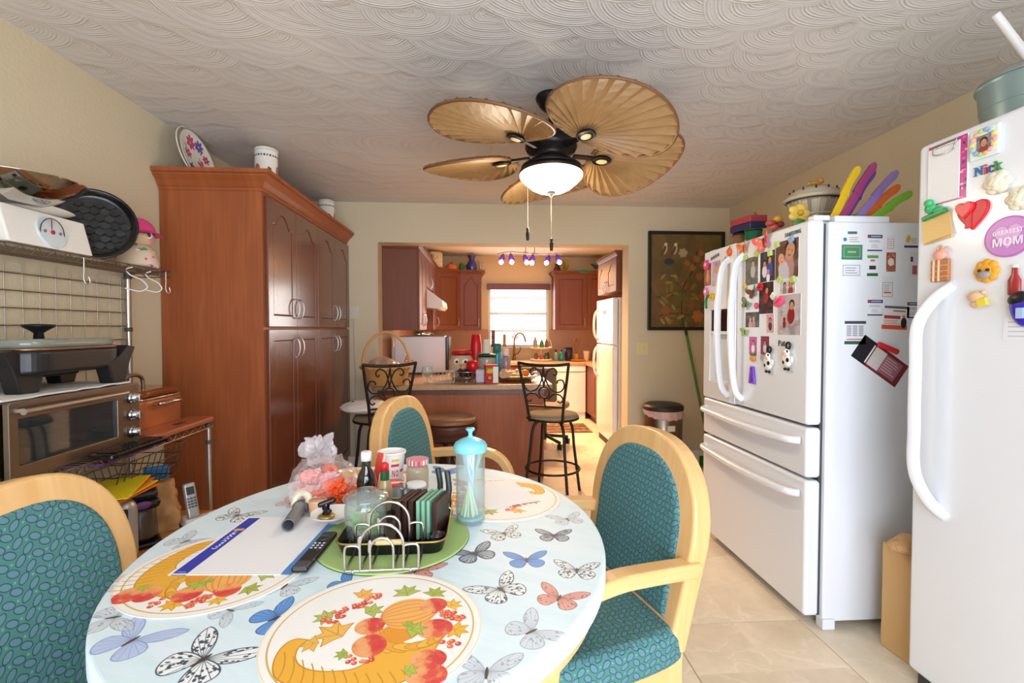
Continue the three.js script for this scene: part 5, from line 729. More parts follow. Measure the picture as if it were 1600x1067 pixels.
{ // candy bag: crinkled film over wrapped sweets
  const crumple = (r, sx, sy, sz, f, amp) => { const g = new THREE.IcosahedronGeometry(r, 12), p = g.attributes.position; for (let i = 0; i < p.count; i++) { const x = p.getX(i), y = p.getY(i), z = p.getZ(i), k = 1 + amp * (fbm(x * f + 7, z * f + y * f * 0.7 + 3, 999, 4) - 0.45) * 2; p.setXYZ(i, x * k * sx, y * k * sy, z * k * sz); } g.computeVertexNormals(); return g; };
  const wr = [[-0.53, -1.53, 0xf0a09a, 'pink'], [-0.49, -1.58, 0xef6a3a, 'orange'], [-0.47, -1.5, 0xf2b0b4, 'pink'], [-0.43, -1.43, 0xe8531f, 'orange'], [-0.405, -1.47, 0xe85a24, 'orange'], [-0.47, -1.42, 0xe9622c, 'orange'], [-0.5, -1.47, 0xf4c9c6, 'pink']];
  wr.forEach(([x, z, c, n], i) => { const t = thing('candy', `${n} foil wrapped candy in the clear bag beside the sauce bottle`, 'candy', [x, TT + 0.026, z], i, `${n} candies in the clear bag`); part(t, 'wrapper', crumple(0.026, 1.3, 0.8, 1, 90, 0.75), M(c, 0.3)); for (const s of [-1, 1]) part(t, 'twist', T(cyl(0.013, 0.003, 0.02, 8, null, [0, 0, s * PI / 2]), [s * -0.04, 0, 0]), M(c, 0.3)); });
  wr.slice(0, 4).forEach(([x, z, c, n], i) => { const t = thing('candy', `${n} wrapped candy heaped on the others in the clear bag`, 'candy', [x + 0.01, TT + 0.062, z + 0.012], i * 2, `${n} candies on top of the heap`); part(t, 'wrapper', crumple(0.024, 1.3, 0.8, 1, 95, 0.8), M(c, 0.3)); });
  const b = thing('clear_bag', 'crumpled clear plastic bag around the candies', 'bag', [-0.475, TT + 0.055, -1.5]); part(b, 'film', crumple(0.085, 1.15, 0.72, 1.25, 42, 0.42), M(0xffffff, 0.15, 0, { transmission: 0.9, thickness: 0 })); part(b, 'neck', T(crumple(0.03, 1.7, 1.3, 0.4, 70, 1.0), [-0.04, 0.075, -0.08]), M(0xf3eeee, 0.2, 0, { transmission: 0.75, thickness: 0 }));
  const r = thing('tape_roll', 'roll of clear tape lying beside the candy bag', 'tape', [-0.505, TT + 0.03, -1.39]); part(r, 'roll', T(lathe([[0.014, -0.008], [0.03, -0.008], [0.03, 0.008], [0.014, 0.008], [0.014, -0.008]], 36), null, [1.1, 0, 0.5]), M(0xe9e0c4, 0.3)); 
  const p = thing('pill_bottle', 'small amber plastic pot in clear wrap beside the candy bag', 'pot', [-0.45, TT, -1.355]); part(p, 'body', lathe([[0, 0], [0.02, 0], [0.022, 0.004], [0.024, 0.045], [0, 0.045]], 28), M(0xd9a27a, 0.3)); part(p, 'rim', tor(0.023, 0.002, [0, 0.045, 0], [PI / 2, 0, 0]), mFilm);
}
// ================= wire rack on the near wall and what it holds =================
const mWire = M(0x9c958b, 0.3, 1);
{
  const t = thing('wire_rack_unit', 'chrome wire baker rack against the cream wall beside the pantry', 'rack', [0, 0, -0.1]);
  const shelf = (y, x0, x1, z0, z1, n) => {
    const w = []; for (let i = 0; i <= n; i++) { const z = z0 + (z1 - z0) * i / n; w.push(rod([x0, y, z], [x1, y, z], 0.002, 5)); }
    const s = part(t, 'shelf', mg([...w, rod([(x0 + x1) / 2, y - 0.004, z0], [(x0 + x1) / 2, y - 0.004, z1], 0.003, 6), rod([x0, y, z0], [x0, y, z1], 0.003, 6)]), mWire);
    const e = [rod([x1, y + 0.012, z0], [x1, y + 0.012, z1], 0.003, 6), rod([x1, y - 0.018, z0], [x1, y - 0.018, z1], 0.003, 6), rod([x0, y + 0.012, z0], [x1, y + 0.012, z0], 0.003, 6), rod([x0, y - 0.018, z0], [x1, y - 0.018, z0], 0.003, 6)];
    const k = Math.round((z1 - z0) / 0.032); for (let i = 0; i < k; i++) { const a = z0 + (z1 - z0) * i / k, b = z0 + (z1 - z0) * (i + 1) / k; e.push(rod([x1, y + (i % 2 ? 0.012 : -0.018), a], [x1, y + (i % 2 ? -0.018 : 0.012), b], 0.002, 5)); }
    const kx = Math.round((x1 - x0) / 0.035); for (let i = 0; i < kx; i++) { const a = x0 + (x1 - x0) * i / kx, b = x0 + (x1 - x0) * (i + 1) / kx; e.push(rod([a, y + (i % 2 ? 0.012 : -0.018), z0], [b, y + (i % 2 ? -0.018 : 0.012), z0], 0.002, 5)); }
    part(s, 'edge_truss', mg(e), mWire);
  };
  shelf(0.8, -1.765, -1.36, -2.44, -1.0, 56); shelf(1.556, -1.765, -1.575, -2.47, -1.1, 54);
  for (const [x, z, y0, y1] of [[-1.752, -2.43, 0.37, 1.56], [-1.375, -2.428, 0.362, 0.815], [-1.752, -1.02, 0.37, 1.56], [-1.375, -1.02, 0.362, 0.815]]) { const p = part(t, 'post', rod([x, y0, z], [x, y1, z], 0.0125, 14), mBrushed); part(p, 'collar', T(cyl(0.016, 0.0175, 0.03, 14), [x, y1 - 0.02, z]), M(0x4a4642, 0.5)); part(p, 'collar', T(cyl(0.0165, 0.0165, 0.02, 14), [x, y0 + (y1 - y0) * 0.76, z]), M(0x4a4642, 0.5)); }
  const g = []; for (let z = -2.4; z < -1.05; z += 0.073) g.push(rod([-1.765, 0.8, z], [-1.765, 1.53, z], 0.0022, 5)); for (let y = 0.83; y < 1.53; y += 0.066) g.push(rod([-1.762, y, -2.43], [-1.762, y, -1.03], 0.0026, 5)); part(t, 'grid_panel', mg(g), mWire);
  const hook = (label, x, y, z, pts, m) => solo('wire_hook', label, 'hook', tube(pts, 0.0028, 30, false, 6), m, [x, y, z], [0, 0.9, 0], 'hooks on the wire rack');
  const S = [[0, 0.012, 0], [-0.025, 0.0, 0], [-0.012, -0.022, 0], [0.035, -0.045, 0], [0.055, -0.075, 0], [0.03, -0.095, 0], [-0.03, -0.085, 0]];
  hook('white bent wire S-hook hung open on the upper shelf edge', -1.57, 1.545, -2.3, S, M(0xe6e6e6, 0.35)); hook('white wire S-hook tangled with the other on the shelf edge', -1.57, 1.54, -2.42, S.map(([a, b]) => [a * 0.8, b * 0.9, 0]), M(0xe6e6e6, 0.35));
  for (const [z, q] of [[-2.03, 'below the kitchen scale'], [-2.53, 'at the shelf corner by the pantry']]) hook(`straight steel hook hanging from the wire shelf ${q}`, -1.57, 1.545, z, [[0, 0.016, 0], [0, -0.03, 0], [0, -0.075, 0], [0.01, -0.09, 0], [0.018, -0.08, 0], [0.014, -0.06, 0]], mBrushed);
  const d = thing('low_bench', 'low light wooden bench under the wire rack', 'bench', [-1.5, 0, -1.85]); part(d, 'top', uvm(BB(-0.275, 0.4, 0.33, 0.36, -0.68, 0.85, 0.006), false), M(0xffffff, 0.35, 0, { map: woodTex(0xd99a58, 0xc07f3e, 28, 0.7) })); for (const [x, z] of [[-0.24, -0.62], [0.34, -0.62], [-0.24, 0.8], [0.34, 0.8]]) part(d, 'leg', BB(x - 0.025, x + 0.025, 0, 0.33, z - 0.025, z + 0.025), mMaple);
}
{ // kitchen scale and bowl
  const t = thing('kitchen_scale', 'white kitchen scale with a round dial on the upper wire shelf', 'scale', [-1.66, 1.572, -1.88]), m = M(0xe9e7e0, 0.35);
  const s = poly([[-0.09, 0], [0.085, 0], [0.055, 0.118], [-0.07, 0.118]]), g = ext(s, 0.34, 0.006); g.translate(0, 0.006, -0.19); part(t, 'body', g, m);
  const d = part(t, 'dial', T(cyl(0.058, 0.058, 0.008, 36), [0.078, 0.062, -0.02], [0, 0, -PI / 2 + 0.25]), M(0xcfdce0, 0.2)); d.geometry = T(cyl(0.058, 0.058, 0.008, 36, null, [0, 0, -PI / 2 + 0.25]), [0.079, 0.062, -0.02]);
  part(d, 'dial_ring', T(tor(0.05, 0.0016, null, [0, PI / 2, 0]), [0.084, 0.062, -0.02], null), mDark).rotation.set(0, 0, 0); 
  part(d, 'needle', mg([T(bx(0.002, 0.048, 0.003, 0), [0.08, 0.086, -0.022], null), T(cyl(0.008, 0.008, 0.003, 14, null, [0, 0, PI / 2]), [0.086, 0.062, -0.02])]), M(0xb02a35, 0.4)); for (const [y, z] of [[0.062, -0.052], [0.062, 0.012]]) part(d, 'dial_mark', T(sph(0.006, [0.4, 1, 1]), [0.0855, y, z]), M(0x9a5a68, 0.5));
  part(t, 'pan_post', cyl(0.018, 0.022, 0.012, 16, [0, 0.13, -0.02]), m); part(t, 'pan', T(lathe([[0, 0], [0.06, 0.0], [0.12, 0.022], [0.135, 0.034], [0.128, 0.034], [0.06, 0.01], [0, 0.01]], 44), [0, 0.132, -0.02], null, [0.62, 0.8, 1.35]), m, null, null, null, 'white shallow oval pan');
  solo('steel_bowl', 'wide polished steel bowl standing on the white kitchen scale', 'bowl', lathe([[0, 0], [0.06, 0], [0.1, 0.016], [0.15, 0.044], [0.178, 0.078], [0.184, 0.08], [0.175, 0.08], [0.147, 0.047], [0.1, 0.02], [0, 0.006]], 48), M(0xb9b4ac, 0.07, 1), [-1.6, 1.714, -1.8]);
}
{ // black studded round pan standing on edge
  const t = thing('crisper_pan', 'round black pan with hexagon studs standing on the upper shelf', 'pan', [-1.655, 1.722, -2.2]); t.rotation.set(0, 0.62, 0);
  const q = new THREE.Group(); part(t, 'dish', T(lathe([[0, 0], [0.12, 0], [0.135, 0.014], [0.15, 0.022], [0.152, 0.028], [0.143, 0.028], [0.13, 0.016], [0.118, 0.006], [0, 0.006]], 52), null, [PI / 2 - 0.12, 0, 0]), mBlackGloss);
  const h = new THREE.CylinderGeometry(0.0155, 0.017, 0.006, 6), hb = T(bx(0.008, 0.004, 0.012, 0.001), [0.016, 0.006, 0]); for (let r = -4; r <= 4; r++) for (let c = -4; c <= 4; c++) { const x = c * 0.034 + (r % 2) * 0.017, y = r * 0.0295; if (Math.hypot(x, y) > 0.105) continue; part(t, 'stud', T(mg([h.clone(), hb.clone()]), [x, 0.009, y], null).rotateX(PI / 2 - 0.12), (r + c) % 2 ? M(0x1a1a1c, 0.3) : mBlackGloss); }
}
{ // doll-shaped bag
  const t = thing('doll_bag', 'soft doll with a pink brimmed cap beside the round black pan', 'doll', [-1.66, 1.572, -2.47], 0.9);
  part(t, 'body', lathe([[0, 0], [0.085, 0], [0.088, 0.02], [0.07, 0.08], [0.045, 0.115], [0, 0.12]], 32), printMat(256, 128, (c, w, h) => { c.fillStyle = '#d8c2a8'; c.fillRect(0, 0, w, h); for (let i = 0; i < 40; i++) { c.fillStyle = ['#e05a9a', '#d8c2a8', '#4a9a5a', '#e2913a', '#7a4ab0', '#f0eef2'][i % 6]; c.beginPath(); c.ellipse(rnd() * w, rnd() * h, rr(4, 10), rr(4, 9), rnd(), 0, 7); c.fill(); } }, 0.4));
  part(t, 'head', sph(0.066, [1, 0.85, 1], [0, 0.155, 0], 28, 20), M(0xe0c19a, 0.45)); for (const s of [-1, 1]) { const e = part(t, 'eye', sph(0.015, [1, 1.2, 0.4], [s * 0.026, 0.158, 0.058]), mWhite); part(e, 'pupil', sph(0.008, [1, 1.3, 0.5], [s * 0.026, 0.157, 0.064]), M(0x3a2a3a, 0.3)); part(t, 'cheek', sph(0.011, [1, 0.8, 0.3], [s * 0.04, 0.135, 0.052]), M(0xd96a9a, 0.6)); }
  part(t, 'cap', mg([T(new THREE.SphereGeometry(0.074, 28, 12, 0, PI * 2, 0, PI / 2), [0, 0.17, 0], null, null), T(lathe([[0.06, 0], [0.1, -0.012], [0.102, -0.008], [0.06, 0.008]], 32), [0, 0.172, 0.012])]), M(0xe0458c, 0.4, 0, { side: THREE.DoubleSide }), null, null, null, 'bright pink brimmed cap'); part(t, 'hair', T(tor(0.062, 0.008, null, [PI / 2, 0, 0]), [0, 0.17, 0]), M(0x8a3a2a, 0.7));
}
// toaster oven
{
  const t = thing('toaster_oven', 'wide steel toaster oven with three knobs on the lower wire shelf', 'toaster oven', [-1.385, 0.82, -1.497]), X0 = -0.36, L = -0.555, mF = M(0x8d8379, 0.32, 1);
  part(t, 'case', mg([BB(X0, -0.02, 0.225, 0.24, L, 0), BB(X0, -0.02, 0.006, 0.02, L, 0), BB(X0, X0 + 0.012, 0.02, 0.225, L, 0, 0), BB(X0, -0.02, 0.02, 0.225, -0.012, 0, 0), BB(X0, -0.02, 0.02, 0.225, L, L + 0.012, 0), BB(X0, -0.02, 0.02, 0.225, -0.465, -0.455, 0)]), mF);
  part(t, 'control_panel', BB(-0.025, 0, 0.006, 0.24, L, -0.455, 0.003), mF); for (let i = 0; i < 3; i++) { const k = part(t, 'knob', T(lathe([[0, 0], [0.024, 0], [0.021, 0.008], [0.017, 0.012], [0.016, 0.03], [0, 0.032]], 24), null, [0, 0, -PI / 2]), mChrome, [0, 0.05 + i * 0.068, -0.507]); part(k, 'grip', bx(0.02, 0.03, 0.006, 0.002), mBrushed, [0.025, 0, 0]); }
  const fr = rrect(0.45, 0.23, 0.006); fr.holes.push(rrect(0.4, 0.145, 0.004, 0, -0.005)); const d = part(t, 'door', T(ext(fr, 0.014, 0.002), [-0.008, 0.122, -0.228], [0, PI / 2, 0]), mF); d.geometry = T(ext(fr, 0.014, 0.002), null, [0, PI / 2, 0]); d.position.set(-0.008, 0.123, -0.228);
  part(d, 'door_glass', bx(0.004, 0.15, 0.405, 0), M(0xa8bcc2, 0.03, 0, { transmission: 0.95, thickness: 0 }), [0.004, -0.005, 0]); part(d, 'handle', mg([T(cyl(0.01, 0.01, 0.42, 16, null, [PI / 2, 0, 0]), [0.042, 0.09, 0]), T(bx(0.035, 0.014, 0.018, 0.003), [0.025, 0.09, 0.19]), T(bx(0.035, 0.014, 0.018, 0.003), [0.025, 0.09, -0.19])]), mBrushed);
  part(t, 'cavity', mg([BB(X0 + 0.014, -0.03, 0.022, 0.026, -0.45, -0.014, 0), BB(X0 + 0.014, X0 + 0.018, 0.026, 0.22, -0.45, -0.014, 0), BB(X0 + 0.014, -0.03, 0.026, 0.22, -0.45, -0.446, 0), BB(X0 + 0.014, -0.03, 0.026, 0.22, -0.018, -0.014, 0), BB(X0 + 0.014, -0.03, 0.216, 0.22, -0.45, -0.014, 0)]), M(0x31363a, 0.35, 0.6));
  for (const y of [0.085, 0.14, 0.175]) { const w = []; for (let i = 0; i <= (y > 0.17 ? 20 : 14); i++) { const z = -0.04 - i * (0.37 / (y > 0.17 ? 20 : 14)); w.push(rod([X0 + 0.03, y, z], [-0.045, y, z], 0.0016, 5)); } w.push(rod([-0.045, y, -0.03], [-0.045, y, -0.43], 0.0028, 6), rod([X0 + 0.03, y, -0.03], [X0 + 0.03, y, -0.43], 0.0028, 6)); part(t, 'oven_rack', mg(w), mChrome); }
  for (const [x, z] of [[-0.05, -0.05], [-0.05, -0.5], [-0.32, -0.05], [-0.32, -0.5]]) part(t, 'foot', cyl(0.014, 0.012, 0.012, 12, [x, 0.0, z]), mBlack);
}
{ // cloth and electric skillet
  const g = new THREE.BoxGeometry(0.34, 0.006, 0.52, 24, 1, 30), p = g.attributes.position; for (let i = 0; i < p.count; i++) p.setY(i, p.getY(i) + 0.004 * vnoise(p.getX(i) * 30 + 40, p.getZ(i) * 30 + 40)); g.computeVertexNormals(); solo('white_towel', 'folded white towel lying on the toaster oven', 'towel', g, M(0xdcd9d6, 0.9), [-1.575, 1.064, -1.77]);
  const t = thing('electric_skillet', 'black electric skillet with a glass lid on the toaster oven', 'skillet', [-1.565, 1.073, -1.82]);
  t.scale.setScalar(1.12); const b = ext(rrect(0.25, 0.34, 0.06), 0.048, 0.012, 10, 4); b.rotateX(-PI / 2); part(t, 'pan', T(b, [0, 0.062, 0]), M(0x17171a, 0.38)); part(t, 'rim', T(tube(rrect(0.262, 0.352, 0.065).getPoints(8).slice(0, -1).map(q => [q.x, 0, -q.y]), 0.0045, 120, true, 6), [0, 0.124, 0]), M(0x9a7a5c, 0.3, 0.7));
  const l = ext(rrect(0.235, 0.325, 0.06), 0.004, 0.012, 10, 4); l.rotateX(-PI / 2); const li = part(t, 'lid', T(l, [0, 0.138, 0]), M(0xc9d2c8, 0.05, 0, { transmission: 0.7, thickness: 0 })); part(li, 'lid_knob', lathe([[0, 0.15], [0.014, 0.15], [0.012, 0.17], [0.022, 0.178], [0.04, 0.19], [0.04, 0.197], [0, 0.2]], 24), mBlack);
  for (const s of [-1, 1]) for (const x of [-0.075, 0.095]) part(t, 'leg', T(ext(poly([[0, 0], [0.05, 0], [0.075, 0.075], [0.1, 0.115], [0.07, 0.12], [0.03, 0.085], [-0.02, 0.06]]), 0.04, 0.004), [x, 0.001, s * 0.12], [0, s > 0 ? -PI / 2 : PI / 2, 0]), M(0x151516, 0.45)); part(t, 'heat_base', bx(0.12, 0.02, 0.16, 0.008), mBlack, [0, 0.045, 0]);
}
{ // copper cookware
  const mCu = M(0xc27a50, 0.36, 0.6), t = thing('copper_pan', 'square copper pan with a lid on the wire shelf by the pantry', 'pan', [-1.6, 0.815, -2.33]); t.scale.set(1.05, 1.25, 1.15);
  const b = ext(rrect(0.24, 0.27, 0.05), 0.1, 0.008, 10, 3); b.rotateX(-PI / 2); part(t, 'body', T(b, [0, 0.008, 0]), mCu); part(t, 'rim', T(tube(rrect(0.252, 0.282, 0.055).getPoints(8).slice(0, -1).map(q => [q.x, 0, -q.y]), 0.004, 120, true, 6), [0, 0.12, 0]), mChrome); const l = ext(rrect(0.22, 0.25, 0.05), 0.003, 0.014, 10, 4); l.rotateX(-PI / 2); const li = part(t, 'lid', T(l, [0, 0.134, 0]), M(0xa5653f, 0.15, 0.7)); part(li, 'lid_handle', tube([[0, 0.148, -0.06], [0, 0.185, -0.05], [0, 0.2, 0], [0, 0.185, 0.05], [0, 0.148, 0.06]], 0.0075, 24), mSteel);
  part(t, 'side_handle', tube([[0.122, 0.1, -0.06], [0.16, 0.102, -0.062], [0.172, 0.103, 0], [0.16, 0.102, 0.062], [0.122, 0.1, 0.06]], 0.0065, 24), mChrome);
  const s = ext(rrect(0.12, 0.43, 0.03), 0.012, 0.006, 8, 3); s.rotateX(-PI / 2); const q = thing('copper_griddle', 'flat copper griddle lid lying along the wire shelf edge', 'griddle', [-1.4, 0.822, -2.3]); part(q, 'slab', s, M(0xb06a46, 0.45, 0.4)); part(q, 'inset', T(bx(0.03, 0.003, 0.06, 0.001), [0.01, 0.019, -0.02]), M(0x4a2a1e, 0.5));
  const d = ext(rrect(0.09, 0.3, 0.02), 0.01, 0.004, 8, 2); d.rotateX(-PI / 2); const k = thing('black_tray', 'narrow black ribbed tray on the shelf in front of the oven', 'tray', [-1.335, 0.82, -1.93]); part(k, 'slab', d, mBlackGloss); for (let i = 0; i < 12; i++) part(k, 'rib', T(bx(0.07, 0.005, 0.01, 0.002), [0, 0.016, -0.12 + i * 0.022]), mBlackGloss);
}
// things on the low bench
{
  const t = thing('cordless_phone', 'silver cordless phone standing in its white cradle on the bench', 'phone', [-1.33, 0.361, -2.35], 0.75);
  part(t, 'cradle', mg([T(bx(0.16, 0.024, 0.11, 0.01, 4), [0.01, 0.012, 0]), T(bx(0.07, 0.03, 0.09, 0.01, 4), [-0.03, 0.025, 0])]), M(0xe2e0de, 0.35)); part(t, 'cradle_pad', T(lathe([[0, 0.006], [0.026, 0.005], [0.034, 0], [0, 0]], 28), [0.05, 0.025, 0.005]), M(0x1c1c20, 0.3));
  const h = part(t, 'handset', bx(0.05, 0.165, 0.026, 0.011, 4), M(0xb4b6b8, 0.3, 0.5), [-0.03, 0.115, 0], [-0.3, 0, 0.06]); part(h, 'screen', bx(0.032, 0.036, 0.002, 0.001), M(0x2b3a3a, 0.2), [0, 0.045, 0.0135]); const kg = bx(0.0105, 0.0085, 0.003, 0.002), km = M(0x50565a, 0.4); for (let i = 0; i < 12; i++) part(h, 'key', kg, km, [(i % 3 - 1) * 0.013, 0.01 - Math.floor(i / 3) * 0.013, 0.0135]); 
}
{
  const crump = (w, h, d, f, a) => { const g = new THREE.BoxGeometry(w, h, d, 14, 18, 10), p = g.attributes.position; for (let i = 0; i < p.count; i++) { const x = p.getX(i), y = p.getY(i), z = p.getZ(i), k = 1 + a * (fbm(x * f + z * f + 9, y * f + 9, 999, 4) - 0.47) * 2, taper = y > 0 ? 1 - 0.5 * y / h : 1; p.setXYZ(i, x * k * taper, y, z * k * taper); } g.computeVertexNormals(); return g; };
  solo('paper_bag', 'crumpled brown paper bag standing beside the cordless phone', 'bag', crump(0.13, 0.22, 0.1, 30, 0.35), M(0xb98a58, 0.8), [-1.46, 0.472, -2.285], [0, 0.5, 0.04]);
  const b = thing('snack_packet', 'blue packet with a red oval mark behind the paper bag', 'packet', [-1.55, 0.361, -2.4], 0.6); part(b, 'pouch', bx(0.1, 0.26, 0.02, 0.009), M(0x1d7fc4, 0.3), [0, 0.13, 0]); part(b, 'mark', T(sph(0.03, [1, 0.6, 0.1]), [-0.02, 0.19, 0.011]), M(0x8a2a28, 0.4));
  const c = thing('coffee_maker', 'dark coffee brewer with a violet oval badge on the bench', 'coffee maker', [-1.45, 0.361, -2.135], 0.7); c.scale.setScalar(0.84); part(c, 'base', T(bx(0.17, 0.03, 0.2, 0.014, 4), [0, 0.015, 0]), mBlackGloss); part(c, 'tank', lathe([[0, 0.03], [0.07, 0.03], [0.075, 0.05], [0.07, 0.2], [0, 0.2]], 28), M(0x4a4038, 0.25)); part(c, 'head', T(bx(0.15, 0.05, 0.2, 0.024, 5), [0, 0.225, 0.02]), mBlackGloss); part(c, 'badge', T(sph(0.036, [1, 0.55, 0.2]), [0, 0.228, 0.118]), M(0x6a3a7a, 0.35)); part(c, 'lid', T(bx(0.14, 0.05, 0.19, 0.02, 4), [0, 0.275, -0.01], [0.2, 0, 0]), M(0x24201f, 0.4));
  const r = thing('table_radio', 'silver rounded radio with a dark display on the bench', 'radio', [-1.43, 0.361, -1.91], 0.85); r.scale.setScalar(1.25); part(r, 'case', T(bx(0.16, 0.22, 0.14, 0.05, 6), [0, 0.11, 0]), M(0x9fa09f, 0.35, 0.4)); part(r, 'display', T(bx(0.09, 0.08, 0.01, 0.02, 3), [0, 0.15, 0.067]), mBlackGloss); for (let i = 0; i < 6; i++) part(r, 'button', T(sph(0.009, [1, 0.7, 0.5]), [(i % 3 - 1) * 0.026, 0.085 - Math.floor(i / 3) * 0.03, 0.071]), mDark);
  const w = thing('wire_basket', 'dark wire basket hanging under the lower shelf', 'basket', [-1.56, 0.6, -2.15]); const g = []; for (const y of [0, 0.05, 0.1, 0.15]) g.push(...[[-1, -1, 1, -1], [1, -1, 1, 1], [1, 1, -1, 1], [-1, 1, -1, -1]].map(([a, c2, d, e]) => rod([a * (0.13 + y * 0.3), y, c2 * 0.2], [d * (0.13 + y * 0.3), y, e * 0.2], 0.0025, 5))); for (let i = 0; i <= 10; i++) for (const s of [-1, 1]) g.push(rod([s * 0.13, 0, -0.2 + i * 0.04], [s * 0.175, 0.15, -0.2 + i * 0.04], 0.002, 5)); for (let i = 0; i <= 8; i++) g.push(rod([-0.13 + i * 0.0325, 0, -0.2], [-0.13 + i * 0.0325, 0, 0.2], 0.002, 5)); g.push(rod([0.17, 0.15, -0.19], [0.17, 0.19, -0.19], 0.0025, 5), rod([0.17, 0.15, 0.19], [0.17, 0.19, 0.19], 0.0025, 5)); part(w, 'wires', mg(g), M(0x55504a, 0.35, 0.8));
  solo('violet_folder', 'violet plastic folder lying in the hanging wire basket', 'folder', bx(0.25, 0.012, 0.34, 0.003), M(0x6a4aa8, 0.4), [-1.55, 0.758, -2.08], [0, 0, 0.05]);
  for (const [i, c, l] of [[0, 0xe0641e, 'orange paper folder on the silver radio'], [1, 0xe8d414, 'bright yellow paper folder on the silver radio'], [2, 0xe0641e, 'orange folder between two yellow folders on the radio'], [3, 0xe8d414, 'topmost yellow folder of the small stack on the radio']]) solo('paper_folder', l, 'folder', bx(0.24, 0.004, 0.3, 0.001), M(c, 0.6), [-1.42, 0.645 + i * 0.0085, -1.89], [0, 0.12 * i, 0.04]);
}
// ---------- on the pantry
{
  const pl = thing('floral_plate', 'oval white plate with pink and violet flowers leaning on the pantry', 'plate', [-1.665, 2.102, -2.97]);
  const tx = canvasTex(512, 512, (c) => { c.fillStyle = '#e9e4d8'; c.fillRect(0, 0, 512, 512); const fl = (x, y, r, col, n = 6) => { for (let k = 0; k < n; k++) { c.fillStyle = col; c.save(); c.translate(x, y); c.rotate(k / n * 6.28); c.beginPath(); c.ellipse(r * 0.55, 0, r * 0.55, r * 0.28, 0, 0, 7); c.fill(); c.restore(); } c.fillStyle = '#d8c060'; c.beginPath(); c.arc(x, y, r * 0.18, 0, 7); c.fill(); }; const lf = (x, y, a) => { c.fillStyle = '#7d9a4a'; c.save(); c.translate(x, y); c.rotate(a); c.beginPath(); c.ellipse(30, 0, 34, 9, 0, 0, 7); c.fill(); c.restore(); }; for (const [x, y, a] of [[140, 150, 1], [330, 230, 1.9], [250, 380, 0.4], [160, 330, 2.6], [360, 330, 0.9], [300, 120, 2], [110, 250, 1.5]]) lf(x, y, a); fl(140, 120, 62, '#5a3f90', 8); fl(330, 200, 66, '#c8386a', 5); fl(330, 200, 40, '#e07a9a', 4); fl(150, 280, 46, '#cc4a7a'); fl(230, 400, 64, '#d0487a', 7); fl(350, 400, 54, '#6a55a8', 7); fl(420, 300, 40, '#c8386a'); });
  const g = T(lathe([[0, 0], [0.09, 0], [0.14, 0.012], [0.162, 0.02], [0.162, 0.025], [0.14, 0.018], [0.09, 0.006], [0, 0.006]], 52), null, [0, 0, 0]); const p = g.attributes.position, u = g.attributes.uv; for (let i = 0; i < p.count; i++) u.setXY(i, 0.5 + p.getZ(i) / 0.33 * -1, 0.5 - p.getX(i) / -0.33); g.translate(0, 0, 0); g.rotateZ(-PI / 2 + 0.26); g.translate(0, 0.165, 0); part(pl, 'plate', g, M(0xffffff, 0.25, 0, { map: tx })); part(pl, 'rim', T(tor(0.161, 0.004, null, [PI / 2, 0, 0], 8, 60), [0, 0.022, 0], [0, 0, -PI / 2 + 0.26]).translate(0, 0.165, 0), M(0xe6e2c8, 0.3));
  const ct = canvasTex(512, 256, (c, w, h) => { c.fillStyle = '#eceae2'; c.fillRect(0, 0, w, h); for (let i = 0; i < 24; i++) { c.fillStyle = i % 2 ? '#3a4a3c' : '#6a7a8c'; c.fillRect(i * 21.4, 26, 13, 11); } for (let k = 0; k < 3; k++) { const x = k * 171 + 60; c.fillStyle = '#8a4630'; c.beginPath(); c.ellipse(x - 40, 110, 14, 9, 0.7, 0, 7); c.ellipse(x - 34, 118, 8, 14, 0.4, 0, 7); c.fill(); c.fillStyle = '#b07a4c'; c.beginPath(); c.ellipse(x + 40, 120, 26, 38, 0, 0, 7); c.fill(); c.fillStyle = '#7d8a34'; c.beginPath(); c.ellipse(x + 44, 190, 22, 34, 0.2, 0, 7); c.ellipse(x + 20, 230, 30, 16, 0.2, 0, 7); c.fill(); } });
  const mCan = M(0xffffff, 0.2, 0, { map: ct }); for (const [x, z, r, l] of [[-1.325, -3.12, 0.4, 'white botanical print canister at the near pantry corner'], [-1.335, -4.33, 0.4, 'white botanical print canister at the far pantry corner by the wall']]) { const t = thing('canister', l, 'canister', [x, 2.101, z], r, 'botanical canisters on the pantry'); part(t, 'pot', lathe([[0, 0], [0.062, 0], [0.066, 0.01], [0.066, 0.27], [0, 0.27]], 44), mCan); part(t, 'lid', lathe([[0, 0.3], [0.03, 0.298], [0.06, 0.29], [0.069, 0.28], [0.069, 0.268], [0, 0.268]], 44), M(0xe9e6de, 0.2)); }
  const ro = thing('roasting_pan', 'dark blue enamel roasting pan lying on the pantry', 'roasting pan', [-1.5, 2.101, -3.8]); part(ro, 'pan', T(lathe([[0, 0], [0.12, 0], [0.15, 0.03], [0.16, 0.1], [0, 0.1]], 44), null, null, [0.9, 1, 1.35]), M(0x2b3038, 0.25)); part(ro, 'lid', T(lathe([[0, 0.2], [0.06, 0.195], [0.13, 0.15], [0.163, 0.1], [0.163, 0.095], [0, 0.095]], 44), null, null, [0.9, 1, 1.35]), M(0x343a44, 0.25));
}
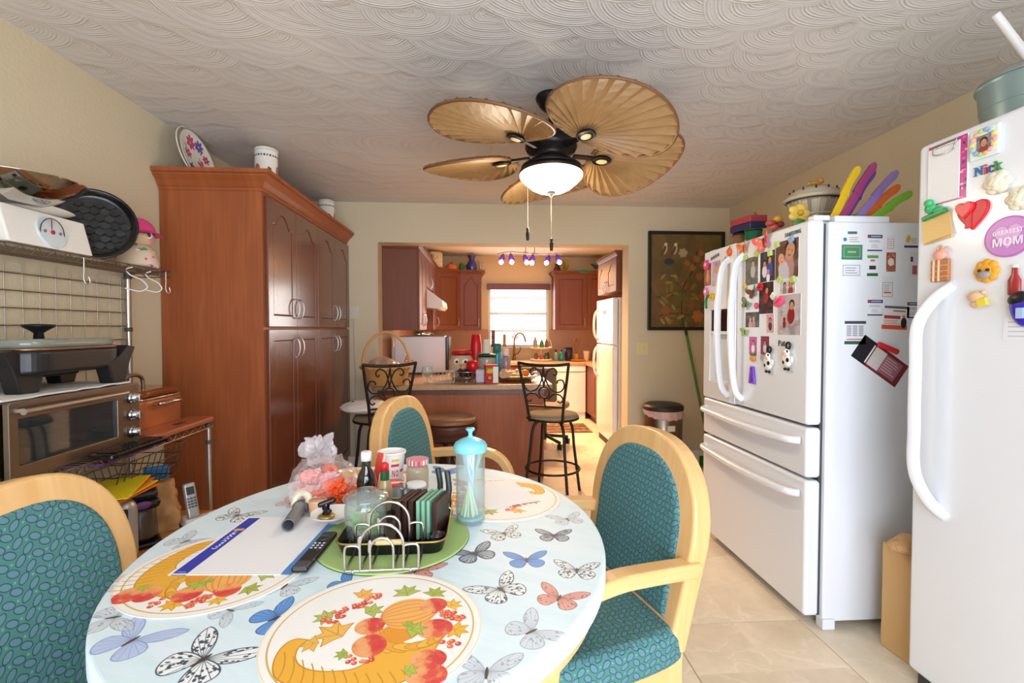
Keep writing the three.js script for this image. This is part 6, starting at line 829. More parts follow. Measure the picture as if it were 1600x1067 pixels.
// ================= refrigerator, freezer and their magnets =================
const { FontLoader } = await import('three/addons/loaders/FontLoader.js');
const { TextGeometry } = await import('three/addons/geometries/TextGeometry.js');
const fBold = await new FontLoader().loadAsync('fonts/droid/droid_sans_bold.typeface.json'), fSerif = await new FontLoader().loadAsync('fonts/droid/droid_serif_bold.typeface.json'), fReg = await new FontLoader().loadAsync('fonts/droid/droid_sans_regular.typeface.json');
const txt = (s, size, font = fBold, depth = 0.001) => { const g = new TextGeometry(s, { font, size, depth, curveSegments: 4, bevelEnabled: false }); g.computeBoundingBox(); const b = g.boundingBox; return g.translate(-(b.min.x + b.max.x) / 2, -(b.min.y + b.max.y) / 2, 0); };
const mFr = M(0xe7ebf0, 0.3, 0, { clearcoat: 0.5, clearcoatRoughness: 0.12 }), mFrS = M(0xe7ebf0, 0.42), mGap = M(0x3a3c40, 0.6);
// a door front seen from -x: box with softly rounded edges
const FX = 1.378;
{
  const t = thing('french_door_refrigerator', 'large white french door refrigerator covered with photos and magnets', 'refrigerator', [0, 0, 0]);
  part(t, 'cabinet', BB(1.45, 2.26, 0.03, 1.725, -2.905, -1.935, 0.006), mFrS); part(t, 'gasket', BB(1.435, 1.46, 0.05, 1.72, -2.895, -1.955, 0), mGap);
  part(t, 'foot', BB(1.445, 1.5, 0.0, 0.045, -1.97, -1.925, 0.004), mFr); part(t, 'foot', BB(1.445, 1.5, 0.0, 0.045, -2.9, -2.86, 0.004), mFr);
  part(t, 'door', BB(FX, 1.445, 0.868, 1.738, -2.53, -1.95, 0.016), mFr);
  const sh = rrect(0.36, 0.87, 0.01); sh.holes.push(rrect(0.262, 0.43, 0.012, 0.02, -0.125)); const dl = part(t, 'door', T(ext(sh, 0.06, 0.004), null, [0, -PI / 2, 0]), mFr, [FX + 0.064, 1.303, -2.722]); dl.position.x = FX + 0.064;
  const dp = part(dl, 'dispenser', mg([T(bx(0.27, 0.435, 0.006, 0), [0.02, -0.125, 0.006]), T(bx(0.004, 0.43, 0.05, 0), [-0.11, -0.125, 0.03]), T(bx(0.004, 0.43, 0.05, 0), [0.15, -0.125, 0.03]), T(bx(0.262, 0.02, 0.052, 0.004), [0.02, -0.335, 0.032]), T(bx(0.262, 0.018, 0.056, 0.003), [0.02, -0.048, 0.032])]), mFrS); dp.rotation.y = -PI / 2;
  const dw = part(dl, 'dispenser_display', T(bx(0.25, 0.125, 0.03, 0.004), [0.02, 0.022, 0.04]), M(0x0c0d10, 0.06)); dw.rotation.y = -PI / 2;
  part(t, 'drawer', BB(FX, 1.445, 0.642, 0.857, -2.905, -1.95, 0.016), mFr); part(t, 'drawer', BB(FX, 1.445, 0.045, 0.631, -2.905, -1.95, 0.016), mFr);
  for (const [z, q] of [[-2.605, 1], [-2.46, 0]]) part(t, 'handle', uvm(new THREE.ExtrudeGeometry(rrect(0.026, 0.034, 0.011), { steps: 40, bevelEnabled: false, curveSegments: 4, extrudePath: new THREE.CatmullRomCurve3([[FX, 0.905, z], [FX - 0.035, 0.94, z], [FX - 0.06, 1.1, z], [FX - 0.066, 1.28, z], [FX - 0.06, 1.47, z], [FX - 0.035, 1.63, z], [FX, 1.665, z]].map(p => V3(...p))) })), mFr);
  for (const y of [0.795, 0.565]) part(t, 'handle', tube([[FX + 0.004, y, -2.87], [FX - 0.03, y, -2.845], [FX - 0.052, y - 0.002, -2.65], [FX - 0.06, y - 0.003, -2.43], [FX - 0.052, y - 0.002, -2.2], [FX - 0.03, y, -2.02], [FX + 0.004, y, -1.995]], 0.0165, 50, false, 10), mFr);
  part(t, 'hinge_cover', BB(1.4, 1.47, 1.735, 1.757, -2.0, -1.955, 0.006), mFr); part(t, 'hinge_cover', BB(1.48, 1.72, 1.725, 1.752, -2.03, -1.94, 0.005), mFr); part(t, 'hinge_cover', BB(1.4, 1.7, 1.725, 1.752, -2.89, -2.82, 0.005), mFr);
  const lg = part(t, 'lettering', txt('SAMSUNG', 0.017), M(0x4a4c52, 0.4), [FX - 0.001, 1.701, -2.062], [0, -PI / 2, 0]);
}
{ // upright freezer
  const X = 1.535, t = thing('upright_freezer', 'tall white upright freezer with a long curved handle', 'freezer', [0, 0, 0]);
  part(t, 'cabinet', BB(1.61, 2.34, 0.02, 1.905, -1.615, -0.82, 0.008), mFrS); part(t, 'door', BB(X, 1.6, 0.06, 1.915, -1.62, -0.815, 0.018), mFr); part(t, 'gasket', BB(1.595, 1.615, 0.07, 1.9, -1.61, -0.825, 0), mGap); part(t, 'kick_plate', BB(1.57, 1.62, 0.0, 0.055, -1.61, -0.83, 0.002), mGap);
  part(t, 'handle', uvm(new THREE.ExtrudeGeometry(rrect(0.034, 0.03, 0.012), { steps: 44, bevelEnabled: false, curveSegments: 5, extrudePath: new THREE.CatmullRomCurve3([[X + 0.004, 0.655, -1.485], [X - 0.02, 0.69, -1.52], [X - 0.05, 0.78, -1.55], [X - 0.055, 0.95, -1.553], [X - 0.055, 1.15, -1.553], [X - 0.05, 1.3, -1.55], [X - 0.02, 1.385, -1.515], [X + 0.004, 1.42, -1.48]].map(p => V3(...p))) })), mFr);
  part(t, 'badge', T(bx(0.05, 0.008, 0.001, 0), null), M(0xc4c7cc, 0.3, 0.5), [X - 0.0006, 1.868, -1.5], [0, -PI / 2, 0]);
}
// one sheet of small printed pictures shared by all cards and photographs
const AT = { n: 1024, x: 2, y: 2, row: 0, cells: [] };
const atlasCanvas = document.createElement('canvas'); atlasCanvas.width = atlasCanvas.height = AT.n; const ac = atlasCanvas.getContext('2d'); ac.fillStyle = '#ffffff'; ac.fillRect(0, 0, 1024, 1024);
function cell(w, h, draw) {
  if (AT.x + w + 2 > AT.n) { AT.x = 2; AT.y += AT.row + 3; AT.row = 0; } const x = AT.x, y = AT.y; AT.x += w + 3; AT.row = Math.max(AT.row, h);
  ac.save(); ac.beginPath(); ac.rect(x, y, w, h); ac.clip(); ac.translate(x, y); draw(ac, w, h); ac.restore(); return [x / AT.n, 1 - (y + h) / AT.n, (x + w) / AT.n, 1 - y / AT.n];
}
const atlasTex = new THREE.CanvasTexture(atlasCanvas); atlasTex.colorSpace = THREE.SRGBColorSpace; atlasTex.anisotropy = 8;
const mPrint = M(0xffffff, 0.3, 0, { map: atlasTex });
function cardGeo(w, h, uv, th = 0.0012) {
  const p = new THREE.PlaneGeometry(w, h), u = p.attributes.uv; for (let i = 0; i < u.count; i++) u.setXY(i, uv[0] + (uv[2] - uv[0]) * u.getX(i), uv[1] + (uv[3] - uv[1]) * u.getY(i)); p.translate(0, 0, th);
  const b = new THREE.BoxGeometry(w, h, th * 0.9), v = b.attributes.uv; for (let i = 0; i < v.count; i++) v.setXY(i, 0.0008, 0.0008); b.translate(0, 0, th * 0.45); return mg([p, b]);
}
const onFront = [0, -PI / 2, 0];
const photo = (w, h, bg, figs) => cell(w, h, (c) => { c.fillStyle = bg; c.fillRect(0, 0, w, h); for (let i = 0; i < 30; i++) { c.globalAlpha = 0.12; c.fillStyle = i % 2 ? '#ffffff' : '#201810'; c.fillRect(rnd() * w, rnd() * h, rr(4, w / 3), rr(3, h / 4)); } c.globalAlpha = 1; for (const [x, y, r, skin, hair, dress, tilt = 0] of figs) { c.save(); c.translate(x * w, y * h); c.rotate(tilt); c.fillStyle = dress; c.beginPath(); c.ellipse(0, r * h * 2.3, r * h * 1.25, r * h * 1.9, 0, 0, 7); c.fill(); c.fillStyle = hair; c.beginPath(); c.ellipse(0, -r * h * 0.2, r * h * 0.95, r * h * 1.1, 0, 0, 7); c.fill(); c.fillStyle = skin; c.beginPath(); c.ellipse(0, r * h * 0.12, r * h * 0.72, r * h * 0.9, 0, 0, 7); c.fill(); c.fillStyle = '#3a2620'; for (const s of [-1, 1]) { c.beginPath(); c.arc(s * r * h * 0.28, 0, r * h * 0.08, 0, 7); c.fill(); } c.fillRect(-r * h * 0.2, r * h * 0.5, r * h * 0.4, r * h * 0.09); c.restore(); } });
function pin(name, label, cat, w, h, uv, z, y, x, rot, tilt = 0, group) { const t = solo(name, label, cat, cardGeo(w, h, uv), mPrint, [x, y, z], rot, group); t.rotateZ(tilt); return t; }
const sk = '#c9926e', hr = '#2a1a14', PX = FX - 0.0004;
for (const [l, w, h, z, y, uv, tilt] of [
  ['large photo of a woman cuddling a baby on the fridge door', 0.165, 0.172, -2.102, 1.592, photo(110, 116, '#6d4a3a', [[0.66, 0.28, 0.25, sk, hr, '#b08a86', 0.3], [0.26, 0.45, 0.17, '#d9a488', '#6a4634', '#c4c0c8', -0.3]]), 0],
  ['photo of a seated person on the fridge door under the orange butterfly', 0.115, 0.14, -2.383, 1.572, photo(80, 96, '#5d5a4a', [[0.6, 0.25, 0.12, sk, '#4a3020', '#b0a8a0']]), 0],
  ['photo of a group in blue and white next to the large baby photo', 0.12, 0.145, -2.247, 1.578, photo(80, 96, '#34383f', [[0.3, 0.4, 0.11, sk, hr, '#d8d4d8'], [0.65, 0.3, 0.12, sk, hr, '#3a55a0'], [0.55, 0.7, 0.08, '#e0709a', '#e0709a', '#ececf0']]), 0],
  ['small photo of two children below the large baby photo', 0.105, 0.058, -2.092, 1.466, photo(90, 50, '#cfc8c4', [[0.3, 0.35, 0.2, sk, hr, '#8a8a90'], [0.7, 0.35, 0.24, sk, hr, '#a03a40']]), 0],
  ['dark photo of a child in red in the middle of the fridge door', 0.118, 0.152, -2.255, 1.427, photo(80, 104, '#3a1c1c', [[0.55, 0.26, 0.1, sk, hr, '#a01e2c', 0.2]]), 0],
  ['portrait photo of a toddler in a red dress on the fridge door', 0.16, 0.18, -2.08, 1.341, photo(110, 124, '#b9b0b4', [[0.62, 0.27, 0.11, sk, hr, '#8e1c28', 0.1], [0.3, 0.62, 0.05, '#8e1c28', '#8e1c28', '#8e1c28']]), 0],
  ['dark oval group photo on the fridge door above the green butterfly', 0.125, 0.077, -2.371, 1.324, photo(96, 60, '#3c3a30', [[0.35, 0.5, 0.16, '#d0a090', '#7a6a60', '#c89a98'], [0.6, 0.45, 0.16, '#d0a090', '#7a6a60', '#b08a86']]), 0],
  ['narrow pink bordered photo strip on the fridge door', 0.06, 0.088, -2.219, 1.304, photo(44, 66, '#e0a4ae', [[0.5, 0.35, 0.13, sk, hr, '#4a4438']]), 0.05],
  ['small magenta framed photo on the fridge door', 0.07, 0.092, -2.361, 1.192, photo(50, 66, '#c64a94', [[0.5, 0.36, 0.13, sk, hr, '#e6e6ea']]), 0],
  ['small checked frame photo beside the magenta framed one', 0.07, 0.09, -2.259, 1.197, photo(50, 66, '#8a2a50', [[0.5, 0.36, 0.13, sk, hr, '#d8d8de']]), 0],
  ['colourful photo on the dispenser door with a pink flower magnet', 0.09, 0.134, -2.86, 1.605, photo(56, 84, '#8a4a30', [[0.5, 0.35, 0.12, '#e0a080', '#6a3020', '#d8903a']]), 0],
  ['pale photo on the dispenser door under the orange magnets', 0.1, 0.145, -2.755, 1.602, photo(60, 90, '#b9a8c0', [[0.5, 0.35, 0.16, '#e8a878', '#d09060', '#c8c0d8']]), 0]]) pin('photo_print', l, 'photo', w, h, uv, z, y, PX, onFront, tilt, 'photos on the refrigerator door');
// magnets
function butterfly(name, label, c1, c2, z, y, s, tilt) {
  const t = thing(name, label, 'magnet', [PX - 0.004, y, z], -PI / 2); const w = new THREE.Shape(); w.moveTo(0, 0); w.bezierCurveTo(0.15, 0.5, 0.7, 0.75, 0.95, 0.6); w.bezierCurveTo(0.95, 0.3, 0.8, 0.05, 0.5, -0.02); w.bezierCurveTo(0.75, -0.2, 0.6, -0.6, 0.35, -0.55); w.bezierCurveTo(0.15, -0.5, 0.05, -0.2, 0, 0);
  for (const k of [-1, 1]) { const g = part(t, 'wing', ext(w, 0.04, 0.02, 8, 1), M(c1, 0.3), [0, 0, 0], [0, k > 0 ? -0.35 : 0.35, k > 0 ? tilt : tilt], [k * s, s, s]); part(g, 'wing_spot', mg([sph(0.1, [1, 1, 0.3], [0.55, 0.4, 0.05]), sph(0.08, [1, 1, 0.3], [0.35, -0.25, 0.05]), sph(0.07, [1, 1, 0.3], [0.3, 0.2, 0.05])]), M(c2, 0.3)); }
  part(t, 'body', sph(s * 0.12, [0.8, 3.4, 0.8], [0, 0, s * 0.05]), M(0x4a2a20, 0.5), null, [0, 0, tilt]);
}
butterfly('butterfly_magnet', 'orange butterfly magnet on the fridge door top', 0xd9743a, 0x8a2a1c, -2.45, 1.697, 0.05, 0.1); butterfly('butterfly_magnet', 'large red butterfly magnet on the fridge door top', 0xcf2f2a, 0xf0a080, -2.27, 1.695, 0.066, 0.25);
butterfly('butterfly_magnet', 'brown butterfly magnet beside the red flower magnet', 0x6a4a34, 0x4a3020, -2.358, 1.46, 0.045, 0.3); butterfly('butterfly_magnet', 'small green butterfly magnet below the group photo', 0x86a83a, 0xd0c860, -2.43, 1.26, 0.033, 0); butterfly('butterfly_magnet', 'orange and green hummingbird-like magnet on the fridge door', 0x5a7a4a, 0xe87a2a, -2.42, 1.405, 0.042, -0.4);
const sqG = bx(0.03, 0.028, 0.012, 0.004);
for (const [z, y, c, l, a] of [[-2.167, 1.667, 0xb9cf7a, 'pale green square magnet beside the woman in the large photo', 0.2], [-2.065, 1.673, 0x93a9c6, 'pale blue square magnet over the large photo', 0.6], [-2.221, 1.637, 0xc2d67e, 'pale green square magnet between two photos', 0.1], [-2.435, 1.646, 0xa8b860, 'olive square magnet under the orange butterfly', 0.3], [-2.332, 1.653, 0xb4c264, 'olive square magnet under the red butterfly', 0.5], [-2.144, 1.504, 0xbad07c, 'pale green square magnet on the corner of the large photo', 0.7], [-2.051, 1.496, 0xb2c872, 'pale green square magnet above the two children', 0.2], [-2.192, 1.432, 0xe0dcc4, 'cream square magnet by the pink leaf magnet', 0.8], [-2.435, 1.495, 0xc4b054, 'mustard square magnet beside the brown butterfly', 0.4], [-2.266, 1.137, 0xb0b2bc, 'small grey square magnet below the checked photo', 0.2]]) solo('square_magnet', l, 'magnet', sqG, M(c, 0.25), [PX - 0.006, y, z], [0, -PI / 2, 0]).rotateZ(a);
for (const [z, y, l] of [[-2.599, 1.701, 'orange fruit magnet near the door handles'], [-2.643, 1.651, 'lower orange fruit magnet on the dispenser door']]) { const t = thing('orange_magnet', l, 'magnet', [PX - 0.006, y, z], -PI / 2); part(t, 'fruit', sph(0.024, [1, 0.9, 0.5]), M(0xe0591f, 0.4)); part(t, 'leaf', T(leafG(0.022, 0.007), [0.002, 0.018, 0.004], [0, 0, -0.9]), mGreen); }
{ const flower = (l, z, y, r, c, c2) => { const t = thing('flower_magnet', l, 'magnet', [PX - 0.004, y, z], -PI / 2); for (let i = 0; i < 6; i++) part(t, 'petal', sph(r * 0.5, [1, 0.7, 0.4], [Math.cos(i * 1.047) * r * 0.55, Math.sin(i * 1.047) * r * 0.55, 0], 12, 8), M(c, 0.4)); part(t, 'centre', sph(r * 0.3, [1, 1, 0.6], [0, 0, r * 0.15], 12, 8), M(c2, 0.4)); };
  flower('red rose magnet over the dark photo', -2.3, 1.485, 0.026, 0xc01a2a, 0x8a101c); flower('pink dot flower magnet beside the dark photo', -2.332, 1.393, 0.019, 0xe23a72, 0xf06a94); flower('magenta flower magnet on the dispenser door', -2.875, 1.668, 0.035, 0xd83a9a, 0xf0c84a); flower('pink and white flower magnet on the dispenser door edge', -2.875, 1.505, 0.032, 0xe07ab0, 0xf4f0ec);
  const p = thing('leaf_magnet', 'glossy pink lips-shaped magnet on the toddler portrait', 'magnet', [PX - 0.006, 1.404, -2.145], -PI / 2); part(p, 'body', T(sph(0.042, [1, 0.5, 0.25]), null, [0, 0, 0.35]), M(0xf0567e, 0.25)); part(p, 'stripe', T(sph(0.03, [1, 0.08, 0.1]), [0, 0, 0.011], [0, 0, 0.35]), M(0xd83a66, 0.3));
  const f = thing('fruit_magnet', 'small orange fruit magnet with green leaves below the magenta photo', 'magnet', [PX - 0.006, 1.133, -2.354], -PI / 2); part(f, 'fruit', sph(0.022, [1, 0.8, 0.5], [0, -0.004, 0]), M(0xdd8a3a, 0.4)); part(f, 'leaf', sph(0.018, [1.1, 0.5, 0.4], [0, 0.014, 0.002]), mGreen);
  const d = thing('daffodil_magnet', 'yellow daffodil magnet with a green stem on the dispenser door', 'magnet', [PX - 0.006, 1.447, -2.83], -PI / 2); part(d, 'stem', tube([[-0.035, -0.045, 0], [-0.04, 0.0, 0], [-0.02, 0.03, 0], [0.015, 0.03, 0]], 0.007, 16), mGreen); for (let i = 0; i < 6; i++) part(d, 'petal', sph(0.013, [1, 0.6, 0.4], [0.035 + Math.cos(i * 1.05) * 0.015, 0.022 + Math.sin(i * 1.05) * 0.015, 0]), M(0xf0c81e, 0.4)); part(d, 'trumpet', sph(0.01, [1, 1, 1], [0.035, 0.022, 0.008]), M(0xe0981a, 0.4));
  const c = thing('purple_clip', 'violet plastic peg magnet low on the fridge door', 'magnet', [PX - 0.008, 1.044, -2.355], -PI / 2); for (const s of [-1, 1]) part(c, 'arm', T(bx(0.018, 0.09, 0.012, 0.005), [s * 0.011, 0, 0], [0, 0, s * 0.17]), M(0x7a3fc0, 0.3)); part(c, 'hinge', sph(0.012, [1, 1, 0.7], [0, 0.034, 0.003]), M(0x6a35a8, 0.3));
  for (const [z, y, l, s] of [[-2.214, 1.124, 'black and white cow magnet in a chef hat under the checked photo', 1], [-2.072, 1.148, 'spotted cow magnet below the painted name', 1.0]]) { const t = thing('cow_magnet', l, 'magnet', [PX - 0.01, y, z], -PI / 2), w = M(0xf2efe8, 0.4); part(t, 'body', sph(0.026, [1, 1.15, 0.45], [0, -0.012, 0]), w); part(t, 'head', sph(0.017, [1, 1, 0.6], [0, 0.024, 0.004]), w); part(t, 'ring', tor(0.014, 0.005, [0.004, 0.055, 0], null, 8, 20), mBlack); part(t, 'snout', sph(0.009, [1.2, 0.8, 0.7], [-0.002, 0.018, 0.014]), M(0xe8a890, 0.5)); for (const [a, b, r] of [[0.014, -0.008, 0.01], [-0.014, -0.02, 0.008], [0.012, 0.03, 0.006]]) part(t, 'spot', sph(r, [1, 1, 0.4], [a, b, 0.01]), mBlack); for (const q of [-1, 1]) part(t, 'hoof', sph(0.009, [1.1, 0.8, 0.6], [q * 0.012, -0.05, 0.003]), mBlack); part(t, 'arm', mg([sph(0.01, [1, 1.6, 0.5], [-0.028, -0.004, 0]), sph(0.01, [1, 1.6, 0.5], [0.028, -0.006, 0])]), w); }
  solo('name_magnet', 'dark lettering of a short name above the spotted cow', 'magnet', txt('Pat', 0.026, fReg, 0.002), M(0x3a3430, 0.5), [PX - 0.001, 1.212, -2.127], onFront);
  const n = thing('letter_strip', 'small row of dark letter magnets on the dispenser door top', 'magnet', [PX - 0.002, 1.695, -2.76], -PI / 2); for (let i = 0; i < 4; i++) part(n, 'letter', tor(0.008, 0.003, [i * 0.026 - 0.05, i * 0.004, 0], null, 6, 14), M(0x6a6a70, 0.4));
}
// cards on the refrigerator side
{
  const Z = -1.9345, lines = (c, x, y, w, n, d, col = '#9a9aa4') => { c.fillStyle = col; for (let i = 0; i < n; i++) c.fillRect(x, y + i * d, w * (0.7 + 0.3 * hash(i, n)), Math.max(1.5, d * 0.35)); };
  const C = (l, w, h, x, y, draw, tilt = 0) => pin('card_magnet', l, 'magnet', w, h, cell(w * 900 | 0, h * 900 | 0, draw), Z, y, x, [0, 0, 0], tilt, 'card magnets on the refrigerator side');
  const realtor = (c, w, h) => { c.fillStyle = '#eef0f4'; c.fillRect(0, 0, w, h); c.fillStyle = '#1f2a5c'; c.fillRect(0, 0, w, h * 0.2); c.fillRect(0, h * 0.92, w, h * 0.08); c.fillStyle = '#c03a44'; c.fillRect(0, 2, w * 0.16, h * 0.16); c.fillStyle = '#dfe3ee'; c.fillRect(w * 0.22, h * 0.07, w * 0.7, h * 0.06); lines(c, w * 0.1, h * 0.34, w * 0.8, 2, h * 0.08); lines(c, w * 0.25, h * 0.6, w * 0.5, 3, h * 0.08, '#b0b4c0'); };
  const CC = (l, w, h, x, y, draw, tilt) => { const m = C(l, w, h, x, y, draw, tilt); m.position.set(x, y, Z); return m; };
  CC('green pharmacy card with blue emblem on the refrigerator side', 0.092, 0.12, 1.55, 1.627, (c, w, h) => { c.fillStyle = '#e8eaec'; c.fillRect(0, 0, w, h); c.fillStyle = '#5a6a70'; c.fillRect(w * 0.28, 2, w * 0.45, h * 0.09); c.fillStyle = '#2a8ab0'; c.beginPath(); c.arc(w * 0.16, h * 0.3, w * 0.09, 0, 7); c.fill(); lines(c, w * 0.36, h * 0.22, w * 0.5, 3, h * 0.07); c.fillStyle = '#3f8a6c'; c.fillRect(0, h * 0.48, w, h * 0.52); c.strokeStyle = '#c8b060'; c.lineWidth = 2; c.strokeRect(w * 0.12, h * 0.56, w * 0.76, h * 0.34); c.fillStyle = '#c8b060'; c.fillRect(w * 0.3, h * 0.7, w * 0.4, h * 0.06); });
  CC('white framed note card on the refrigerator side', 0.092, 0.058, 1.549, 1.523, (c, w, h) => { c.fillStyle = '#e4e6ea'; c.fillRect(0, 0, w, h); c.strokeStyle = '#6a7078'; c.lineWidth = 1.5; c.strokeRect(w * 0.1, h * 0.14, w * 0.8, h * 0.72); lines(c, w * 0.2, h * 0.3, w * 0.6, 3, h * 0.18); });
  CC('white and navy card at the top of the refrigerator side', 0.066, 0.068, 1.65, 1.638, realtor); CC('white and navy card beside the red advert on the refrigerator side', 0.068, 0.066, 1.657, 1.367, realtor); CC('white and navy card next to the tall freezer', 0.05, 0.067, 1.824, 1.357, realtor);
  CC('green and white card below the upper navy card', 0.049, 0.087, 1.642, 1.543, (c, w, h) => { c.fillStyle = '#eceff0'; c.fillRect(0, 0, w, h); c.fillStyle = '#5fa044'; c.fillRect(0, 0, w, h * 0.14); c.fillStyle = '#2c6a3a'; c.fillRect(0, h * 0.86, w, h * 0.14); c.fillStyle = '#d070a0'; c.fillRect(w * 0.3, h * 0.2, w * 0.4, h * 0.1); c.fillStyle = '#30343a'; c.fillRect(w * 0.2, h * 0.5, w * 0.6, h * 0.18); });
  CC('pale cup-shaped card on the refrigerator side', 0.038, 0.06, 1.72, 1.64, (c, w, h) => { c.fillStyle = '#e6e4e8'; c.fillRect(0, 0, w, h); c.strokeStyle = '#c89aa4'; c.lineWidth = 2; c.strokeRect(w * 0.15, h * 0.25, w * 0.7, h * 0.65); lines(c, w * 0.25, h * 0.4, w * 0.5, 3, h * 0.14, '#c8a0a8'); });
  CC('red flowered card on the refrigerator side', 0.043, 0.081, 1.723, 1.559, (c, w, h) => { c.fillStyle = '#a85a44'; c.fillRect(0, 0, w, h); for (let i = 0; i < 20; i++) { c.fillStyle = ['#d8a070', '#7a8a50', '#8a3a30'][i % 3]; c.beginPath(); c.arc(rnd() * w, rnd() * h, 3, 0, 7); c.fill(); } c.fillStyle = '#e4e0d4'; c.beginPath(); c.ellipse(w / 2, h * 0.5, w * 0.32, h * 0.2, 0, 0, 7); c.fill(); });
  CC('white mortar-shaped card with fine print on the refrigerator side', 0.054, 0.09, 1.71, 1.453, (c, w, h) => { c.fillStyle = '#e2e4e6'; c.fillRect(0, 0, w, h); c.strokeStyle = '#8a7a70'; c.lineWidth = 1.5; c.strokeRect(w * 0.1, h * 0.28, w * 0.8, h * 0.66); lines(c, w * 0.2, h * 0.38, w * 0.6, 4, h * 0.09); c.fillStyle = '#c04a44'; c.fillRect(w * 0.2, h * 0.72, w * 0.6, h * 0.06); });
  CC('yellow flame card at the top near the tall freezer', 0.062, 0.056, 1.811, 1.648, (c, w, h) => { c.fillStyle = '#e8e9ec'; c.fillRect(0, 0, w, h); c.fillStyle = '#d8b03a'; c.beginPath(); c.ellipse(w * 0.3, h * 0.35, w * 0.16, h * 0.28, 0.3, 0, 7); c.fill(); c.fillStyle = '#1f2a5c'; c.fillRect(0, h * 0.84, w, h * 0.16); lines(c, w * 0.5, h * 0.3, w * 0.45, 3, h * 0.15, '#c0a860'); });
  CC('white card with a small red figure near the tall freezer', 0.042, 0.102, 1.823, 1.551, (c, w, h) => { c.fillStyle = '#dfe1e6'; c.fillRect(0, 0, w, h); c.fillStyle = '#3a3034'; c.fillRect(w * 0.2, h * 0.2, w * 0.25, h * 0.2); c.fillStyle = '#b05a50'; c.fillRect(w * 0.4, h * 0.56, w * 0.5, h * 0.36); });
  CC('red and white advert card with a man in black on the refrigerator side', 0.12, 0.112, 1.748, 1.318, (c, w, h) => { c.fillStyle = '#ece9e8'; c.fillRect(0, 0, w, h); c.fillStyle = '#5a5c60'; c.fillRect(w * 0.08, 0, w * 0.9, h * 0.09); c.fillStyle = '#2c2e34'; c.font = 'bold 14px sans-serif'; lines(c, w * 0.4, h * 0.16, w * 0.5, 1, 12, '#b04038'); c.fillRect(w * 0.08, h * 0.36, w * 0.6, h * 0.12); lines(c, w * 0.08, h * 0.54, w * 0.6, 3, h * 0.06, '#c87a70'); c.fillStyle = '#dc5a34'; c.fillRect(0, h * 0.72, w * 0.95, h * 0.16); c.fillStyle = '#24262a'; c.beginPath(); c.ellipse(w * 0.82, h * 0.62, w * 0.11, h * 0.2, 0, 0, 7); c.fill(); c.fillStyle = '#b98a6a'; c.beginPath(); c.arc(w * 0.81, h * 0.38, w * 0.05, 0, 7); c.fill(); }, -0.05);
  CC('white list card with green and black bands on the refrigerator side', 0.095, 0.098, 1.571, 1.262, (c, w, h) => { c.fillStyle = '#e9ebee'; c.fillRect(0, 0, w, h); c.fillStyle = '#4a4c52'; c.fillRect(0, 0, w, h * 0.12); c.fillStyle = '#2f5a44'; c.fillRect(0, h * 0.86, w, h * 0.14); for (let i = 0; i < 6; i++) for (let j = 0; j < 3; j++) { c.fillStyle = '#8a8e98'; c.fillRect(w * (0.1 + j * 0.28), h * (0.2 + i * 0.08), w * 0.22, h * 0.045); } c.fillStyle = '#c07060'; c.fillRect(w * 0.1, h * 0.76, w * 0.75, h * 0.05); });
  const fl = thing('flyer', 'tilted black and maroon flyer under a red clip on the refrigerator side', 'flyer', [1.683, 1.142, Z]); const fm = part(fl, 'sheet', cardGeo(0.24, 0.108, cell(216, 97, (c, w, h) => { c.fillStyle = '#7a1f2c'; c.fillRect(0, 0, w, h); c.fillStyle = '#1d1b22'; c.fillRect(0, 0, w * 0.3, h); c.fillStyle = '#d9d4d0'; c.fillRect(w * 0.31, h * 0.1, w * 0.24, h * 0.8); c.fillStyle = '#a06a74'; c.fillRect(w * 0.55, h * 0.12, w * 0.36, h * 0.76); lines(c, w * 0.58, h * 0.2, w * 0.3, 6, h * 0.1, '#d8b8bc'); c.fillStyle = '#f0ece8'; c.fillRect(w * 0.26, h * 0.1, w * 0.03, h * 0.8); })), mPrint, null, [0, 0, -0.6]);
  part(fl, 'clip', T(bx(0.1, 0.022, 0.014, 0.007), [0.03, 0.055, 0.008], [0, 0, -0.38]), M(0xd8262c, 0.35), null, null, null, 'red plastic clip');
}
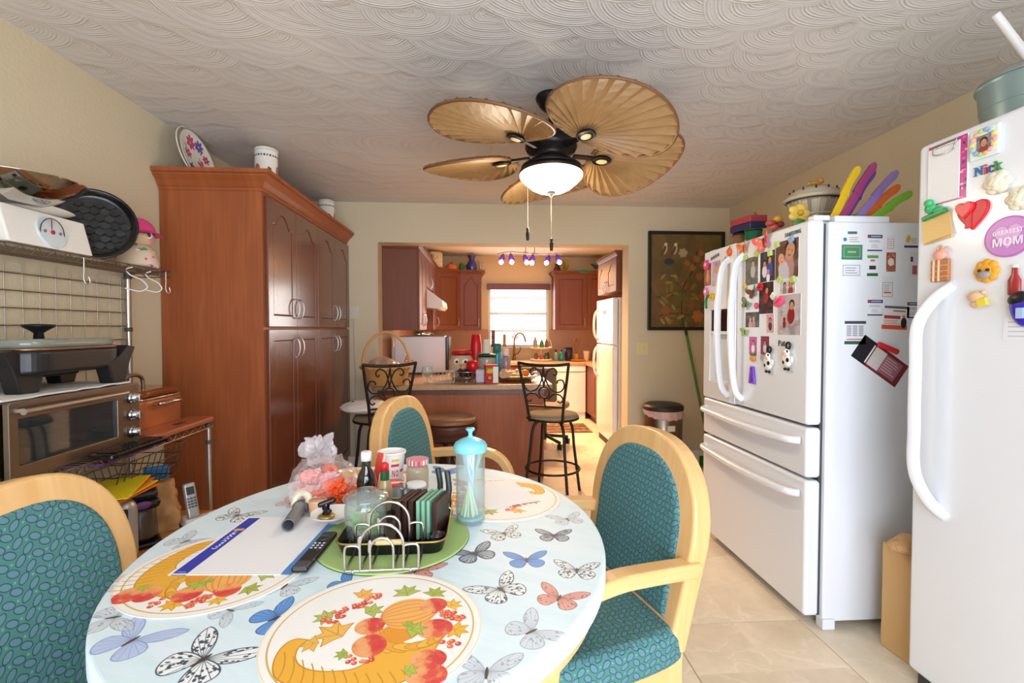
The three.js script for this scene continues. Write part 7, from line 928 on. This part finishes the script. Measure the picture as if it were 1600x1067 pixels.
// freezer door
{
  const X = 1.5346, on = (n, l, cat, y, z) => thing(n, l, cat, [X, y, z], -PI / 2);
  const cb = on('clipboard', 'pink patterned clipboard with blank paper on the freezer door', 'clipboard', 1.795, -1.507);
  part(cb, 'board', cardGeo(0.132, 0.2, cell(110, 166, (c, w, h) => { c.fillStyle = '#c23a86'; c.fillRect(0, 0, w, h); for (let i = 0; i < 90; i++) { c.fillStyle = ['#2a1a34', '#f06ab0', '#e9b8d8', '#43306a'][i % 4]; c.fillRect(rnd() * w, rnd() * h, rr(3, 12), rr(2, 7)); } }), 0.004), mPrint); part(cb, 'paper', T(bx(0.108, 0.185, 0.003, 0), [-0.01, -0.004, 0.006]), M(0xecebea, 0.7)); part(cb, 'clip', mg([T(bx(0.085, 0.012, 0.008, 0.003), [-0.004, 0.09, 0.009]), tube([[-0.04, 0.088, 0.013], [-0.038, 0.066, 0.014], [0.03, 0.066, 0.014], [0.034, 0.088, 0.013]], 0.0022, 24)]), mChrome);
  const pf = on('photo_frame_magnet', 'pastel square photo frame magnet on the freezer door', 'magnet', 1.843, -1.385); part(pf, 'frame', mg([bx(0.088, 0.09, 0.012, 0.005)]), M(0xdff0e6, 0.4), [0, 0, 0.006]); for (let i = 0; i < 14; i++) { const a = i / 14 * 2 * PI; part(pf, 'bead', sph(0.009, [1, 0.8, 0.5], [Math.cos(a) * 0.034, Math.sin(a) * 0.036 + 0.002, 0.013], 10, 8), M([0xf0a8b0, 0xf0d070, 0x9ad0d8, 0xb0a0d8, 0xa8d880, 0xf0b080][i % 6], 0.4)); } part(pf, 'picture', cardGeo(0.044, 0.05, photo(48, 54, '#8a7a80', [[0.5, 0.45, 0.25, sk, hr, '#8a3a34']])), mPrint, [0.002, -0.002, 0.0125]);
  const nk = on('name_magnet', 'multicoloured wooden letters spelling a name on the freezer door', 'magnet', 1.764, -1.38); [['N', 0x2a6aa8, -0.027], ['i', 0xc8342c, -0.006], ['c', 0x2f4a8a, 0.009], ['k', 0x3a8a3e, 0.029]].forEach(([ch, col, x]) => part(nk, 'letter', txt(ch, 0.027, fSerif, 0.004), M(col, 0.4), [x, ch === 'c' ? -0.004 : 0, 0]));
  for (const [y, z, l] of [[1.712, -1.348, 'cream rose magnet below the coloured name on the freezer'], [1.65, -1.285, 'cream rose magnet above the lilac oval sign']]) { const r = on('rose_magnet', l, 'magnet', y, z); for (let k = 0; k < 3; k++) for (let i = 0; i < 6 - k; i++) { const a = i / (6 - k) * 6.28 + k; part(r, 'petal', sph(0.019 - k * 0.004, [1, 0.8, 0.45], [Math.cos(a) * (0.023 - k * 0.0085), Math.sin(a) * (0.021 - k * 0.008), 0.006 + k * 0.006], 12, 8), M(0xece6cc, 0.5)); } }
  const heart = s => { const h = new THREE.Shape(); h.moveTo(0, -s); h.bezierCurveTo(-s * 0.5, -s * 0.55, -s, -0.1 * s, -s, s * 0.35); h.bezierCurveTo(-s, s * 0.95, -0.15 * s, s * 0.95, 0, s * 0.45); h.bezierCurveTo(0.15 * s, s * 0.95, s, s * 0.95, s, s * 0.35); h.bezierCurveTo(s, -0.1 * s, s * 0.5, -s * 0.55, 0, -s); return h; };
  const ht = on('heart_magnet', 'red heart magnet with a smaller heart on it on the freezer', 'magnet', 1.636, -1.419); part(ht, 'heart', ext(heart(0.045), 0.006, 0.003), M(0xcc1f2c, 0.4)); part(ht, 'small_heart', ext(heart(0.024), 0.008, 0.003), M(0xd8303a, 0.35), [-0.018, 0.018, 0.008]); part(ht, 'fold', T(bx(0.02, 0.05, 0.005, 0.002), [-0.008, -0.018, 0.01]), M(0xc41c28, 0.4));
  const gc = on('note_clip', 'green frog clip magnet holding tan notes on the freezer', 'magnet', 1.64, -1.538); part(gc, 'notes', mg([T(bx(0.1, 0.085, 0.004, 0.001), [0, -0.025, 0.004], [0, 0, 0.12]), T(bx(0.095, 0.08, 0.002, 0), [0.004, -0.022, 0.008], [-0.12, 0.1, 0.2])]), M(0xe2bd7a, 0.7)); part(gc, 'jaw', T(bx(0.085, 0.016, 0.016, 0.005), [-0.004, 0.022, 0.01], [0, 0, 0.18]), M(0x2a8a4a, 0.35)); part(gc, 'frog', mg([sph(0.02, [1, 0.9, 0.6], [-0.016, 0.046, 0.012]), sph(0.014, null, [-0.02, 0.064, 0.014]), sph(0.016, [1.4, 0.6, 0.6], [0.012, 0.036, 0.012])]), M(0x3fae6a, 0.35));
  const mo = on('oval_sign', 'lilac oval award sign with pale lettering on the freezer door', 'magnet', 1.547, -1.315); part(mo, 'plaque', ext(oval(0.066, 0.058), 0.004, 0.0015, 40), M(0xc07ac4, 0.35)); part(mo, 'rim', T(tor(1, 0.03, null, null, 8, 60), [0, 0, 0.004], null, [0.064, 0.056, 0.06]), M(0x9a2f78, 0.35)); part(mo, 'heart_print', ext(heart(0.036), 0.0008, 0), M(0xd9a8d8, 0.4), [0, 0.002, 0.0062]); part(mo, 'lettering', txt('GREATEST', 0.0125), M(0xefe2ee, 0.5), [0, 0.014, 0.0072], [0, 0, 0.02]); part(mo, 'lettering', txt('MOM', 0.024), M(0xefe2ee, 0.5), [0, -0.014, 0.0072]);
  const ch = on('chocolate_magnet', 'brown chocolate bar magnet with a shell figure on top', 'magnet', 1.494, -1.519); part(ch, 'bar', bx(0.062, 0.072, 0.012, 0.003), M(0xb4723e, 0.4), [0, -0.022, 0.006]); for (let i = 0; i < 3; i++) part(ch, 'ridge', T(bx(0.058, 0.004, 0.003, 0.001), [0, -0.042 + i * 0.018, 0.0125]), M(0xd89a68, 0.4)); for (const x of [-0.018, 0.0]) part(ch, 'stripe', T(bx(0.006, 0.07, 0.002, 0), [x, -0.022, 0.0135]), M(0xf0d2b4, 0.4)); part(ch, 'figure', mg([sph(0.022, [1, 0.8, 0.6], [0, 0.03, 0.01]), sph(0.012, [1.2, 0.8, 0.6], [0.012, 0.044, 0.01])]), M(0xe8a28c, 0.4)); part(ch, 'curl', tor(0.009, 0.004, [0.004, 0.05, 0.012]), M(0xc9b090, 0.5));
  const ya = on('animal_magnet', 'round orange furry animal face magnet on the freezer', 'magnet', 1.454, -1.373); part(ya, 'mane', mg([0, 1, 2, 3, 4, 5, 6, 7].map(i => sph(0.015, [1, 1, 0.5], [Math.cos(i * 0.785) * 0.023, Math.sin(i * 0.785) * 0.022, 0.004], 12, 8)).concat([sph(0.026, [1, 1, 0.4], [0, 0, 0.004])])), M(0xeba42e, 0.6)); part(ya, 'muzzle', sph(0.016, [1.2, 0.8, 0.6], [0, -0.012, 0.014]), M(0x9a948c, 0.5)); for (const s of [-1, 1]) part(ya, 'eye', sph(0.005, null, [s * 0.012, 0.002, 0.015], 8, 6), mDark);
  const ha = on('mouse_magnet', 'small tan animal magnet holding a yellow cheese piece', 'magnet', 1.37, -1.396); part(ha, 'body', mg([sph(0.022, [1.1, 0.8, 0.6], [-0.006, 0.008, 0.006]), sph(0.014, [1.2, 0.8, 0.6], [-0.004, -0.016, 0.006]), sph(0.008, null, [0.018, 0.02, 0.006])]), M(0xe0b890, 0.5)); part(ha, 'cheese', T(bx(0.03, 0.024, 0.012, 0.003), [0.018, -0.01, 0.01], [0, 0, 0.2]), M(0xe8d04a, 0.4));
  const kb = on('bottle_magnet', 'small dark red bottle magnet under the lilac oval sign', 'magnet', 1.418, -1.296); part(kb, 'bottle', T(lathe([[0, 0], [0.015, 0], [0.017, 0.004], [0.017, 0.042], [0.008, 0.06], [0.007, 0.08], [0, 0.08]], 24), [0, -0.042, 0.004], null, [1, 1, 0.5]), M(0x9a2a28, 0.3)); part(kb, 'cap', cyl(0.007, 0.0075, 0.008, 14, [0, 0.04, 0.004]), M(0xd8c8b8, 0.4));
  const bl = on('shaver_magnet', 'blue and black rounded clip magnet on the freezer', 'magnet', 1.335, -1.268); part(bl, 'body', T(sph(0.045, [0.7, 1.15, 0.35]), [0, 0, 0.01], [0, 0, 0.25]), M(0x3a2ab0, 0.25)); part(bl, 'top', T(sph(0.036, [0.85, 0.6, 0.45]), [-0.006, 0.028, 0.012], [0, 0, 0.25]), mBlack); part(bl, 'label', T(bx(0.02, 0.03, 0.003, 0.001), [0.006, -0.012, 0.026]), M(0xa8c4e8, 0.4));
  const nt = on('note_card', 'faint white note card low on the freezer door', 'paper', 1.279, -1.275); part(nt, 'card', cardGeo(0.1, 0.062, cell(80, 50, (c, w, h) => { c.fillStyle = '#e9ebf0'; c.fillRect(0, 0, w, h); c.fillStyle = '#c4c8d0'; for (let i = 0; i < 4; i++) c.fillRect(10, 8 + i * 11, 56, 3); })), mPrint);
}
// on the freezer: tub
{
  const t = thing('metal_tub', 'grey-green metal tub with a lid on the upright freezer', 'tub', [1.87, 1.906, -1.53]), m = M(0x8fa6a6, 0.35, 0.5); part(t, 'tub', lathe([[0, 0], [0.125, 0], [0.128, 0.006], [0.15, 0.2], [0.156, 0.204], [0.156, 0.212], [0, 0.212]], 44), m); part(t, 'band', tor(0.141, 0.003, [0, 0.13, 0], [PI / 2, 0, 0]), m); part(t, 'lid', lathe([[0.152, 0.212], [0.15, 0.222], [0.12, 0.245], [0.05, 0.262], [0, 0.266]], 44), M(0xb5bcbc, 0.3, 0.7)); solo('white_stick', 'white plastic stick leaning up from the metal tub lid', 'stick', rod([1.76, 2.155, -1.47], [1.645, 2.285, -1.47], 0.012, 12), M(0xd8d6d2, 0.5));
}
// on the refrigerator: jar, knives and packs
{
  const W = 1.727, t = thing('ceramic_basket_jar', 'beige ceramic basket jar with a lattice lid on the refrigerator', 'jar', [1.64, W, -2.3]), m = M(0xb3a68e, 0.6), md = M(0x8f8068, 0.7); t.scale.setScalar(1.12);
  part(t, 'body', lathe([[0, 0], [0.075, 0], [0.08, 0.02], [0.072, 0.1], [0.09, 0.14], [0.1, 0.16], [0, 0.16]], 40), m); for (let i = 0; i < 16; i++) { const a = i / 16 * 2 * PI, c = Math.cos(a), s = Math.sin(a); part(t, 'slat', tube([[c * 0.079, 0.01, s * 0.079], [c * 0.075, 0.09, s * 0.075], [c * 0.098, 0.155, s * 0.098]], 0.006, 10, false, 6), i % 2 ? m : md); }
  part(t, 'band', mg([tor(0.11, 0.009, [0, 0.168, 0], [PI / 2, 0, 0]), tor(0.078, 0.006, [0, 0.095, 0], [PI / 2, 0, 0])]), m); part(t, 'lid', lathe([[0.11, 0.17], [0.095, 0.195], [0.06, 0.216], [0, 0.224]], 40), m); for (let i = 0; i < 12; i++) { const a = i / 12 * 2 * PI; part(t, 'lid_slot', T(bx(0.006, 0.016, 0.004, 0), [Math.cos(a) * 0.092, 0.2, Math.sin(a) * 0.092], null), mDark); }
  part(t, 'finial', mg([sph(0.022, [1.6, 0.6, 1], [0, 0.236, 0]), sph(0.014, null, [0.03, 0.25, 0]), sph(0.01, null, [-0.03, 0.232, 0.01])]), M(0xb07a2c, 0.5));
  const fl = thing('ceramic_flower', 'yellow ceramic flower with green leaves beside the basket jar', 'flower ornament', [1.47, W, -2.16]); for (let i = 0; i < 5; i++) part(fl, 'petal', sph(0.028, [1, 0.7, 0.4], [Math.cos(i * 1.257) * 0.026, 0.085 + Math.sin(i * 1.257) * 0.026, 0], 14, 8), M(0xd9b84a, 0.45)); part(fl, 'centre', sph(0.013, null, [0, 0.085, 0.014]), M(0xc9932a, 0.5)); part(fl, 'leaf', sph(0.04, [0.8, 0.7, 0.3], [0, 0.035, 0.005]), M(0x5f8a52, 0.5)); part(fl, 'base', lathe([[0, 0], [0.035, 0], [0.02, 0.05], [0, 0.05]]), M(0x5a7a3a, 0.6));
  const pk = thing('red_flowers', 'small bunch of red and yellow artificial flowers by the packs', 'artificial flowers', [1.47, W, -2.36]); part(pk, 'stem', rod([0, 0, 0], [0, 0.08, 0], 0.006, 8), mGreen); for (const [x, y, c] of [[-0.02, 0.08, 0xb0443c], [0.02, 0.1, 0xd89a2c], [0.0, 0.06, 0xc05a4c], [0.03, 0.075, 0x8a2f38]]) part(pk, 'bloom', sph(0.022, [1, 0.8, 1], [x, y, 0.01], 12, 8), M(c, 0.5));
  for (const [i, c, l] of [[0, 0x2a2a4a, 'navy boxed pack under the red pack on the refrigerator'], [1, 0x9a3440, 'red boxed pack lying on the navy pack']]) solo('boxed_pack', l, 'pack', bx(0.11, 0.035, 0.16, 0.003), M(c, 0.4), [1.49, W + 0.115 + i * 0.036, -2.62], [0, 0.2, 0.1 - i * 0.04]);
  bottle('green_jar', 'dark green glass jar under the boxed packs', 'jar', [[0, 0], [0.042, 0], [0.046, 0.01], [0.046, 0.08], [0, 0.085]], M(0x145a3c, 0.1), [1.485, W, -2.56], [[0, 0.096], [0.044, 0.095], [0.047, 0.08], [0, 0.08]], M(0x123a2a, 0.3)); bottle('brown_jar', 'brown glass jar with a dark lid beside the green jar', 'jar', [[0, 0], [0.045, 0], [0.048, 0.01], [0.048, 0.08], [0, 0.085]], M(0x7a5a3c, 0.15), [1.485, W, -2.68], [[0, 0.096], [0.046, 0.095], [0.05, 0.08], [0, 0.08]], M(0x2c2420, 0.4));
  const sp = thing('wooden_spire', 'thin brown wooden spire ornament behind the packs', 'ornament', [1.6, W, -2.74]); part(sp, 'spire', cyl(0.006, 0.014, 0.2, 12, [0, 0.13, 0]), M(0x8a4a24, 0.5)); part(sp, 'base', cyl(0.03, 0.035, 0.03, 16, [0, 0.015, 0]), M(0x6a3a20, 0.5));
  const kb = thing('knife_block', 'lime green knife stand holding coloured knives on the refrigerator', 'knife block', [1.73, W, -2.1]); part(kb, 'stand', T(bx(0.13, 0.075, 0.07, 0.02, 5), [0.02, 0.038, 0]), M(0x9ab82e, 0.3, 0, { clearcoat: 0.4 })); part(kb, 'side_plate', mg([T(bx(0.01, 0.05, 0.05, 0.004), [-0.03, 0.03, 0.02], [0, 0, -0.5]), T(bx(0.01, 0.05, 0.05, 0.004), [0.07, 0.03, 0.02], [0, 0, 0.5])]), M(0x5a6a3a, 0.4));
  const kn = (x, y, a, l, c, n, z) => { const k = thing('kitchen_knife', `${n} plastic-coated kitchen knife leaning on the refrigerator top`, 'knife', [x, W + y, z]); const g = new THREE.Group(); const hs = new THREE.Shape(), q = l * 0.5; hs.moveTo(-0.014, 0); hs.lineTo(0.016, 0); hs.bezierCurveTo(0.006, q * 0.2, 0.008, q * 0.45, 0.015, q * 0.75); hs.bezierCurveTo(0.018, q * 1.02, -0.006, q * 1.08, -0.009, q * 0.85); hs.bezierCurveTo(-0.013, q * 0.5, -0.013, q * 0.25, -0.014, 0); const hole = new THREE.Path(); hole.absellipse(0.001, l * 0.42, 0.003, 0.008, 0, PI * 2); hs.holes.push(hole); part(k, 'handle', T(ext(hs, 0.01, 0.004).translate(0, l * 0.5, -0.005), null, [0, 0, a]), M(c, 0.35)); part(k, 'sheath', T(ext(poly([[-0.013, 0], [0.016, 0], [0.016, l * 0.5], [-0.012, l * 0.5]]), 0.005, 0.002).translate(0, 0, -0.0025), null, [0, 0, a]), M(c, 0.35)); };
  const cols = [[1.52, 0.012, -0.45, 0.27, 0xd9b41e, 'yellow', -2.02], [1.55, 0.012, -0.54, 0.3, 0x9a3a6c, 'magenta', -2.01], [1.58, 0.012, -0.55, 0.28, 0x5a3f92, 'dark violet', -2.04], [1.61, 0.012, -0.7, 0.29, 0x8a70ac, 'lilac', -2.0], [1.64, 0.012, -0.84, 0.25, 0xdc6a22, 'orange', -2.02], [1.675, 0.015, -0.97, 0.23, 0x7ab82e, 'lime green', -2.0]]; for (const q of cols) kn(...q);
}
// between the two appliances
{
  const t = thing('gift_bag', 'tan paper carrier bag with rope handles between refrigerator and freezer', 'bag', [1.70, 0, -1.77], 0.1);
  part(t, 'bag', (() => { const g = new THREE.BoxGeometry(0.16, 0.42, 0.12, 6, 10, 6), p = g.attributes.position; for (let i = 0; i < p.count; i++) { const k = 1 + 0.05 * (fbm(p.getX(i) * 20 + p.getZ(i) * 20 + 9, p.getY(i) * 14 + 9, 99, 3) - 0.45); p.setXYZ(i, p.getX(i) * k, p.getY(i) + 0.212, p.getZ(i) * k); } g.computeVertexNormals(); return g; })(), M(0xc9a26c, 0.7)); part(t, 'handle', tube([[-0.05, 0.4, 0.063], [-0.055, 0.5, 0.06], [-0.02, 0.56, 0.055], [0.03, 0.52, 0.06], [0.05, 0.4, 0.063]], 0.004, 30), M(0xa87c4c, 0.7)); const b = part(t, 'paper_twist', (() => { const g = new THREE.IcosahedronGeometry(0.06, 8), p = g.attributes.position; for (let i = 0; i < p.count; i++) { const k = 0.8 + 0.7 * fbm(p.getX(i) * 30 + 5, p.getZ(i) * 30 + p.getY(i) * 20 + 5, 99, 4); p.setXYZ(i, p.getX(i) * k * 1.5 - 0.02, p.getY(i) * k * 0.5, p.getZ(i) * k * 0.8); } g.computeVertexNormals(); return g; })(), M(0xb98f5e, 0.7), [-0.055, 0.455, 0.05]);
}
atlasTex.needsUpdate = true;
renderer.render(scene, camera);
